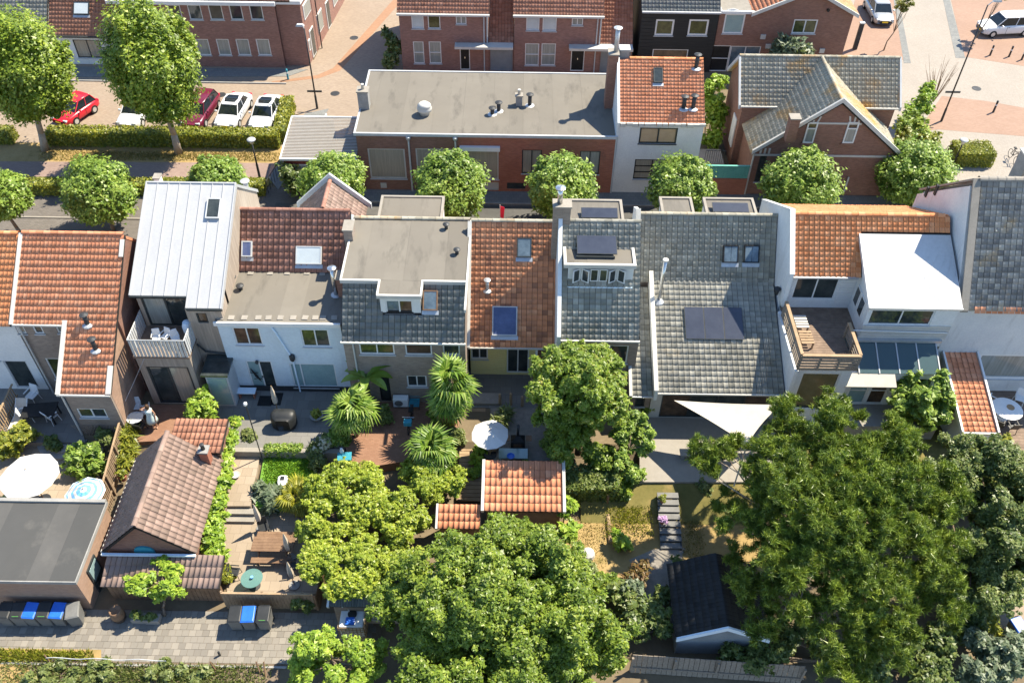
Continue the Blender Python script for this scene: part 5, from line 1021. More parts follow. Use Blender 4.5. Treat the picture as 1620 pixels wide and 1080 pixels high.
def hedge(label, P0, P1, wd, z0, h, n, mat='leaf_hedge', size=.09, name='hedge', group=None):
    P0 = np.array([*P0[:2], z0]); P1 = np.array([*P1[:2], z0]); d = P1-P0; Ln = np.linalg.norm(d); e = d/Ln; s = np.array([-e[1], e[0], 0])
    t = thing(name, label, 'hedge', tuple((P0+P1)/2), group)
    mk('core', MB().hexa([P0-s*wd*.38, P1-s*wd*.38, P1+s*wd*.38, P0+s*wd*.38]+[q+np.array([0, 0, h*.88]) for q in (P0-s*wd*.38, P1-s*wd*.38, P1+s*wd*.38, P0+s*wd*.38)]), 'leaf_olive', t)
    A = np.array([wd*Ln, h*Ln, h*Ln, h*wd, h*wd]); k = rng.choice(5, n, p=A/A.sum()); a = rng.uniform(0, Ln, n); b = rng.uniform(-.5, .5, n)*wd; z = rng.uniform(0, h, n); N_ = np.zeros((n, 3))
    z[k == 0] = h; N_[k == 0] = (0, 0, 1); b[k == 1] = -wd/2; N_[k == 1] = -s; b[k == 2] = wd/2; N_[k == 2] = s; a[k == 3] = 0; N_[k == 3] = -e; a[k == 4] = Ln; N_[k == 4] = e
    C = P0+e*a[:, None]+s*b[:, None]+np.array([0, 0, 1])*z[:, None]+rng.normal(size=(n, 3))*.035
    mk('foliage', leafmesh('foliage', C, N_+rsph(n)*.75, size, 1.5, .1+.8*rng.random(n)), mat, t); return t
def grass(name, poly, n, h, mat, z, label=None, cat='grass', blade=.03):
    """blades over a convex pixel polygon"""
    Q = np.array([G(a, b, z)[:2] for a, b in poly]); m = len(Q); w_ = rng.dirichlet(np.ones(m)*.7, n); XY = w_@Q
    C = np.concatenate([XY, np.full((n, 1), z)], 1); a = rng.uniform(0, 2*math.pi, n); side = np.stack([np.cos(a), np.sin(a), 0*a], 1)*blade; hh = h*rng.uniform(.5, 1.3, n); lean = rng.normal(size=(n, 3))*.35*h; tip = C+lean*[1, 1, 0]+np.stack([0*a, 0*a, hh], 1)
    V = np.stack([C-side, C+side, tip+side*.25, tip-side*.25], 1).reshape(-1, 3)
    o = mk(name, npmesh(name, V, np.arange(4*n).reshape(n, 4), rng.random(n)), mat); o['kind'] = 'stuff'; o['label'] = label; o['category'] = cat; return o

# plane trees by the car park
for bx, by, cx, cy, cz, rx, rz_, lab in ((283, 243, 238, 98, 6.7, 3.2, 4.5, 'tall plane tree with egg-shaped crown before the parked cars'), (72, 238, 38, 108, 6.4, 3.15, 4.2, 'tall plane tree at the left edge beside the red car')):
    b = G(bx, by, 0); c = W(cx, cy, b[1]); L = ell_lumps(c, (rx, rx*.95, rz_), 70, .24)
    L = [q for q in L if (q[2] > c[2]-1.0) or math.hypot(q[0]-c[0], q[1]-c[1]) < rx*(1.0-.22*(c[2]-q[2])/rz_)]
    tree('plane_tree', lab, b, L, 40000, .165, 'leaf_plane', .24, 'bark_pale', 1.25, 'plane trees by the car park', top=(c[0], c[1], c[2]+1), shell=.6, rag=.4, hull=(c, (rx*.93, rx*.9, rz_*.93), .6))
# clipped lime trees along the street
for px, py, r_, lab in ((5, 312, 1.75, 'left edge of the photo'), (156, 303, 2.45, 'pavement beside the metal-roofed house'), (343, 292, 1.9, 'pavement behind the metal roof'), (527, 290, 2.2, 'pavement behind the brown street gable'), (711, 296, 2.3, 'pavement before the curtained windows'), (888, 297, 2.3, 'pavement before the red brick wall'), (1080, 296, 2.3, 'pavement before the narrow white house'), (1267, 293, 2.4, 'pavement before the brick gable')):
    c = G(px, py, 3.0); b = (c[0], c[1], 0); r_ *= random.uniform(.93, 1.07); L = ell_lumps((c[0], c[1], 3.1), (r_, r_, r_*.88), 42, .30)
    tree('lime_tree', 'clipped round lime tree on the '+lab, b, L, 14000, .15, 'leaf_lime', .12, 'bark', 1.3, 'clipped lime trees along the street', rag=.4, hull=((c[0], c[1], 3.1), (r_*.95, r_*.95, r_*.86), .75))
shrub('dark_bush', 'dark evergreen bush beside the red veranda', [(462, 285, 1.4, 1.1), (456, 272, 1.9, .9), (470, 292, .9, .9)], 2600, .16, 'leaf_dark')
shrub('roadside_bush', 'brown-green bush at the left corner of the far row houses', [(617, 92, 1.0, .9), (622, 72, 1.9, .8), (612, 56, 2.4, .6)], 1800, .2, 'leaf_olive')
shrub('climbing_vine', 'bright green climber between the white house and the brick gable house', [(1130, 160, 3.2, 1.0), (1135, 185, 2.4, 1.0), (1120, 140, 3.8, .7), (1128, 215, 1.2, .9), (1140, 130, 3.5, .7)], 3800, .2, 'leaf_bright')
shrub('roof_edge_shrub', 'pale feathery shrub behind the gable house roof', [(1245, 78, 3.0, 1.2), (1270, 85, 2.6, 1.0), (1225, 85, 2.4, .9)], 1500, .2, 'leaf_grey', elong=2.6)
shrub('ivy_bush', 'tall ivy-covered stump beside the gable house', [(1455, 165, 1.6, 1.1), (1468, 145, 2.2, .8), (1445, 180, 1.2, 1.0)], 3000, .17, 'leaf_bright')
shrub('round_bush', 'rounded green bush right of the gable house', [(1440, 205, 1.6, 1.3), (1455, 215, 1.4, 1.2)], 3000, .15, 'leaf_plane')
shrub('yellow_bush', 'yellow-green bush at the corner of the gable house', [(1430, 225, 1.3, 1.0), (1460, 232, 1.2, 1.1), (1475, 222, 1.2, .8)], 2600, .15, 'leaf_hedge')
L = ell_lumps(G(1450, 272, 2.4), (2.7, 2.3, 2.0), 45, .3); tree('lime_tree', 'wide bushy lime tree at the right end of the street row', G(1450, 272, 2.4)*[1, 1, 0], L, 14000, .15, 'leaf_lime', .12, 'bark', 1.25, 'clipped lime trees along the street', hull=(G(1450, 272, 2.4), (2.6, 2.2, 1.9), .9))
mb = MB(); b = G(1475, 165, 0)
for i in range(26):
    a = random.uniform(-1.2, 1.2); e = (b[0]+random.uniform(-1.2, 1.6), b[1]+random.uniform(-.6, 1.6), random.uniform(2.2, 3.6)); m_ = ((b[0]+e[0])/2+random.uniform(-.2, .2), (b[1]+e[1])/2, e[2]*.6); mb.path([(b[0], b[1], .2), m_, e], [.03, .018, .006], 4)
tag(mk('dead_shrub', mb, 'dead_frond'), 'bare brown twigs of a dead shrub right of the ivy', 'shrub')
for bx, by, tx, ty, s, lab in ((1398, 80, 1432, 6, .8, 'thin street sapling beside the silver car'), (1545, 60, 1590, -10, 1.0, 'thin street sapling in front of the white SUV')):
    b = G(bx, by, 0); c = W(tx, ty, b[1]); tree('sapling', lab, b, ell_lumps(c, (.9*s, .9*s, .8*s), 12, .4), 420, .2, 'leaf_sapling', .05, 'bark', 1.3, 'young street saplings', top=c)
# hedges by the car park
hz = lambda px, py, z: G(px, py, z)
hedge('long clipped hedge between car park and dry grass', G(78, 232, 0)+[0, .5, 0], G(442, 236, 0)+[0, .5, 0], 1.0, 0, 1.15, 9000, size=.12)
hedge('short end of clipped hedge running up beside the last white car', G(446, 226, 0), G(458, 172, 0), .9, 0, 1.1, 2200, size=.12)
hedge('clipped hedge stub at the left edge by the red car', G(-60, 228, 0)+[0, .4, 0], G(22, 228, 0)+[0, .4, 0], 1.0, 0, 1.0, 2200, size=.12)
hedge('low clipped hedge along the street below the pink path', G(-60, 310, 0)+[0, .4, 0], G(418, 310, 0)+[0, .4, 0], .9, 0, .9, 8000, size=.11)
q = G(1537, 262, 0); hedge('square clipped hedge block on the right corner', q+[-1.3, .6, 0], q+[1.3, .6, 0], 1.7, 0, 1.15, 3600, size=.1)

# big garden trees
Z0 = ZL
L = np.concatenate([ell_lumps((.2, 18.6, 2.8), (4.4, 3.4, 2.6), 100, .22), ell_lumps((-.3, 17.6, 3.8), (3.4, 2.4, 1.2), 36, .3), ell_lumps((.5, 20.7, 2.1), (3.0, 1.7, 1.5), 34, .3), ell_lumps((-3.6, 18.2, 2.2), (2.4, 2.6, 1.9), 26, .33), ell_lumps((2.6, 16.6, 2.3), (2.4, 2.6, 2.0), 24, .33), ell_lumps((-.6, 15.2, 2.0), (4.8, 2.4, 2.0), 44, .3)])
tree('pear_tree', 'large leafy fruit tree filling the bottom centre of the gardens', (-.3, 17.0, Z0), L, 360000, .088, 'leaf_pear', .2, 'bark', 1.7, None, nl=26, shell=.5)
L = ell_lumps(G(522, 1052, .8), (2.5, 1.5, 1.3), 26, .3); tree('apple_tree', 'bright green low tree at the bottom edge beside the alley', (L[:, 0].mean(), L[:, 1].mean(), Z0), L, 34000, .095, 'leaf_bright', .1, 'bark', 1.6, top=(L[:, 0].mean(), L[:, 1].mean(), 1.4))
# tree over the red tiled house's garden
c = G(915, 622, 3.9); L = np.concatenate([ell_lumps(c, (2.85, 2.4, 2.5), 95, .25), ell_lumps(G(900, 700, 1.8), (2.0, 1.4, 1.3), 16, .3)])
tree('acacia_tree', 'feathery yellow-green tree rising before the grey dormer house', (c[0]+.2, c[1]-.6, -.1), L, 130000, .085, 'leaf_acacia', .14, 'bark', 2.2, shell=.4)
c = G(1008, 690, 1.6); L = np.concatenate([ell_lumps(c, (1.5, 1.2, 1.1), 16, .28), ell_lumps(G(985, 735, .8), (1.0, .9, .8), 10, .3)])
tree('garden_shrub_tree', 'small grey-green tree leaning over the pale terrace', (c[0]-.5, c[1]-.4, -.2), L, 12000, .10, 'leaf_lime', .07, 'bark', 2.0, shell=.3)
c = G(1462, 632, 2.4); tree('fig_tree', 'leafy green tree in front of the conservatory', (c[0]-.2, c[1], 0), ell_lumps(c, (1.75, 1.5, 1.6), 26, .3), 8500, .2, 'leaf_lime', .1, 'bark', 1.4)
# pine
def pine(label, base, L, ntuft, needles, nl=.22, nw=.034):
    t = thing('pine_tree', label, 'tree', tuple(base)); L = np.array(L); top = L[:, :3].mean(0)+[0, 0, -.3]
    mb = trunk_mesh(base, top, .15, [L[i]-np.array([0, 0, .25, 0]) for i in rng.choice(len(L), min(55, len(L)), False)], 3); mk('trunk', mb, 'bark_pale', t, True)
    T, N_, tn = lumps_pts(L, ntuft, .55, .8); N_ = unit(N_)
    k = np.repeat(np.arange(ntuft), needles); d = unit(N_[k]*.55+rng.normal(size=(len(k), 3))*.75)
    s = unit(np.cross(d, rsph(len(k))))*nw*.5; ln = (nl*rng.uniform(.7, 1.2, len(k)))[:, None]; A = T[k]+rng.normal(size=(len(k), 3))*.05; B_ = A+d*ln
    V = np.stack([A-s*1.2, A+s*1.2, B_], 1).reshape(-1, 3); mk('crown', npmesh('crown', V, np.arange(3*len(k)).reshape(-1, 3), np.clip(tn[k]+rng.normal(size=len(k))*.12, 0, 1)), 'needle', t)
Lp = []
for px, py, z, r, k in ((1250, 668, 5.2, 1.5, 14), (1330, 700, 6.0, 1.9, 18), (1400, 720, 5.6, 1.9, 16), (1290, 770, 6.6, 2.0, 18), (1395, 800, 6.4, 2.2, 18), (1470, 790, 5.0, 1.8, 14), (1215, 760, 5.0, 1.5, 14), (1115, 730, 4.4, .9, 9), (1160, 700, 4.6, 1.0, 10), (1190, 830, 4.6, 1.4, 12), (1265, 870, 5.6, 2.0, 16), (1360, 900, 5.6, 2.1, 16), (1455, 880, 4.6, 1.9, 14), (1480, 940, 3.6, 1.5, 12), (1400, 985, 4.0, 1.8, 14), (1300, 970, 4.2, 1.8, 14), (1210, 920, 3.6, 1.4, 10), (1330, 1050, 3.0, 1.4, 10), (1150, 800, 3.2, .9, 7), (1430, 690, 4.4, 1.2, 10), (1320, 845, 6.4, 1.9, 16), (1340, 780, 6.6, 1.8, 14), (1205, 985, 2.6, 1.1, 9), (1125, 715, 4.4, 1.2, 10), (1180, 925, 2.6, 1.0, 9), (1160, 885, 2.2, .8, 7), (1500, 850, 4.0, 1.3, 9), (1240, 720, 5.6, 1.4, 10), (1320, 650, 5.0, 1.2, 9)):
    Lp.append(ell_lumps(G(px, py, z), (r*1.12, r*1.12, r*.6), int(k*1.8), .27, .2))
pine('big dark pine spreading over the right-hand gardens', (12.4, 20.4, Z0), np.concatenate(Lp), 12500, 40)
L = np.concatenate([ell_lumps(G(1572, 800, 3.0), (3.0, 3.4, 2.6), 50, .24), ell_lumps(G(1530, 730, 3.0), (1.6, 1.4, 1.3), 12, .3), ell_lumps(G(1545, 930, 1.2), (2.2, 1.8, 1.5), 30, .3), ell_lumps(G(1590, 880, 1.6), (2.2, 2.2, 1.6), 30, .3), ell_lumps(G(1600, 760, 2.2), (2.2, 2.0, 1.6), 26, .3)])
tree('evergreen_tree', 'dense grey-green evergreen tree right of the pine', (19.8, 21.6, Z0), L, 220000, .08, 'leaf_dark', .18, 'bark', 1.8, shell=.5)
# vine roof over the middle garden
rv = random.Random(5); VS = []
while len(VS) < 110:
    px, py = rv.uniform(490, 742), rv.uniform(738, 935)
    if py < 738+.30*max(0, 560-px) or (px > 650 and py > 850) or (py > 915 and px > 610) or (px < 520 and py > 915) or (px > 690 and py < 748) or (px > 690 and py > 778) or (px > 668 and py > 800): continue
    VS.append((px, py, rv.uniform(.5, 1.25) if py < 865 else rv.uniform(1.15, 1.75), rv.uniform(.45, .75)))
shrub('vine_thicket', 'broad yellow-green vine thicket covering the middle garden', VS, 210000, .092, 'leaf_vine', Z0, 1.35)
shrub('vine_hedge', 'leafy vine growing along the wall right of the garden house', [(362, 690, .9, .5), (358, 708, .9, .5), (355, 725, .9, .55), (354, 745, .8, .5), (352, 765, .8, .55), (348, 783, .7, .5), (345, 800, .7, .55), (342, 820, .6, .5), (340, 840, .6, .6), (340, 858, .4, .5), (345, 872, .3, .6), (372, 668, 1.0, .35), (330, 862, .5, .45)], 12000, .15, 'leaf_bright', -.5, 1.3)
shrub('round_shrub', 'bright round bush beside the metal-roofed house porch', [(322, 640, 1.2, .9), (316, 652, .8, .8)], 3200, .16, 'leaf_bright')
L = ell_lumps(G(252, 918, .9), (1.45, 1.0, .8), 16, .32); tree('lean_to_tree', 'bright green small tree growing up before the lean-to roof', (L[:, 0].mean(), 19.2, Z0), L, 6500, .14, 'leaf_bright', .06, 'bark', 1.5)
shrub('garden_bush', 'leafy bush below the wing of the terracotta house', [(128, 735, .2, .75), (145, 720, .3, .7), (155, 735, 0, .6), (118, 718, .2, .5)], 3600, .16, 'leaf_lime', -.5)
shrub('yellow_shrub', 'yellow-green shrub behind the large white parasol', [(22, 695, .6, .8), (38, 688, .5, .6), (5, 705, .5, .7)], 3000, .15, 'leaf_hedge', -.4)
shrub('potted_grass', 'tall green ornamental grass beside the slatted fence', [(201, 692, .2, .4), (200, 712, .1, .4), (197, 730, 0, .35), (206, 682, .3, .35)], 1500, .12, 'leaf_hedge', -.3, 6.0, stem=False)
shrub('flowering_bush', 'rose bush with pale blooms at the corner of the lawn', [(505, 712, .1, .6), (518, 700, .3, .5), (498, 730, -.1, .5)], 2400, .13, 'leaf_olive', -.4); shrub('flowering_blooms', 'cluster of pale blooms on the rose bush by the lawn', [(505, 708, .35, .5), (515, 698, .5, .4)], 140, .14, 'flower_white', -.4, 1.0, cat='flowers', stem=False)
shrub('lavender_bush', 'grey-green lavender mound beside the small yellow palm', [(425, 790, -.5, .7), (415, 775, -.4, .5), (440, 780, -.5, .5)], 2600, .13, 'leaf_grey', Z0, 3.5)
hedge('low box hedge along the terrace edge above the lawn', G(420, 712, -.1), G(478, 712, -.1), .45, -.35, .5, 900, 'leaf_lime', .09)
hedge('dark clipped hedge in the shade right of the terracotta shed', G(892, 790, ZL)+[0, .3, 0], G(975, 790, ZL)+[0, .3, 0], 1.4, ZL, 1.5, 3200, 'leaf_dark', .11)
shrub('rust_bush', 'reddish bush at the foot of the grass slope', [(1012, 905, -.3, .6), (1000, 920, -.4, .5)], 1800, .12, 'leaf_rust', ZL); shrub('fresh_bush', 'fresh green small bush on the dry grass', [(985, 858, -.3, .5), (978, 850, -.2, .4)], 900, .16, 'leaf_bright', ZL)
shrub('dark_thicket', 'dark thicket between the big fruit tree and the black shed', [(1015, 960, 0, .9), (1040, 985, -.1, .8), (1000, 990, 0, .8), (1050, 945, -.2, .6), (980, 940, .1, .8)], 7000, .13, 'leaf_dark', ZL); shrub('silver_bush', 'pale silvery bush below the rust-coloured bush', [(1003, 935, .2, .6)], 1500, .11, 'leaf_grey', ZL)
shrub('box_bush', 'dark green upright bush beside the black shed corner', [(1075, 890, -.1, .45), (1072, 905, -.3, .45)], 1600, .09, 'leaf_dark', ZL)
shrub('corner_shrub', 'pale shrub in the bottom right corner', [(1590, 1055, .3, 1.1), (1560, 1020, .2, .9), (1615, 1030, .3, .9), (1545, 1065, .2, .8)], 8000, .12, 'leaf_grey', ZL, 2.2); shrub('shade_thicket', 'shaded undergrowth beneath the pine at the bottom edge', [(1420, 1020, 0, 1.0), (1480, 1015, 0, 1.0), (1380, 1060, 0, 1.0), (1460, 1065, -.1, 1.0), (1250, 1010, -.2, .8), (1300, 1020, -.2, .9), (1520, 1000, -.1, .8), (1150, 1030, -.2, .6), (1190, 1040, -.1, .8), (1225, 1035, 0, .8)], 16000, .13, 'leaf_dark', ZL)
shrub('yellow_garden_shrub', 'yellowish shrub below the white annex wall', [(1572, 705, .1, .5), (1590, 700, .1, .45)], 900, .15, 'leaf_hedge', -.3)
shrub('wall_climber', 'leafy climber in front of the terracotta shed right end', [(895, 800, .6, .6), (880, 790, .8, .5), (900, 840, .3, .6)], 2600, .15, 'leaf_bright', ZL)
shrub('boardwalk_plant', 'leafy plant between boardwalk and terracotta shed', [(757, 730, -.1, .45), (760, 712, 0, .35), (750, 748, -.3, .4)], 1200, .16, 'leaf_bright', -.7); shrub('reed_plant', 'spiky reed plant beside the white parasol', [(790, 662, .5, .5), (800, 655, .6, .4)], 700, .1, 'leaf_olive', -.02, 6.0)
shrub('fence_creeper', 'creeper hanging on the alley fence', [(470, 950, -.2, .45), (485, 958, -.4, .4)], 900, .1, 'leaf_dark', ZL, stem=False)
shrub('vegetable_bed', 'patch of low vegetables in the bottom left plot', [(x, y, -.75, .32) for x, y in ((70, 1060), (95, 1050), (120, 1062), (150, 1055), (80, 1078), (110, 1080), (140, 1075), (170, 1068), (240, 1062), (265, 1070), (290, 1062), (310, 1072), (260, 1050), (325, 1060), (45, 1075), (170, 1048))], 5200, .13, 'leaf_olive', ZL, 1.5, cat='vegetables', stem=False)

# palms
def fan_mesh(seed, rad=.72, pet=.62):
    rr = random.Random(seed); mb = MB(); mb.path([(0, 0, 0), (pet*.5, 0, .08), (pet, 0, 0)], [.02, .016, .012], 4, .3)
    n = 17
    for i in range(n):
        a = math.radians(-112+224*i/(n-1)); l = rad*(1-.25*abs(i-(n-1)/2)/(n/2))*rr.uniform(.9, 1.1); ca, sa = math.cos(a), math.sin(a); wv = .056
        p0 = (pet, 0, 0); m_ = (pet+ca*l*.62, sa*l*.62, .02); e = (pet+ca*l, sa*l, -.2-rr.uniform(0, .32)); q = (-sa*wv, ca*wv)
        mb.add([p0, (m_[0]-q[0], m_[1]-q[1], m_[2]), (m_[0], m_[1], m_[2]-.02), (m_[0]+q[0], m_[1]+q[1], m_[2]), e], [(0, 1, 2), (0, 2, 3), (1, 4, 2), (2, 4, 3)], rr.random())
    return mb
FAN = [fan_mesh(i).mesh('frond') for i in range(5)]; FANY = [fan_mesh(i+9).mesh('frond') for i in range(3)]; FAND = [fan_mesh(i+20).mesh('frond') for i in range(2)]
for m_ in FAN: m_.materials.append(MT['leaf_palm'])
for m_ in FANY: m_.materials.append(MT['leaf_yellow_palm'])
for m_ in FAND: m_.materials.append(MT['dead_frond'])
def palm(label, px, py, ztop, zbase, n, sc, M_=FAN, dead=0, stack=0):
    c = G(px, py, ztop); t = thing('fan_palm', label, 'palm', (c[0], c[1], zbase), 'fan palms in the gardens')
    mk('trunk', MB().path([(c[0], c[1], zbase-.05), (c[0]+.04, c[1], (zbase+ztop)/2), (c[0], c[1], ztop)], [.13, .12, .15], 9), 'bark', t, True)
    for i in range(n):
        g = i/n; elv = math.radians(78-125*g**.8); azm = i*2.39996+random.uniform(-.45, .45); s = sc*random.uniform(.72, 1.18)
        dd = i >= n-dead; R_ = Matrix.Rotation(azm, 4, 'Z')@Matrix.Rotation(-elv, 4, 'Y')@Matrix.Rotation(random.uniform(-.7, .7), 4, 'X')
        o = bpy.data.objects.new('frond', random.choice(FAND if dd else M_)); link(o, t); o.matrix_basis = Matrix.Translation((c[0], c[1], ztop-.05-stack*g))@R_@Matrix.Scale(s, 4)
palm('stout fan palm beside the banana plant', 556, 648, 2.1, 0, 48, .98); palm('tallest fan palm before the flat-topped house', 712, 600, 3.6, 0, 70, 1.05, FAN, 5, 1.4)
palm('dark fan palm between vine thicket and boardwalk', 683, 712, 1.5, -.5, 48, 1.0); palm('small yellow fan palm in a pot by the lawn', 467, 785, .2, ZL, 26, .8, FANY)
def banana(label, px, py):
    c = G(px, py, 2.0); t = thing('banana_plant', label, 'plant', (c[0], c[1], 0)); mk('stem', MB().path([(c[0], c[1], 0), (c[0], c[1], 2.1)], [.14, .09], 9), 'leaf_olive', t, True)
    for i in range(10):
        az_ = i*2.4; mb = MB(); Lf = random.uniform(1.6, 2.3); el0 = random.uniform(.5, 1.2); pts = []; x = z = 0; n = 9
        for k in range(n): f = k/(n-1); a = el0-1.75*f; pts.append((x, z)); x += Lf/n*math.cos(a); z += Lf/n*math.sin(a)
        wv = [.03, .05, .14, .22, .25, .24, .2, .13, .02]; vs = []; fs = []
        for (x, z), q in zip(pts, wv): vs += [(x, -q, z+q*.25), (x, 0, z), (x, q, z+q*.25)]
        for k in range(n-1): fs += [(3*k, 3*k+1, 3*k+4, 3*k+3), (3*k+1, 3*k+2, 3*k+5, 3*k+4)]
        mb.add(vs, fs, random.uniform(.2, .9)); o = mk('leaf', mb, 'leaf_palm', t); o.matrix_basis = Matrix.Translation((c[0], c[1], 1.95+random.uniform(0, .25)))@Matrix.Rotation(az_, 4, 'Z')
banana('banana plant with broad arching leaves at the flat-topped house wall', 580, 602)

for px, py, z, r, n, m, sz, lab in ((600, 655, .5, .6, 1600, 'leaf_dark', .14, 'dark low shrub between the stout palm and the heat pump'), (535, 690, .4, .55, 1500, 'leaf_lime', .14, 'leafy shrub at the foot of the stout palm'), (700, 655, .6, .7, 2200, 'leaf_plane', .14, 'green undergrowth below the tallest palm'),
    (660, 735, .0, .7, 2400, 'leaf_plane', .13, 'green shrub between the dark palm and the vine'), (720, 690, .2, .5, 1300, 'leaf_olive', .13, 'olive shrub at the left edge of the boardwalk'), (840, 745, .3, .6, 1800, 'leaf_acacia', .12, 'yellowish shrub behind the terracotta shed'),
    (880, 700, .6, .8, 3000, 'leaf_acacia', .11, 'shaded shrub below the feathery tree'), (975, 770, -.1, .7, 2400, 'leaf_pear', .11, 'green shrub at the left end of the pale terrace'), (1000, 745, .4, .6, 2000, 'leaf_lime', .11, 'light shrub against the terrace corner'),
    (945, 720, .7, .9, 3200, 'leaf_pear', .11, 'broad shrub under the grey-green small tree'), (925, 905, -.3, .6, 1800, 'leaf_olive', .12, 'olive bush right of the big fruit tree'), (960, 925, -.2, .7, 2400, 'leaf_pear', .11, 'green bush before the silvery bush'),
    (395, 690, .0, .4, 800, 'leaf_olive', .12, 'small bush at the foot of the garden lamp'), (352, 905, -.4, .45, 1200, 'leaf_hedge', .13, 'yellow-green plant beside the glass table'), (500, 870, -.5, .5, 1500, 'leaf_lime', .13, 'leafy plant along the right side of the lower patio'),
    (85, 700, .1, .45, 1100, 'leaf_dark', .13, 'dark shrub beside the curved steps'), (10, 800, -.1, .5, 900, 'leaf_lime', .14, 'green plant behind the garage roof edge'), (165, 690, .3, .4, 900, 'leaf_olive', .13, 'small bush under the trellis'),
    (1020, 640, .6, .5, 1500, 'leaf_plane', .12, 'small bush against the grey house corner'), (1110, 770, -.3, .5, 1400, 'leaf_olive', .12, 'bush at the top of the dry slope'), (1560, 985, -.3, .6, 1800, 'leaf_hedge', .13, 'yellow-green bush left of the corner bin')):
    shrub('garden_shrub', lab, [(px, py, z, r), (px+14*r, py+6, z-.1, r*.75), (px-12*r, py-4, z-.05, r*.7)], n*2, sz, m, None, 1.6, group='low garden shrubs')
# ------------------------------------------------------------------ vehicles
def loft(secs, n=12):
    """closed rounded cross-sections: (y, half width, z bottom, z top, roundness)"""
    mb = MB(); vs = []; fs = []
    for y, hw, zb, zt, rd in secs:
        zc, hh = (zb+zt)/2, (zt-zb)/2
        for i in range(n):
            a = 2*math.pi*(i+.5)/n; c, s = math.cos(a), math.sin(a); e = rd
            vs.append((hw*math.copysign(abs(c)**e, c), y, zc+hh*math.copysign(abs(s)**e, s)))
    m = len(secs)
    for k in range(m-1):
        for i in range(n): fs.append((k*n+i, k*n+(i+1) % n, (k+1)*n+(i+1) % n, (k+1)*n+i))
    fs += [tuple(range(n)), tuple((m-1)*n+i for i in range(n))[::-1]]
    return mb.add(vs, fs)
def car(label, paint, loc, rz, L=4.2, Wd=1.75, Hh=1.45, roofglass=False, style='hatch', plate=True):
    e = free('parked_car', label, 'car', loc, rz, 'parked cars'); h = L/2; w2 = Wd/2; belt = .62*Hh; hood = .58*Hh
    rear = belt if style != 'sedan' else .64*Hh
    kid('body', loft([(-h, w2*.72, .28, hood*.72, .5), (-h+.12, w2*.88, .22, hood*.88, .45), (-h+.45, w2*.97, .2, hood*.97, .42), (-h+1.15, w2, .2, belt, .4), (0, w2, .2, belt+.02, .4), (h-1.0, w2, .2, rear+.03, .4), (h-.35, w2*.96, .22, rear, .42), (h-.08, w2*.86, .28, rear*.9, .45), (h, w2*.75, .32, rear*.75, .5)], 20), paint, e, True)
    c0, c1 = -h+1.0, (h-.25 if style != 'sedan' else h-.75); f0, f1 = c0+.72, c1-(.35 if style != 'sedan' else .65)
    zb, zt = belt-.05, Hh
    P = lambda y, hw, z: [(-hw, y, z), (hw, y, z)]
    b0, b1, t0, t1 = P(c0, w2*.86, zb), P(c1, w2*.86, zb), P(f0, w2*.70, zt-.03), P(f1, w2*.70, zt-.03)
    g = kid('cabin_glass', MB().hexa([b0[0], b0[1], b1[1], b1[0], t0[0], t0[1], t1[1], t1[0]]), 'car_glass', e, False, .03)
    r = kid('roof', loft([(f0-.10, w2*.60, zt-.10, zt-.03, .5), (f0+.05, w2*.71, zt-.09, zt+.02, .4), ((f0+f1)/2, w2*.73, zt-.08, zt+.05, .4), (f1-.05, w2*.71, zt-.09, zt+.02, .4), (f1+.08, w2*.6, zt-.12, zt-.03, .5)], 16), paint, e, True)
    if roofglass: kid('glass_roof', loft([(f0+.15, w2*.45, zt, zt+.05, .5), ((f0+f1)/2, w2*.58, zt+.02, zt+.065, .4), (f1-.15, w2*.45, zt, zt+.05, .5)], 12), 'car_glass', e, True)
    for s in (-1, 1):
        pil = MB()
        for yb, yt in ((c0, f0), ((c0+c1)/2+.05, (f0+f1)/2+.05), (c1, f1)):
            pil.path([(s*w2*.865, yb, zb), (s*w2*.705, yt, zt-.02)], .035, 6)
        kid('pillar', pil, paint, e)
        kid('mirror', MB().rbox((s*(w2+.09), c0+.35, belt-.02), .18, .12, .13), paint, e, False, .03)
        kid('headlight', MB().rbox((s*w2*.66, -h+.12, hood*.66), .34, .16, .16), 'lamp_glass', e, False, .04)
        kid('tail_light', MB().rbox((s*w2*.74, h-.1, rear*.68), .24, .14, .22), 'red_cloth', e, False, .03)
        kid('door_line', MB().box(s*(w2*1.0)-.006, s*(w2*1.0)+.006, c0+.9, c0+.92, .3, belt-.05).box(s*w2-.012, s*w2+.012, c0+1.0, c0+1.14, belt-.16, belt-.13), 'dark_metal', e)
        for y in (-h+.82, h-.78):
            tb = MB(); tb.tube((s*(w2-.22), y, .32), (s*(w2+.01), y, .32), .32, .32, 18); wh = kid('wheel', tb, 'rubber', e)
            rb = MB(); rb.tube((s*(w2-.05), y, .32), (s*(w2+.02), y, .32), .2, .19, 10); kid('rim', rb, 'rail_metal', wh)
    kid('grille', MB().rbox((0, -h+.02, .34), w2*.9, .1, .16), 'black', e); 
    if plate: kid('number_plate', MB().rbox((0, -h-.045, .42), .5, .02, .11), 'plate_yellow', e)
    kid('bonnet_line', MB().path([(-w2*.7, -h+.55, hood+.0), (-w2*.72, -h+.98, belt+.005)], .006, 4).path([(w2*.7, -h+.55, hood), (w2*.72, -h+.98, belt+.005)], .006, 4), 'dark_metal', e)
    return e
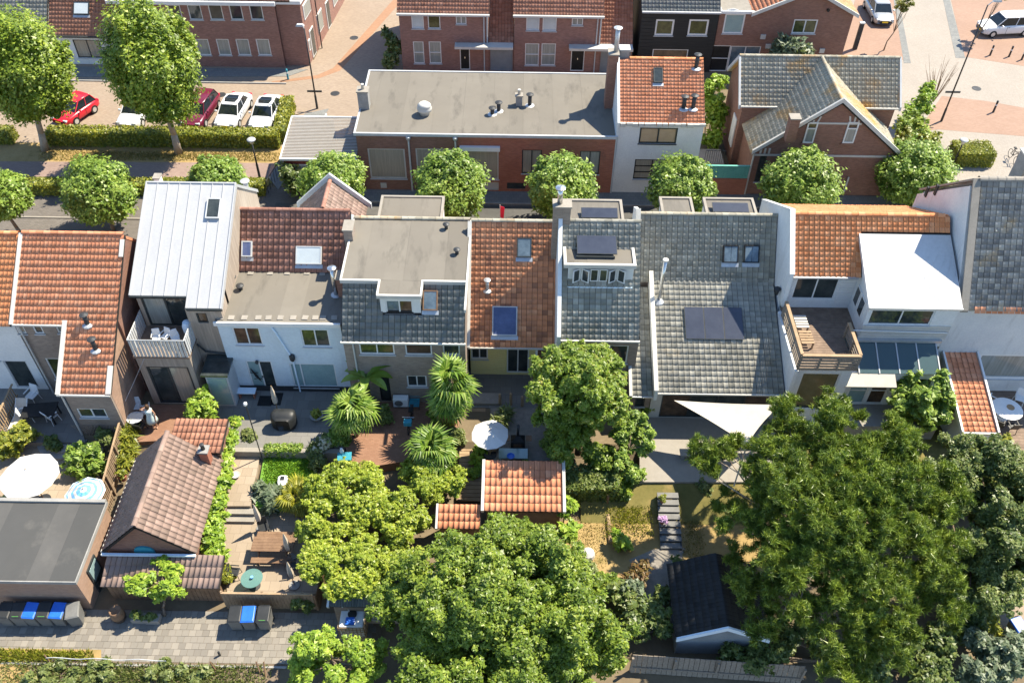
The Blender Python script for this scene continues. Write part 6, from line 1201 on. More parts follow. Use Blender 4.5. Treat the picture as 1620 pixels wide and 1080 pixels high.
for px, py, lab, pt, Ln, Hh, rg, st, rz in ((108, 203, 'red hatchback parked at the left end of the car park', 'car_red', 3.45, 1.45, False, 'hatch', -.42), (208, 203, 'white car parked behind the tall plane tree crown', 'car_white', 4.2, 1.45, False, 'hatch', -.12), (308, 203, 'dark maroon car parked right of the plane tree', 'car_maroon', 4.3, 1.5, False, 'hatch', -.12), (361, 203, 'white car parked between the maroon car and the last white car', 'car_white', 4.4, 1.42, True, 'sedan', -.10), (414, 206, 'white car with glass roof parked nearest the lamp post', 'car_white', 4.3, 1.42, True, 'sedan', -.08)):
    c = G(px, py, 0); car(lab, pt, (c[0]+.15, c[1]+1.6, .004), rz, Ln, 1.78, Hh, rg, st)
c = G(1397, 42, 0); car('silver estate car facing the camera at the top right', 'car_silver', (c[0], c[1]+2.0, .012), -.02, 4.5, 1.8, 1.45, False, 'hatch')
c = G(1585, 56, 0); car('white SUV parked sideways on the plaza', 'car_white', (c[0]+.2, c[1]+.5, .012), -math.pi/2+.12, 4.5, 1.85, 1.66, False, 'hatch')

# ------------------------------------------------------------------ street furniture
def lamp_post(label, b, h, arm=None, sign=None, style='cone'):
    t = thing('street_lamp', label, 'street lamp', (b[0], b[1], 0), 'street lamps'); mk('base', MB().tube((b[0], b[1], 0), (b[0], b[1], 1.1), .09, .08, 10), 'dark_metal', t)
    mk('pole', MB().tube((b[0], b[1], 1.1), (b[0], b[1], h), .06, .045, 10), 'dark_metal', t, True)
    if style == 'cone':
        hd = mk('lantern', MB().lathe((b[0], b[1], h), [(.06, 0), (.22, .28), (.30, .32), (.26, .36), (.05, .46)], 14), 'lamp_glass', t, True); mk('lid', MB().lathe((b[0], b[1], h+.33), [(.31, 0), (.26, .06), (.06, .15)], 14), 'grey_paint', hd, True)
    else:
        a = (b[0]+arm[0], b[1]+arm[1], h+.25); mk('arm', MB().path([(b[0], b[1], h-.05), (b[0]+arm[0]*.4, b[1]+arm[1]*.4, h+.2), a], .035, 6), 'grey_paint', t)
        hd = mk('lantern', MB().hexa([(a[0]-.3, a[1]-.13, a[2]-.04), (a[0]+.3, a[1]-.13, a[2]-.04), (a[0]+.3, a[1]+.13, a[2]-.04), (a[0]-.3, a[1]+.13, a[2]-.04), (a[0]-.2, a[1]-.1, a[2]+.1), (a[0]+.2, a[1]-.1, a[2]+.1), (a[0]+.2, a[1]+.1, a[2]+.1), (a[0]-.2, a[1]+.1, a[2]+.1)]), 'grey_paint', t)
        mk('lens', MB().box(a[0]-.2, a[0]+.2, a[1]-.09, a[1]+.09, a[2]-.07, a[2]-.042), 'lamp_glass', hd)
    if sign: mk('sign_plate', MB().box(b[0]-.55, b[0]+.55, b[1]-.03, b[1]+.03, sign, sign+.14), 'dark_metal', t)
b = G(502, 172, 0); lamp_post('tall black lamp post by the car park entrance', b, W(487, 45, b[1])[2], (-.25, -.1), 1.4, 'arm')
b = G(411, 281, 0); lamp_post('short lamp post with cone lantern above the street hedge', b, W(400, 228, b[1])[2])
b = G(1075, 112, 0); lamp_post('thin lamp post in front of the black house', b, W(1073, 58, b[1])[2]+.1, (-.1, .1), None, 'arm')
b = G(1489, 192, 0); lamp_post('tall leaning-looking lamp post on the plaza corner', b, W(1556, 8, b[1])[2], (.6, .1), 2.4, 'arm')
b = G(1508, 262, 0); lamp_post('lamp post with cone lantern beside the square hedge', b, W(1528, 240, b[1])[2]+.6)
for px, py, h, lab, m in ((1571, 178, 1.0, 'dark bollard on the red walk', 'dark_metal'), (1566, 88, .9, 'dark bollard nearest the SUV front wheel', 'dark_metal'), (1596, 90, .95, 'striped bollard below the SUV', 'dark_metal'), (1616, 95, .9, 'bollard at the right photo edge below the SUV', 'dark_metal'), (456, 126, .9, 'green post at the apartment block corner', 'plastic_teal')):
    b = G(px, py, 0); t = thing('bollard', lab, 'bollard', tuple(b), 'street bollards'); mk('post', MB().lathe(b, [(.09, 0), (.08, .1), (.07, h*.8), (.085, h*.85), (.07, h)], 10), m, t, True); mk('band', MB().lathe((b[0], b[1], h*.6), [(.079, 0), (.079, .1)], 10), 'white_paint', t)
b = G(1352, 78, 0); t = thing('info_column', 'dark rectangular column standing beside the far brick gable', 'column', tuple(b)); mk('column', MB().rbox(b, .35, .25, 2.3), 'dark_metal', t, bevel=.02); mk('cap', MB().rbox((b[0], b[1], 2.3), .42, .32, .08), 'zinc', t)
b = G(793, 352, .06); t = thing('flag', 'pink flag on a thin pole above the red tiled ridge', 'flag', (-.7, 43, 0)); top = W(791, 326, 43); mk('pole', MB().tube((top[0], 43, 0), (top[0], 43, top[2]+.1), .02), 'off_white', t); mk('cloth', MB().prism([(top[0], 43, top[2]), (top[0]+.28, 43.05, top[2]-.15), (top[0]+.22, 43.02, top[2]-1.0), (top[0], 43, top[2]-.8)], (0, .015, 0)), 'red_cloth', t)
# front railing by the hedge
t = thing('iron_railing', 'thin dark railing at the end of the street hedge', 'railing', tuple(G(437, 285, 0))); mb = MB(); P0 = G(425, 306, 0); P1 = G(452, 262, 0)
for i in range(9): c = P0+(P1-P0)*i/8; mb.tube(c, c+[0, 0, 1.0], .02, n=5)
mk('bars', mb, 'dark_metal', t); mk('top_rail', MB().tube(P0+[0, 0, 1.0], P1+[0, 0, 1.0], .03, n=6), 'dark_metal', t)
for k, (px, py) in enumerate(((1502, 250), (1600, 255))):
    b = G(px, py, 0); t = thing('parked_bicycle', ('dark bicycle leaning left of the square hedge', 'dark bicycle at the right photo edge above the white gable')[k], 'bicycle', tuple(b), 'parked bicycles')
    for dy in (-.5, .5): 
        mb = MB(); pts = [(b[0]+.02*i, b[1]+dy+.32*math.cos(a), .34+.32*math.sin(a)) for i, a in enumerate(np.linspace(0, 2*math.pi, 15))]; mb.path([(b[0], p[1], p[2]) for p in pts], .02, 5); mk('wheel', mb, 'rubber', t)
    mk('frame', MB().path([(b[0], b[1]-.5, .34), (b[0], b[1]-.35, .95), (b[0], b[1]+.1, .4), (b[0], b[1]+.5, .34), (b[0], b[1]+.2, .9), (b[0], b[1]+.1, .4)], .022, 6).tube((b[0], b[1]-.38, .85), (b[0], b[1]+.2, .8), .022), 'black', t); mk('handlebar', MB().tube((b[0]-.28, b[1]-.35, 1.02), (b[0]+.28, b[1]-.35, 1.02), .018), 'black', t); mk('saddle', MB().rbox((b[0], b[1]+.22, .92), .16, .26, .06), 'black', t)
# ------------------------------------------------------------------ garden surfaces
def slab_sheet(name, pts, z, mat, th=.7): return sheet(name, pts, z, mat, th)
slab_sheet('gravel_court', [(-70, 700), (112, 700), (165, 700), (150, 800), (-90, 800)], -.38, 'patio_tan')
sheet('left_patio', [(-60, 600), (110, 600), (135, 700), (-70, 700)], .006, 'patio_grey', .6)
sheet('dining_patio', [(190, 640), (372, 640), (366, 690), (196, 700)], .008, 'patio_brick', .6)
slab_sheet('terrace', [(332, 615), (550, 615), (545, 708), (365, 708)], .012, 'patio_grey', .5)
q0, q1 = G(366, 708, .0), G(545, 708, .0); struct('terrace_edge', MB().box(q0[0], q1[0], q0[1]-.28, q0[1]-.005, -.6, .05), 'concrete')
slab_sheet('garden_path', [(366, 715), (412, 715), (396, 800), (352, 800)], -.38, 'patio_tan'); slab_sheet('lawn', [(418, 718), (500, 718), (500, 800), (404, 800)], -.44, 'lawn', .7)
q0 = G(352, 800, -.38); struct('path_steps', MB().box(q0[0], q0[0]+1.6, q0[1]-.32, q0[1], ZL, -.55).box(q0[0], q0[0]+1.6, q0[1]-.64, q0[1]-.32, ZL, -.73), 'concrete')
sheet('lower_patio', [(340, 806), (505, 800), (508, 940), (360, 940)], ZL+.01, 'patio_tan', .03)
sheet('brick_patio', [(545, 618), (728, 618), (725, 690), (700, 720), (560, 742), (545, 705)], .010, 'patio_brick', .7)
sheet('yellow_room_patio', [(735, 585), (845, 585), (848, 645), (738, 645)], .014, 'patio_grey', .04); sheet('stove_patio', [(776, 645), (880, 640), (880, 728), (776, 728)], .008, 'gravel', .8)
sheet('pale_terrace', [(1012, 635), (1245, 630), (1245, 762), (1012, 762)], .012, 'terrace_pale', .95)
for nm, ya, yb, mt in (('grass_slope', 24.3, 26.1, 'olive_grass'),):
    struct(nm, MB().quad((3.5, 24.35, ZL+.0), (12.5, 24.35, ZL+.0), (12.5, 26.4, -.06), (3.5, 26.4, -.06)), mt)
wsheet('dry_lawn', [(2.6, 20.6), (12.5, 20.6), (12.5, 24.5), (2.6, 24.5)], ZL+.012, 'dry_grass', .03); sheet('gravel_path', [(1035, 868), (1085, 866), (1062, 925), (1048, 1000), (1010, 1000), (1020, 925), (995, 885)], ZL+.02, 'gravel', .02)
sheet('hidden_lawn', [(1240, 660), (1520, 660), (1620, 720), (1620, 790), (1240, 790)], -.01, 'olive_grass', .8)
sheet('sand_yard', [(1560, 930), (1700, 930), (1700, 1000), (1560, 1000)], ZL+.01, 'patio_tan', .03)
wsheet('asphalt_lane', [(2, 12), (26, 12), (26, 16.2), (2, 16.2)], ZL+.008, 'asphalt', .02)
sheet('dry_verge', [(-60, 1024), (160, 1027), (160, 1042), (-60, 1042)], ZL+.012, 'dry_grass', .03); wsheet('plot_soil', [(-26, 12), (-9.5, 12), (-9.8, 16.95), (-26, 17.0)], ZL+.006, 'soil', .03); sheet('dry_patch', [(-60, 1045), (40, 1045), (60, 1100), (-90, 1100)], ZL+.016, 'dry_grass', .03)
grass('lawn_blades', [(420, 722), (498, 722), (498, 792), (410, 792)], 5200, .09, 'grass_green', -.44, 'bright green grass of the small lawn')
grass('slope_grass', [(960, 778), (1035, 778), (1035, 850), (955, 850)], 2200, .08, 'leaf_hedge', -.6, 'patchy olive grass beside the stairs'); grass('dry_tufts', [(1080, 780), (1110, 780), (1120, 900), (1080, 880)], 1200, .07, 'grass_dry', -.85, 'dry yellow grass right of the stairs'); grass('dry_tufts_left', [(905, 800), (960, 800), (960, 900), (900, 900)], 1200, .06, 'grass_dry', ZL, 'dry yellow grass below the dark hedge')
grass('verge_grass', [(-10, 1026), (150, 1030), (150, 1046), (-10, 1046)], 1500, .2, 'leaf_hedge', ZL, 'long grass along the alley edge'); grass('plot_grass', [(-10, 1044), (430, 1052), (430, 1090), (-10, 1090)], 5000, .18, 'leaf_olive', ZL, 'weedy grass over the bottom left plot'); grass('strip_grass', [(60, 238), (455, 242), (455, 256), (60, 254)], 5000, .1, 'grass_dry', .01, 'dry yellow grass strip below the car park hedge'); grass('verge_tufts', [(-20, 282), (420, 284), (420, 294), (-20, 292)], 5000, .12, 'leaf_olive', .012, 'green grass verge along the street hedge')
# alley of concrete slabs
al = struct('alley', MB().box(-27, -5.6, 16.95, 19.5, ZL-.1, ZL-.012), 'soil')
SL = []
for q in range(4): mb = MB().box(.004, .292, .004, .292, -.05, 0, q/3); me = mb.mesh('slab'); me.materials.append(MT['slab']); SL.append(me)
cells = [(r_, c_) for r_ in range(8) for c_ in range(72)]; cells = [(r_, c_) for r_, c_ in cells if -27+c_*.3+(r_ % 2)*.15 < -6.0]
vis = [(r_, c_) for r_, c_ in cells if -27+c_*.3 > -22.5]
pick = set(vis[:300]); big = MB()
for r_, c_ in cells:
    x, y, z = -27+c_*.3+(r_ % 2)*.15, 17.05+r_*.3, ZL+random.uniform(-.006, .006)
    if (r_, c_) in pick: o = bpy.data.objects.new('slab', random.choice(SL)); link(o, al); o.location = (x, y, z)
    else: big.box(x+.004, x+.292, y+.004, y+.292, z-.05, z, random.random())
o = mk('slab_rest', big, 'slab', al); o['kind'] = 'stuff'
struct('alley_kerb', MB().box(-27, -9.5, 16.85, 16.94, ZL-.05, ZL+.03), 'concrete_grey')

# ------------------------------------------------------------------ fences
def fence(label, P, Q, z0, h, bw=.14, mat='wood_fence', lean=0, gap=.02, posts=True, cap=None, top=None):
    P = np.array([*P[:2], z0]); Q = np.array([*Q[:2], z0]); d = Q-P; L = np.linalg.norm(d); e = d/L; s = np.array([-e[1], e[0], 0]); n = int(L/(bw+gap))
    t = thing('board_fence', label, 'fence', tuple((P+Q)/2), 'board fences')
    for i in range(n):
        a = P+e*(i*(bw+gap)); b = a+e*bw; u = np.array([0, 0, h*random.uniform(.97, 1.0)])+s*lean; w_ = s*.025; j = s*random.uniform(-.006, .006)
        mk('board', MB().hexa([a+j, b+j, b+w_+j, a+w_+j, a+u+j, b+u+j, b+w_+u+j, a+w_+u+j], random.random()), mat, t)
    if cap: u = np.array([0, 0, h])+s*lean; mk('cap_rail', MB().hexa([P-s*.03+u, Q-s*.03+u, Q+s*.06+u, P+s*.06+u]+[q+np.array([0, 0, .05]) for q in (P-s*.03+u, Q-s*.03+u, Q+s*.06+u, P+s*.06+u)]), cap, t)
    mk('rail', MB().hexa([P+s*.03+[0, 0, h*.3], Q+s*.03+[0, 0, h*.3], Q+s*.07+[0, 0, h*.3], P+s*.07+[0, 0, h*.3]]+[q+np.array([0, 0, h*.3+.08]) for q in (P+s*.03, Q+s*.03, Q+s*.07, P+s*.07)]), mat, t)
    if posts:
        for i in range(int(L/1.8)+1): c = P+e*min(L, i*1.8)+s*.08; mk('post', MB().rbox(c, .09, .09, h+.05), mat, t)
    return t
fence('slatted fence between the gravel court and the garden house', G(190, 662, 1.0), G(152, 800, 1.0), -.6, 1.6, .1, 'wood_fence', 0, .05, True, 'wood_tan')
fence('brown board fence between the patio with picnic table and the alley', (-12.7, 19.62), (-8.55, 19.62), ZL, 1.3, .14, 'wood_fence', 0, .01, True, 'wood_tan'); fence('short board fence returning beside the alley passage', (-8.5, 19.6), (-8.4, 21.4), ZL, 1.3, .14, 'wood_brown', 0, .01)
fence('old grey leaning boards along the dark lane below the black shed', (5.3, 16.9), (12.6, 16.5), ZL, 1.15, .2, 'wood_grey', .25, .02, True); fence('weathered lattice fence at the left photo edge', G(-14, 690, 1.0), G(22, 612, 1.0), 0, 1.2, .07, 'wood_tan', 0, .12, True, 'wood_tan')
fence('dark fence between brick patio and boardwalk', G(735, 640, 0), G(718, 735, -.2), -.6, .5, .16, 'wood_brown', 0, .02)
# boardwalk
t = thing('boardwalk', 'sloping plank walk between fan palm and terracotta shed', 'boardwalk', tuple(G(747, 710, -.2)))
P0, P1 = G(750, 640, .02), G(742, 792, -.55); n = 26
for i in range(n):
    c = P0+(P1-P0)*(i+.5)/n; hh = np.linalg.norm((P1-P0)[:2])/n*.47; mk('plank', MB().box(c[0]-.62, c[0]+.62, c[1]-hh, c[1]+hh, c[2]-.05, c[2]), 'wood_tan', t)
q = G(767, 632, .05); tag(mk('stone_slab', MB().rbox((q[0]-.2, q[1], .02), 1.9, .75, .16), 'concrete'), 'pale stone slab step at the head of the boardwalk', 'slab')
for px, py, h, lab in ((791, 640, .9, 'wooden stake nearest the stone slab'), (808, 640, .95, 'second wooden stake right of the stone slab'), (826, 642, .8, 'third thinner wooden stake in tree shade'), (841, 612, .7, 'wooden stake below the white post')):
    b = G(px, py, .01); tag(mk('wooden_stake', MB().lathe(b, [(.08, 0), (.075, h*.95), (.04, h)], 9), 'wood_tan'), lab, 'stake', 'wooden stakes')
# stairs
t = thing('garden_stairs', 'dark plank stairs running down the grass slope from the pale terrace', 'stairs', tuple(G(1056, 780, 0)))
A, B_ = G(1040, 778, 0), G(1072, 778, 0); E_ = G(1040, 868, ZL+.1); n = 8; dy = (A[1]-E_[1])/n
for i in range(n):
    z = -.02-(i)*(.85/n); mk('tread', MB().box(A[0]-.02, B_[0]+.02, A[1]-(i+1)*dy+.03, A[1]-i*dy, z-.10, z), 'slate_step', t)
mk('stringer', MB().hexa([(A[0], E_[1], ZL), (A[0]+.06, E_[1], ZL), (A[0]+.06, A[1], -.5), (A[0], A[1], -.5), (A[0], E_[1], ZL+.1), (A[0]+.06, E_[1], ZL+.1), (A[0]+.06, A[1], -.14), (A[0], A[1], -.14)]).hexa([(B_[0]-.06, E_[1], ZL), (B_[0], E_[1], ZL), (B_[0], A[1], -.5), (B_[0]-.06, A[1], -.5), (B_[0]-.06, E_[1], ZL+.1), (B_[0], E_[1], ZL+.1), (B_[0], A[1], -.14), (B_[0]-.06, A[1], -.14)]), 'dark_metal', t)
for px, py, m, lab in ((1048, 800, 'leaf_hedge', 'yellow-green pot plant on the third stair tread'), (1047, 826, 'flower', 'purple flowering pot plant on the stairs')):
    i = int((py-778)/90*8); z = -.02-i*(.85/n)+.002; y = A[1]-(i+.5)*dy+.01; x = G(px, py, z)[0]; t2 = thing('pot_plant', lab, 'pot plant', (x, y, z)); mk('pot', MB().lathe((x, y, z), [(.08, 0), (.11, .18), (.12, .2), (.1, .2)], 12), 'brick_red', t2)
    C, N_, tn = lumps_pts([(x, y, z+.3, .2)], 260, .3, .5); mk('foliage', leafmesh('foliage', C, N_, .08, 1.4, tn), m, t2)

# ------------------------------------------------------------------ parasols
def canopy(mb, c, r, zt, zb, n, r0=0., rot=0., sag=.0):
    for i in range(n):
        a0, a1 = 2*math.pi*i/n+rot, 2*math.pi*(i+1)/n+rot; f0 = r0/r
        def P(a, f): return (c[0]+r*f*math.cos(a), c[1]+r*f*math.sin(a), zt+(zb-zt)*f)
        am = (a0+a1)/2
        for fa, fb in ((f0, (f0+1)/2), ((f0+1)/2, 1)):
            m0, m1 = P(am, fa*.97), P(am, fb*.96); m0 = (m0[0], m0[1], m0[2]-.03*fa); m1 = (m1[0], m1[1], m1[2]-.05*fb)
            mb.add([P(a0, fa), P(a0, fb), m1, m0], [(0, 1, 2, 3)]); mb.add([m0, m1, P(a1, fb), P(a1, fa)], [(0, 1, 2, 3)])
    return mb
def parasol(label, px, py, ztop, r, n, zbase, mat='fabric_white', drop=.5, off=(0, 0), rot=0.2, stripes=None):
    c = G(px, py, ztop); t = thing('parasol', label, 'parasol', (c[0]+off[0], c[1]+off[1], zbase), 'parasols')
    if stripes:
        for k, (f0, f1, m) in enumerate(stripes): mb = MB(); canopy(mb, c, r*f1, ztop-(drop*0)*f0, ztop-drop*f1, n, r*f0, rot); mk('canopy_ring', mb, m, t)
    else: mk('canopy', canopy(MB(), c, r, ztop, ztop-drop, n, 0, rot), mat, t)
    if off == (0, 0): mk('pole', MB().tube((c[0], c[1], zbase), (c[0], c[1], ztop+.06), .025), 'wood_tan', t)
    else:
        b = (c[0]+off[0], c[1]+off[1]); mk('pole', MB().path([(b[0], b[1], zbase), (b[0], b[1], ztop-.5), (c[0], c[1], ztop+.08)], .035, 8), 'dark_metal', t)
    mk('base', MB().lathe((c[0]+off[0], c[1]+off[1], zbase), [(.32, 0), (.32, .05), (.1, .08)], 16), 'dark_metal', t)
    rb = MB()
    for i in range(n): a = 2*math.pi*i/n+rot; rb.tube((c[0], c[1], ztop-.03), (c[0]+r*.98*math.cos(a), c[1]+r*.98*math.sin(a), ztop-drop-.02), .012, n=4)
    mk('ribs', rb, 'wood_tan', t)
parasol('large white parasol over the gravel court', 40, 742, 2.1, 1.38, 6, -.38, rot=.15); parasol('small white parasol beside the plank walk', 775, 680, 2.0, .95, 6, 0, rot=.4, drop=.35)
parasol('blue and white ringed umbrella beside the brick garage', 131, 773, 1.7, .92, 8, -.38, drop=.32, stripes=[(0, .18, 'fabric_pale_blue'), (.18, .38, 'fabric_blue'), (.38, .52, 'fabric_white'), (.52, .66, 'fabric_blue'), (.66, .84, 'fabric_white'), (.84, .92, 'fabric_blue'), (.92, 1, 'fabric_pale_blue')])
def folded(label, px, py, zb, h=2.1, m='fabric_beige'):
    b = G(px, py, zb); t = thing('folded_parasol', label, 'parasol', tuple(b), 'folded parasols'); mk('pole', MB().tube(b, (b[0], b[1], zb+h), .022), 'wood_tan', t); mk('base', MB().lathe(b, [(.25, 0), (.25, .06), (.06, .1)], 14), 'concrete_grey', t)
    mb = MB(); n = 10
    for (z0, r0), (z1, r1) in zip([(.75, .03), (.8, .12), (1.1, .13), (1.6, .09)], [(.8, .12), (1.1, .13), (1.6, .09), (2.08, .02)]):
        for i in range(n): a0, a1 = 2*math.pi*i/n, 2*math.pi*(i+1)/n; k0, k1 = (1.15 if i % 2 else .8), (.8 if i % 2 else 1.15); mb.quad((b[0]+r0*k0*math.cos(a0), b[1]+r0*k0*math.sin(a0), zb+z0), (b[0]+r0*k1*math.cos(a1), b[1]+r0*k1*math.sin(a1), zb+z0), (b[0]+r1*k1*math.cos(a1), b[1]+r1*k1*math.sin(a1), zb+z1), (b[0]+r1*k0*math.cos(a0), b[1]+r1*k0*math.sin(a0), zb+z1))
    mk('cloth', mb, m, t)
folded('folded beige parasol on the white house terrace', 440, 652, .012); folded('folded beige parasol by the path steps', 414, 836, ZL+.01); folded('folded beige parasol at the picnic table', 460, 882, ZL+.01); folded('folded beige parasol beside the round glass table', 466, 926, ZL+.01, 1.9)
# sail
def sail(label, pts):
    P = [np.array(p) for p in pts]; c = sum(P)/3; mb = MB(); n = 7; V = {}
    for i in range(n+1):
        for j in range(n+1-i):
            a, b = i/n, j/n; q = P[0]*(1-a-b)+P[1]*a+P[2]*b; k = 27*a*b*(1-a-b); edge = (a*b+b*(1-a-b)+a*(1-a-b)); q = q+(c-q)*(.10*max(0, 1-k*1.2))*(edge*3) - np.array([0, 0, .22*k]); V[i, j] = len(mb.v); mb.v.append(tuple(q))
    for i in range(n):
        for j in range(n-i):
            mb.f.append((V[i, j], V[i+1, j], V[i, j+1])); mb.t.append(.5)
            if j < n-i-1: mb.f.append((V[i+1, j], V[i+1, j+1], V[i, j+1])); mb.t.append(.5)
    t = thing('shade_sail', label, 'shade sail', tuple(P[2]*[1, 1, 0])); mk('cloth', mb, 'fabric_cream', t, True); mk('pole', MB().tube((P[2][0], P[2][1], 0), P[2]+[0, 0, .1], .04), 'grey_paint', t); mk('pole', MB().tube((P[1][0], P[1][1], 0), P[1]+[0, 0, .1], .04), 'grey_paint', t)
sail('cream triangular shade sail over the pale terrace', [G(1066, 633, 2.6), G(1235, 640, 3.1), G(1182, 703, 3.3)])
t = thing('low_bench', 'long low concrete bench on the shaded pale terrace', 'bench', tuple(G(1130, 715, 0))); q0, q1 = G(1076, 716, .4), G(1150, 716, .4); mk('seat', MB().box(q0[0], q1[0], q0[1]-.2, q0[1]+.25, .34, .42), 'terrace_pale', t); mk('leg', MB().box(q0[0]+.1, q0[0]+.25, q0[1]-.1, q0[1]+.15, .0, .34), 'concrete_grey', t); mk('leg', MB().box(q1[0]-.25, q1[0]-.1, q0[1]-.1, q0[1]+.15, .0, .34), 'concrete_grey', t)

# ------------------------------------------------------------------ furniture
def chair_proto(mat, nm='garden_chair'):
    e = free(nm, 'x', 'chair', (0, 0, 0), 0, 'garden chairs'); kid('seat', MB().box(-.23, .23, -.22, .22, .40, .44), mat, e, bevel=.01)
    kid('backrest', MB().hexa([(-.23, .20, .44), (.23, .20, .44), (.23, .24, .44), (-.23, .24, .44), (-.21, .30, .88), (.21, .30, .88), (.21, .33, .88), (-.21, .33, .88)]), mat, e)
    for sx in (-1, 1):
        for sy in (-1, 1): kid('leg', MB().tube((sx*.2, sy*.19, .4), (sx*.24, sy*.23, 0), .018, n=6), mat, e)
        kid('armrest', MB().box(sx*.23-.025, sx*.23+.025, -.2, .25, .62, .65), mat, e)
    return e
CW = chair_proto('plastic_white'); CD = chair_proto('plastic_black'); used = {'w': False, 'd': False}
def chair(k, px, py, z, rz, label, s=1.0):
    src = CW if k == 'w' else CD; p = G(px, py, z+.3); p[2] = z
    if not used[k]: used[k] = True; src.location = p; src.rotation_euler = (0, 0, rz); src['label'] = label; src.scale = (s,)*3; return
    copy_at(src, p, rz, label, s)
def round_table(label, px, py, z, r, h, mat, leg='dark_metal', group='round tables'):
    c = G(px, py, z+h); t = thing('round_table', label, 'table', (c[0], c[1], z), group); mk('tabletop', MB().lathe((c[0], c[1], z+h-.03), [(r*.98, 0), (r, .015), (r*.98, .03)], 26), mat, t); mk('leg', MB().tube((c[0], c[1], z+.03), (c[0], c[1], z+h-.03), .04), leg, t); mk('foot', MB().lathe((c[0], c[1], z), [(.28, 0), (.28, .03), (.05, .06)], 14), leg, t)
c = G(62, 648, .72); t = thing('patio_table', 'dark rectangular table on the shaded left patio', 'table', (c[0], c[1], 0)); mk('tabletop', MB().rbox((c[0], c[1], .68), 1.7, .95, .05, .12), 'black', t)
for a, b in ((-1, -1), (1, -1), (1, 1), (-1, 1)): mk('leg', MB().rbox((c[0]+a*.75, c[1]+b*.38, .006), .06, .06, .675), 'black', t)
chair('w', 52, 628, .006, -.3, 'white chair behind the dark patio table', 1.1); chair('w', 83, 660, .006, 2.6, 'white chair at the near right of the dark patio table', 1.1); chair('w', 44, 658, .006, 1.9, 'white chair at the left end of the dark patio table', 1.1)
t = thing('sun_lounger', 'white reclining lounger on the shaded left patio', 'lounger', tuple(G(30, 662, 0))); c = G(30, 662, .4); mk('frame', MB().path([(c[0]-.3, c[1]+.9, 1.0), (c[0]-.3, c[1]+.2, .42), (c[0]-.3, c[1]-.7, .36)], .02).path([(c[0]+.3, c[1]+.9, 1.0), (c[0]+.3, c[1]+.2, .42), (c[0]+.3, c[1]-.7, .36)], .02), 'plastic_white', t); mk('sling', MB().hexa([(c[0]-.28, c[1]+.2, .42), (c[0]+.28, c[1]+.2, .42), (c[0]+.28, c[1]+.22, .45), (c[0]-.28, c[1]+.22, .45), (c[0]-.28, c[1]+.88, .98), (c[0]+.28, c[1]+.88, .98), (c[0]+.28, c[1]+.9, 1.0), (c[0]-.28, c[1]+.9, 1.0)]).box(c[0]-.28, c[0]+.28, c[1]-.68, c[1]+.2, .38, .41), 'fabric_beige', t)
for sx in (-.3, .3): mk('leg', MB().tube((c[0]+sx, c[1]+.35, .0), (c[0]+sx, c[1]+.2, .42), .018).tube((c[0]+sx, c[1]-.6, .0), (c[0]+sx, c[1]-.55, .36), .018), 'plastic_white', t)
t = thing('curved_steps', 'curved brick steps down from the left patio', 'steps', tuple(G(100, 692, 0)))
c = G(100, 700, 0)
for k, r in enumerate((1.5, 1.1)): mk('step', MB().prism([(c[0]+r*math.cos(a), c[1]+.3+r*.75*math.sin(a), -.38) for a in np.linspace(math.pi, 2*math.pi, 11)], (0, 0, .14+.13*k)), 'concrete_grey', t)
round_table('small round bistro table in the dining patio', 213, 660, .008, .42, .72, 'grey_paint'); chair('w', 216, 645, .008, .1, 'white shell chair behind the bistro table', .95); chair('w', 231, 652, .008, -1.2, 'white shell chair right of the bistro table', .95); chair('d', 222, 676, .008, 3.0, 'dark chair in front of the bistro table', .95)
# potted row by the fence
for i, (px, py) in enumerate(((207, 706), (204, 720), (199, 742), (196, 758))):
    b = G(px, py, -.25 if i < 2 else -.35); t = thing('flower_pot', ('terracotta pot nearest the bistro table', 'second terracotta pot along the slatted fence', 'third terracotta pot along the slatted fence', 'last terracotta pot beside the garden house roof')[i], 'pot', tuple(b), 'pots along the fence'); mk('pot', MB().lathe(b, [(.14, 0), (.2, .3), (.22, .32), (.17, .32)], 14), 'brick_red', t); C, N_, tn = lumps_pts([(b[0], b[1], b[2]+.5, .25)], 220, .3, .5); mk('plant', leafmesh('plant', C, N_, .11, 1.6, tn), 'leaf_hedge', t)
# white house terrace
c = G(452, 672, .01); t = thing('covered_barbecue', 'barbecue under a black cover on the white house terrace', 'barbecue', tuple(c)); mk('cover', loft([(-.42, .34, 0, .82, .3), (-.3, .6, 0, .95, .35), (0, .66, 0, 1.05, .4), (.28, .58, 0, .98, .35), (.4, .36, 0, .85, .3)], 16), 'plastic_black', t, True).location = tuple(c); mk('hem', MB().rbox((c[0], c[1], c[2]), 1.0, .5, .12), 'black', t)
b = G(502, 662, .01); t = thing('planter_bowl', 'round stone bowl with a yellow-green plant on the terrace', 'planter', tuple(b)); mk('bowl', MB().lathe(b, [(.2, 0), (.34, .25), (.36, .28), (.3, .28)], 16), 'concrete_grey', t); C, N_, tn = lumps_pts([(b[0], b[1], .42, .24)], 260, .3, .5); mk('plant', leafmesh('plant', C, N_, .13, 1.8, tn), 'leaf_hedge', t)
c = G(388, 626, .45); t = thing('wall_bench', 'grey-blue bench against the white house wall', 'bench', (c[0], c[1], 0)); mk('seat', MB().rbox((c[0], 31.45, .42), .95, .42, .06), 'fabric_pale_blue', t); mk('leg', MB().rbox((c[0]-.38, 31.45, .012), .06, .38, .41), 'brick_red', t); mk('leg', MB().rbox((c[0]+.38, 31.45, .012), .06, .38, .41), 'brick_red', t)
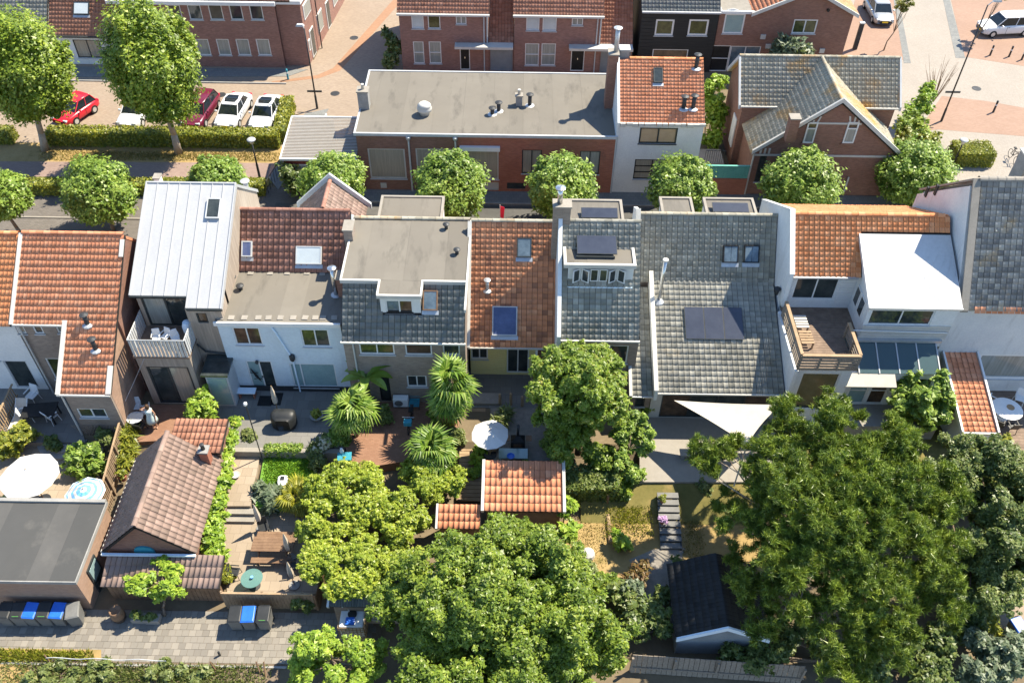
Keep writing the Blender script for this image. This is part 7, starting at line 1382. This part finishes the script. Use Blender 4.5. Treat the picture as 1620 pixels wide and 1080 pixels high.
for px, py, sx, sy, lab in ((420, 634, .75, .7, 'dark doormat before the white patio door'), (438, 631, .55, .85, 'second dark mat right of the doormat')): c = G(px, py, .013); tag(mk('door_mat', MB().rbox(c, sx, sy, .02), 'black'), lab, 'mat')
b = G(412, 716, -.0); t = thing('garden_lamp', 'thin garden lamp pole at the terrace edge', 'lamp', tuple(b)); hh = W(391, 641, b[1])[2]; mk('pole', MB().tube((b[0], b[1], -.4), (b[0], b[1], hh), .03), 'dark_metal', t); mk('head', MB().lathe((b[0], b[1], hh), [(.03, 0), (.09, .03), (.09, .16), (.03, .2)], 12), 'lamp_glass', t, True)
c = G(448, 763, -.42); t = thing('robot_mower', 'white and black robot mower on the small lawn', 'mower', tuple(c)); mk('shell', loft([(-.3, .16, .06, .18, .5), (-.15, .24, .05, .28, .5), (.15, .25, .05, .3, .5), (.3, .18, .06, .2, .5)], 14), 'plastic_white', t, True).location = tuple(c); mk('panel', MB().rbox((c[0], c[1]+.05, c[2]+.27), .2, .22, .05), 'plastic_black', t)
for s in (-1, 1): mk('wheel', MB().tube((c[0]+s*.2, c[1]+.18, c[2]+.1), (c[0]+s*.27, c[1]+.18, c[2]+.1), .1, n=12), 'rubber', t)
c = G(374, 753, -.38); tag(mk('stone_bowl', MB().lathe(c, [(.1, 0), (.2, .12), (.22, .14), (.12, .1)], 14), 'off_white'), 'small white bowl beside the garden path', 'bowl')
chair('w', 478, 768, -.44, 2.2, 'white chair at the shaded end of the lawn', .9)
# picnic table
c = G(432, 860, ZL+.75); z = ZL+.011; t = thing('picnic_table', 'brown picnic table with attached benches on the lower patio', 'table', (c[0], c[1], z))
for i in range(5): mk('top_plank', MB().box(c[0]-.98, c[0]+.98, c[1]-.39+i*.158, c[1]-.39+i*.158+.15, z+.70, z+.74), 'brown_wood' if 'brown_wood' in MT else 'wood_brown', t)
for s in (-1, 1):
    for k in range(2): mk('bench_plank', MB().box(c[0]-.95, c[0]+.95, c[1]+s*.7-.14+k*.145, c[1]+s*.7+k*.145, z+.42, z+.46), 'wood_brown', t)
    x = c[0]+s*.65; mk('leg', MB().path([(x, c[1]-.7, z), (x, c[1]-.25, z+.7)], .04, 6), 'wood_brown', t); mk('leg', MB().path([(x, c[1]+.7, z), (x, c[1]+.25, z+.7)], .04, 6), 'wood_brown', t); mk('crossbeam', MB().box(x-.03, x+.03, c[1]-.84, c[1]+.84, z+.36, z+.42), 'wood_brown', t)
round_table('round green glass table on the lower patio', 398, 914, ZL+.011, .5, .7, 'table_glass'); c = G(399, 914, ZL+.72); tag(mk('blue_cup', MB().lathe(c, [(.05, 0), (.07, .12), (.06, .12)], 10), 'fabric_blue'), 'blue jar on the round glass table', 'jar')
chair('d', 462, 898, ZL+.011, -1.4, 'dark chair right of the glass table'); chair('d', 418, 836, ZL+.011, .4, 'dark chair behind the picnic table'); chair('d', 372, 905, ZL+.011, 1.5, 'dark chair left of the glass table', .9)
# middle patio
c = G(545, 722, .5); t = thing('blue_side_table', 'wooden side table with a blue top at the edge of the brick patio', 'table', (c[0], c[1], 0)); mk('tabletop', MB().rbox((c[0], c[1], .48), .7, .5, .05, .1), 'plastic_teal', t)
for a, b in ((-1, -1), (1, -1), (1, 1), (-1, 1)): mk('leg', MB().rbox((c[0]+a*.28, c[1]+b*.19, .01), .06, .06, .47), 'wood_tan', t)
c2 = G(541, 715, .55); tag(mk('white_jug', MB().lathe((c2[0], c2[1], .531), [(.08, 0), (.11, .12), (.06, .26), (.07, .3)], 12), 'plastic_white'), 'white jug standing on the blue side table', 'jug')
b = G(650, 672, .01); t = thing('bicycle', 'dark city bicycle parked on the brick patio', 'bicycle', tuple(b))
for dy in (-.52, .52):
    mb = MB(); mb.path([(b[0]+.1*dy, b[1]+dy+.34*math.cos(a), .37+.34*math.sin(a)) for a in np.linspace(0, 2*math.pi, 19)], .022, 6); mk('wheel', mb, 'rubber', t)
mk('frame', MB().path([(b[0]-.05, b[1]-.52, .37), (b[0]-.03, b[1]-.36, .95), (b[0], b[1]+.1, .42), (b[0]+.05, b[1]+.52, .37), (b[0]+.02, b[1]+.22, .88), (b[0], b[1]+.1, .42)], .025, 6), 'dark_metal', t); mk('handlebar', MB().tube((b[0]-.33, b[1]-.33, 1.05), (b[0]+.28, b[1]-.36, 1.05), .02), 'steel', t); mk('saddle', MB().rbox((b[0]+.02, b[1]+.24, .9), .2, .28, .08), 'black', t); mk('luggage_rack', MB().rbox((b[0]+.04, b[1]+.55, .75), .18, .45, .03), 'dark_metal', t); mk('crate', MB().rbox((b[0]-.04, b[1]-.6, .82), .4, .3, .25), 'plastic_teal', t)
c = G(634, 632, .5); t = thing('heat_pump', 'white outdoor heat-pump box beside the brick wall', 'heat pump', (c[0], c[1], 0)); mk('case', MB().rbox((c[0], c[1], .1), .8, .35, .6), 'plastic_white', t, bevel=.02); mk('fan_grille', MB().tube((c[0]-.1, c[1]-.18, .4), (c[0]-.1, c[1]-.19, .4), .22, n=18), 'plastic_grey', t); mk('foot', MB().rbox((c[0], c[1], .01), .7, .3, .09), 'black', t)
c = G(656, 630, .4); t = thing('slatted_chair', 'teal slatted deck chair by the brick wall', 'chair', (c[0], c[1], 0))
for i in range(9): mk('slat', MB().rbox((c[0], c[1]-.5+i*.12, .35+max(0, i-4)*.12), .55, .09, .025), 'plastic_teal', t)
for s in (-1, 1): mk('leg', MB().tube((c[0]+s*.25, c[1]-.45, .01), (c[0]+s*.25, c[1]-.4, .36), .02).tube((c[0]+s*.25, c[1]+.4, .01), (c[0]+s*.25, c[1]+.3, .6), .02), 'dark_metal', t)
# stove corner
c = G(819, 708, .02); t = thing('garden_stove', 'black garden stove with tall chimney pipe', 'stove', tuple(c)); mk('firebox', MB().rbox((c[0], c[1], .2), .72, .5, .55), 'black', t, bevel=.02); mk('hood', MB().hexa([(c[0]-.36, c[1]-.25, .75), (c[0]+.36, c[1]-.25, .75), (c[0]+.36, c[1]+.25, .75), (c[0]-.36, c[1]+.25, .75), (c[0]-.1, c[1]-.06, 1.0), (c[0]+.1, c[1]-.06, 1.0), (c[0]+.1, c[1]+.06, 1.0), (c[0]-.1, c[1]+.06, 1.0)]), 'black', t); mk('flue', MB().tube((c[0], c[1]+.05, 1.0), (c[0], c[1]+.05, 1.75), .07, n=12), 'dark_metal', t, True); mk('door', MB().rbox((c[0], c[1]-.265, .3), .45, .02, .35), 'glass_brown', t)
for s in (-1, 1): mk('side_shelf', MB().rbox((c[0]+s*.55, c[1]+.1, .66), .3, .35, .04), 'wood_brown', t); mk('leg', MB().rbox((c[0]+s*.3, c[1], .02), .07, .4, .18), 'black', t)
c = G(812, 717, .5); t = thing('teal_table', 'pale teal garden table behind the terracotta shed', 'table', (c[0], c[1], 0)); mk('tabletop', MB().rbox((c[0], c[1], .48), 1.45, .62, .04), 'pale_screen', t)
for a, b in ((-1, -1), (1, -1), (1, 1), (-1, 1)): mk('leg', MB().rbox((c[0]+a*.65, c[1]+b*.25, -.05), .05, .05, .53), 'grey_paint', t)
c = G(808, 722, .53); tag(mk('blue_basin', MB().lathe((c[0], c[1], .521), [(.15, 0), (.2, .08), (.17, .08), (.12, .02)], 16), 'plastic_blue'), 'blue basin on the teal table', 'basin')
c = G(778, 700, .3); tag(mk('wicker_pouf', MB().lathe((c[0], c[1], .008), [(.4, 0), (.48, .2), (.4, .4), (.1, .42)], 16), 'wood_tan'), 'round wicker pouf under the small white parasol', 'pouf')
c = G(930, 878, ZL+.1); tag(mk('white_boulder', MB().lathe((c[0], c[1], ZL+.01), [(.2, 0), (.34, .12), (.3, .32), (.12, .44), (.03, .45)], 12), 'off_white'), 'round white boulder on the dry grass', 'boulder')
t = thing('timber_edging', 'log edging around the shaded bed below the dark hedge', 'edging', tuple(G(962, 830, ZL))); P0, P1, P2 = G(895, 802, ZL+.1), G(960, 800, ZL+.1), G(966, 858, ZL+.1); mk('log', MB().tube(P0, P1, .1), 'wood_brown', t); mk('log', MB().tube(P1, P2, .11), 'wood_tan', t); mk('post', MB().tube(P1-[0, 0, .2], P1+[0, 0, .9], .07), 'wood_brown', t)
# roof terrace furniture and right deck
for k, (px, py) in enumerate(((1264, 518), (1272, 543))):
    c = G(px, py, 4.4); t = thing('wooden_crate_seat', ('pale slatted seat by the roof terrace railing', 'openwork wooden seat nearer the terrace corner')[k], 'seat', tuple(c), 'roof terrace seats')
    for i in range(5): mk('slat', MB().box(c[0]-.3, c[0]+.35, c[1]-.4+i*.19, c[1]-.4+i*.19+.12, 4.78, 4.82), 'off_white' if k == 0 else 'wood_tan', t)
    for a, b in ((-1, -1), (1, -1), (1, 1), (-1, 1)): mk('leg', MB().rbox((c[0]+.02+a*.28, c[1]+.03+b*.38, 4.401), .07, .07, .38), 'wood_tan', t)
t = thing('timber_deck', 'reddish plank deck with steps at the right photo edge', 'deck', (25.5, 29.8, 0))
for i in range(22): y = 28.3+i*.2; mk('plank', MB().box(24.4, 31, y, y+.185, -.02, .05), 'wood_deck', t)
for i in range(3): mk('step', MB().box(24.6, 31, 28.25-(i+1)*.32, 28.25-i*.32-.01, -.35, -.05-i*.12), 'wood_tan', t)
round_table('white oval garden table at the right photo edge', 1594, 646, .05, .78, .74, 'plastic_white', 'plastic_white'); chair('w', 1570, 640, .05, .9, 'white chair left of the oval table', 1.0); chair('w', 1612, 632, .05, -.4, 'white chair behind the oval table at the photo edge', 1.0); chair('d', 1578, 672, .05, 2.6, 'dark chair at the near left of the oval table', 1.0); chair('d', 1600, 676, .05, 3.2, 'dark chair at the near side of the oval table', 1.0)
c = G(1592, 645, .8); tag(mk('serving_board', MB().lathe((c[0]+.25, c[1]+.05, .791), [(.2, 0), (.2, .02)], 16), 'wood_tan'), 'round wooden board on the oval table', 'board')
# balcony furniture
chair('w', 248, 535, 3.7, .2, 'white wire chair at the left of the balcony', .85); chair('w', 262, 533, 3.7, -.4, 'white wire chair in the middle of the balcony', .85); chair('w', 278, 536, 3.7, .5, 'white wire chair at the right of the balcony', .85)
c = G(302, 530, 3.7); tag(mk('white_barrel', MB().lathe(c, [(.22, 0), (.28, .3), (.28, .7), (.2, .95), (.05, 1.0)], 14), 'fabric_pale_blue'), 'pale covered barrel in the balcony corner', 'barrel')
# ------------------------------------------------------------------ bins, tank, alley things
BIN = free('wheelie_bin', 'x', 'wheelie bin', (0, 0, 0), 0, 'wheelie bins'); bused = []
def bin_parts(e, lid, tagm=None):
    kid('body', MB().hexa([(-.24, -.3, .1), (.24, -.3, .1), (.24, .26, .1), (-.24, .26, .1), (-.29, -.36, .95), (.29, -.36, .95), (.29, .34, .95), (-.29, .34, .95)]), 'plastic_grey', e, bevel=.03)
    kid('lid', MB().hexa([(-.31, -.40, .95), (.31, -.40, .95), (.31, .38, .97), (-.31, .38, .97), (-.25, -.33, 1.0), (.25, -.33, 1.0), (.27, .34, 1.07), (-.27, .34, 1.07)]), lid, e, bevel=.02); kid('handle', MB().tube((-.22, .40, 1.0), (.22, .40, 1.0), .022, n=8), 'plastic_black', e)
    for s in (-1, 1): kid('wheel', MB().tube((s*.2, .26, .1), (s*.27, .26, .1), .1, n=14), 'rubber', e)
    if tagm: kid('sticker', MB().hexa([(-.14, -.345, .955), (.14, -.345, .955), (.14, -.3, 1.012), (-.14, -.3, 1.012), (-.14, -.352, .962), (.14, -.352, .962), (.14, -.31, 1.02), (-.14, -.31, 1.02)]), tagm, e)
def wbin(px, py, z, lid, label, tagm=None, rz=0, first=[True]):
    p = G(px, py, z+.9); p[2] = z; e = BIN if first[0] else free('wheelie_bin', label, 'wheelie bin', p, rz, 'wheelie bins'); first[0] = False
    e['label'] = label; e.location = p; e.rotation_euler = (0, 0, rz); bin_parts(e, lid, tagm)
for x, lid, lab, tg in ((8, 'plastic_black', 'black-lidded wheelie bin at the far left of the garage row', None), (29, 'plastic_black', 'black-lidded bin left of the first blue bin', 'plastic_green'), (49, 'plastic_blue', 'first blue-lidded bin in the garage row', None), (70, 'plastic_black', 'black-lidded bin between the two blue bins', 'plastic_green'), (92, 'plastic_blue', 'second blue-lidded bin in the garage row', None), (115, 'plastic_grey', 'grey bin tilted at the right end of the garage row', None)):
    wbin(x, 966, ZL+.0, lid, lab, tg, .25 if lid == 'plastic_grey' else random.uniform(-.06, .06))
for x, lid, lab, tg in ((372, 'plastic_black', 'black bin left of the blue one at the board fence', None), (393, 'plastic_blue', 'blue-lidded bin between two black ones at the board fence', None), (417, 'plastic_black', 'black bin with green sticker at the board fence', 'plastic_green')): wbin(x, 972, ZL, lid, lab, tg, random.uniform(-.06, .06))
wbin(1612, 990, ZL, 'plastic_blue', 'blue-lidded bin in the bottom right corner', None, .3)
c = G(559, 985, ZL+.6); t = thing('water_tank', 'caged white water tank with blue cap on a pallet', 'water tank', (c[0], c[1], ZL)); mk('tank', MB().rbox((c[0], c[1], ZL+.16), 1.05, .9, .95), 'plastic_white', t, bevel=.06); mk('pallet', MB().rbox((c[0], c[1], ZL+.0), 1.15, 1.0, .14), 'wood_tan', t); mb = MB()
for i in range(8): x = c[0]-.56+i*.16; mb.tube((x, c[1]-.49, ZL+.14), (x, c[1]-.49, ZL+1.12), .014, n=5); mb.tube((x, c[1]+.49, ZL+.14), (x, c[1]+.49, ZL+1.12), .014, n=5)
for i in range(6): z = ZL+.2+i*.18; mb.path([(c[0]-.56, c[1]-.49, z), (c[0]+.56, c[1]-.49, z), (c[0]+.56, c[1]+.49, z), (c[0]-.56, c[1]+.49, z), (c[0]-.56, c[1]-.49, z)], .014, 5)
mk('cage', mb, 'wood_tan', t); mk('blue_cap', MB().rbox((c[0]-.05, c[1]-.2, ZL+1.11), .4, .35, .1), 'plastic_blue', t, bevel=.03); mk('lid', MB().lathe((c[0], c[1]+.15, ZL+1.11), [(.2, 0), (.2, .06), (.05, .08)], 14), 'plastic_black', t); pipe(t, [(c[0]-.15, c[1]+.25, ZL+1.15), (c[0]-.3, c[1]+.5, .5), (c[0]-.4, 18.9, .7)], .035, 'off_white', 'rain_pipe')
b = G(190, 978, ZL); t = thing('oak_barrel', 'rusty barrel standing at the alley passage', 'barrel', tuple(b)); mk('barrel', MB().lathe(b, [(.24, 0), (.3, .25), (.31, .45), (.28, .75), (.24, .8), (.2, .74)], 16), 'wood_brown', t, True); mk('hoop', MB().lathe((b[0], b[1], ZL+.2), [(.305, 0), (.31, .05)], 16), 'dark_metal', t)
for k, (px, py) in enumerate(((222, 980), (244, 981))):
    b = G(px, py, ZL); t = thing('planter_box', ('concrete planter box nearest the barrel in the alley', 'concrete planter box below the small bright tree')[k], 'planter', tuple(b), 'alley planters'); mk('trough', MB().rbox(b, .62, .4, .3), 'concrete', t, bevel=.02); C, N_, tn = lumps_pts([(b[0], b[1], ZL+.42, .22), (b[0]-.2, b[1], ZL+.38, .16)], 320, .3, .5); mk('plant', leafmesh('plant', C, N_, .09, 1.6, tn), 'leaf_dark', t)
b = G(348, 1036, ZL); tag(mk('alley_post', MB().lathe(b, [(.05, 0), (.05, .32), (.03, .36)], 8), 'dark_metal'), 'short dark post standing in the alley paving', 'post')
for px, py, tx, ty, lab in ((82, 1052, 70, 1035, 'leaning stake at the start of the netting'), (342, 1060, 332, 1046, 'stake right of the vegetables'), (412, 1066, 405, 1046, 'left stake of the pair near the bright tree'), (420, 1070, 417, 1046, 'right stake of the pair near the bright tree')):
    b = G(px, py, ZL); e = G(tx, ty, ZL+.55); tag(mk('plot_stake', MB().tube(b-[0, 0, .05], e, .04, .03, 7), 'wood_brown'), lab, 'stake', 'vegetable plot stakes')
A = G(72, 1040, ZL+.4); B_ = G(262, 1044, ZL+.45); mb = MB(); pts = [A+(B_-A)*i/14+np.array([0, 0, .06*math.sin(i*1.3)]) for i in range(15)]; mb.path(pts, .018, 5)
for p in pts[::2]: mb.tube(p, (p[0], p[1], ZL), .008, n=4)
tag(mk('plot_netting', mb, 'grey_paint'), 'sagging pale net line along the vegetable plot', 'netting')

# ------------------------------------------------------------------ person on the dining patio
def person(px, py, z):
    b = G(px, py, z); t = thing('person', 'standing person in a pale dress with one hand raised to the head', 'person', tuple(b))
    J = [(0, 0, .95, .12), (0, .0, 1.15, .11), (0, 0, 1.36, .13), (0, -.0, 1.48, .055), (0, -.02, 1.60, .085), (0, -.02, 1.70, .075),
         (-.09, 0, .88, .095), (-.10, -.01, .50, .06), (-.10, .02, .09, .04), (-.10, -.10, .03, .035), (.09, 0, .88, .095), (.11, -.03, .50, .06), (.12, 0, .09, .04), (.12, -.12, .03, .035),
         (-.18, 0, 1.38, .05), (-.38, -.06, 1.50, .04), (-.20, -.12, 1.66, .032), (-.12, -.11, 1.70, .026), (.18, 0, 1.38, .05), (.24, .02, 1.10, .04), (.25, -.08, .86, .03), (.25, -.12, .78, .026)]
    E_ = [(0, 1), (1, 2), (2, 3), (3, 4), (4, 5), (0, 6), (6, 7), (7, 8), (8, 9), (0, 10), (10, 11), (11, 12), (12, 13), (2, 14), (14, 15), (15, 16), (16, 17), (2, 18), (18, 19), (19, 20), (20, 21)]
    me = bpy.data.meshes.new('body'); me.from_pydata([(b[0]+x, b[1]+y, b[2]+zz) for x, y, zz, r in J], E_, []); me.materials.append(MT['skin']); o = bpy.data.objects.new('body', me); link(o, t)
    m = o.modifiers.new('skin', 'SKIN'); 
    for v, (x, y, zz, r) in zip(me.skin_vertices[0].data if len(me.skin_vertices) else [], J): v.radius = (r, r)
    if not len(me.skin_vertices):
        bpy.context.view_layer.objects.active = o
    sub = o.modifiers.new('sub', 'SUBSURF'); sub.levels = 2; sub.render_levels = 2; m.use_smooth_shade = True
    mk('dress', loft([(0, .19, 0, .1, 1)], 4) if False else MB().lathe((b[0], b[1], b[2]+.55), [(.30, 0), (.25, .2), (.19, .42), (.165, .58), (.185, .74), (.19, .84), (.10, .92), (.08, .9)], 20), 'dress', t, True)
    mk('hair', MB().lathe((b[0], b[1]+.01, b[2]+1.56), [(.085, -.06), (.11, .03), (.115, .11), (.095, .19), (.04, .235), (.005, .24)], 16), 'hair', t, True)
    for s in (-1, 1): mk('eye', MB().lathe((b[0]+s*.035, b[1]-.105, b[2]+1.62), [(.004, -.01), (.012, 0), (.004, .01)], 8), 'black', t)
    mk('nose', MB().hexa([(b[0]-.012, b[1]-.13, b[2]+1.57), (b[0]+.012, b[1]-.13, b[2]+1.57), (b[0]+.012, b[1]-.09, b[2]+1.57), (b[0]-.012, b[1]-.09, b[2]+1.57), (b[0]-.006, b[1]-.10, b[2]+1.63), (b[0]+.006, b[1]-.10, b[2]+1.63), (b[0]+.006, b[1]-.08, b[2]+1.63), (b[0]-.006, b[1]-.08, b[2]+1.63)]), 'skin', t)
    for hx, hy, hz_, dx, dz in ((-.12, -.11, 1.70, 1, .3), (.25, -.12, .78, 0, -1)):
        for k in range(5): o_ = (k-2)*.016; ln = (.045, .07, .078, .072, .055)[k]; p0 = np.array([b[0]+hx+(0 if dx else o_), b[1]+hy+(o_ if dx else -.01), b[2]+hz_]); p1 = p0+np.array([dx*ln, -.012, dz*ln]); p2 = p1+np.array([dx*.012, .014, dz*.022]); mk('finger', MB().path([p0, p1, p2], [.009, .008, .006], 6), 'skin', t)
person(246, 676, .009)
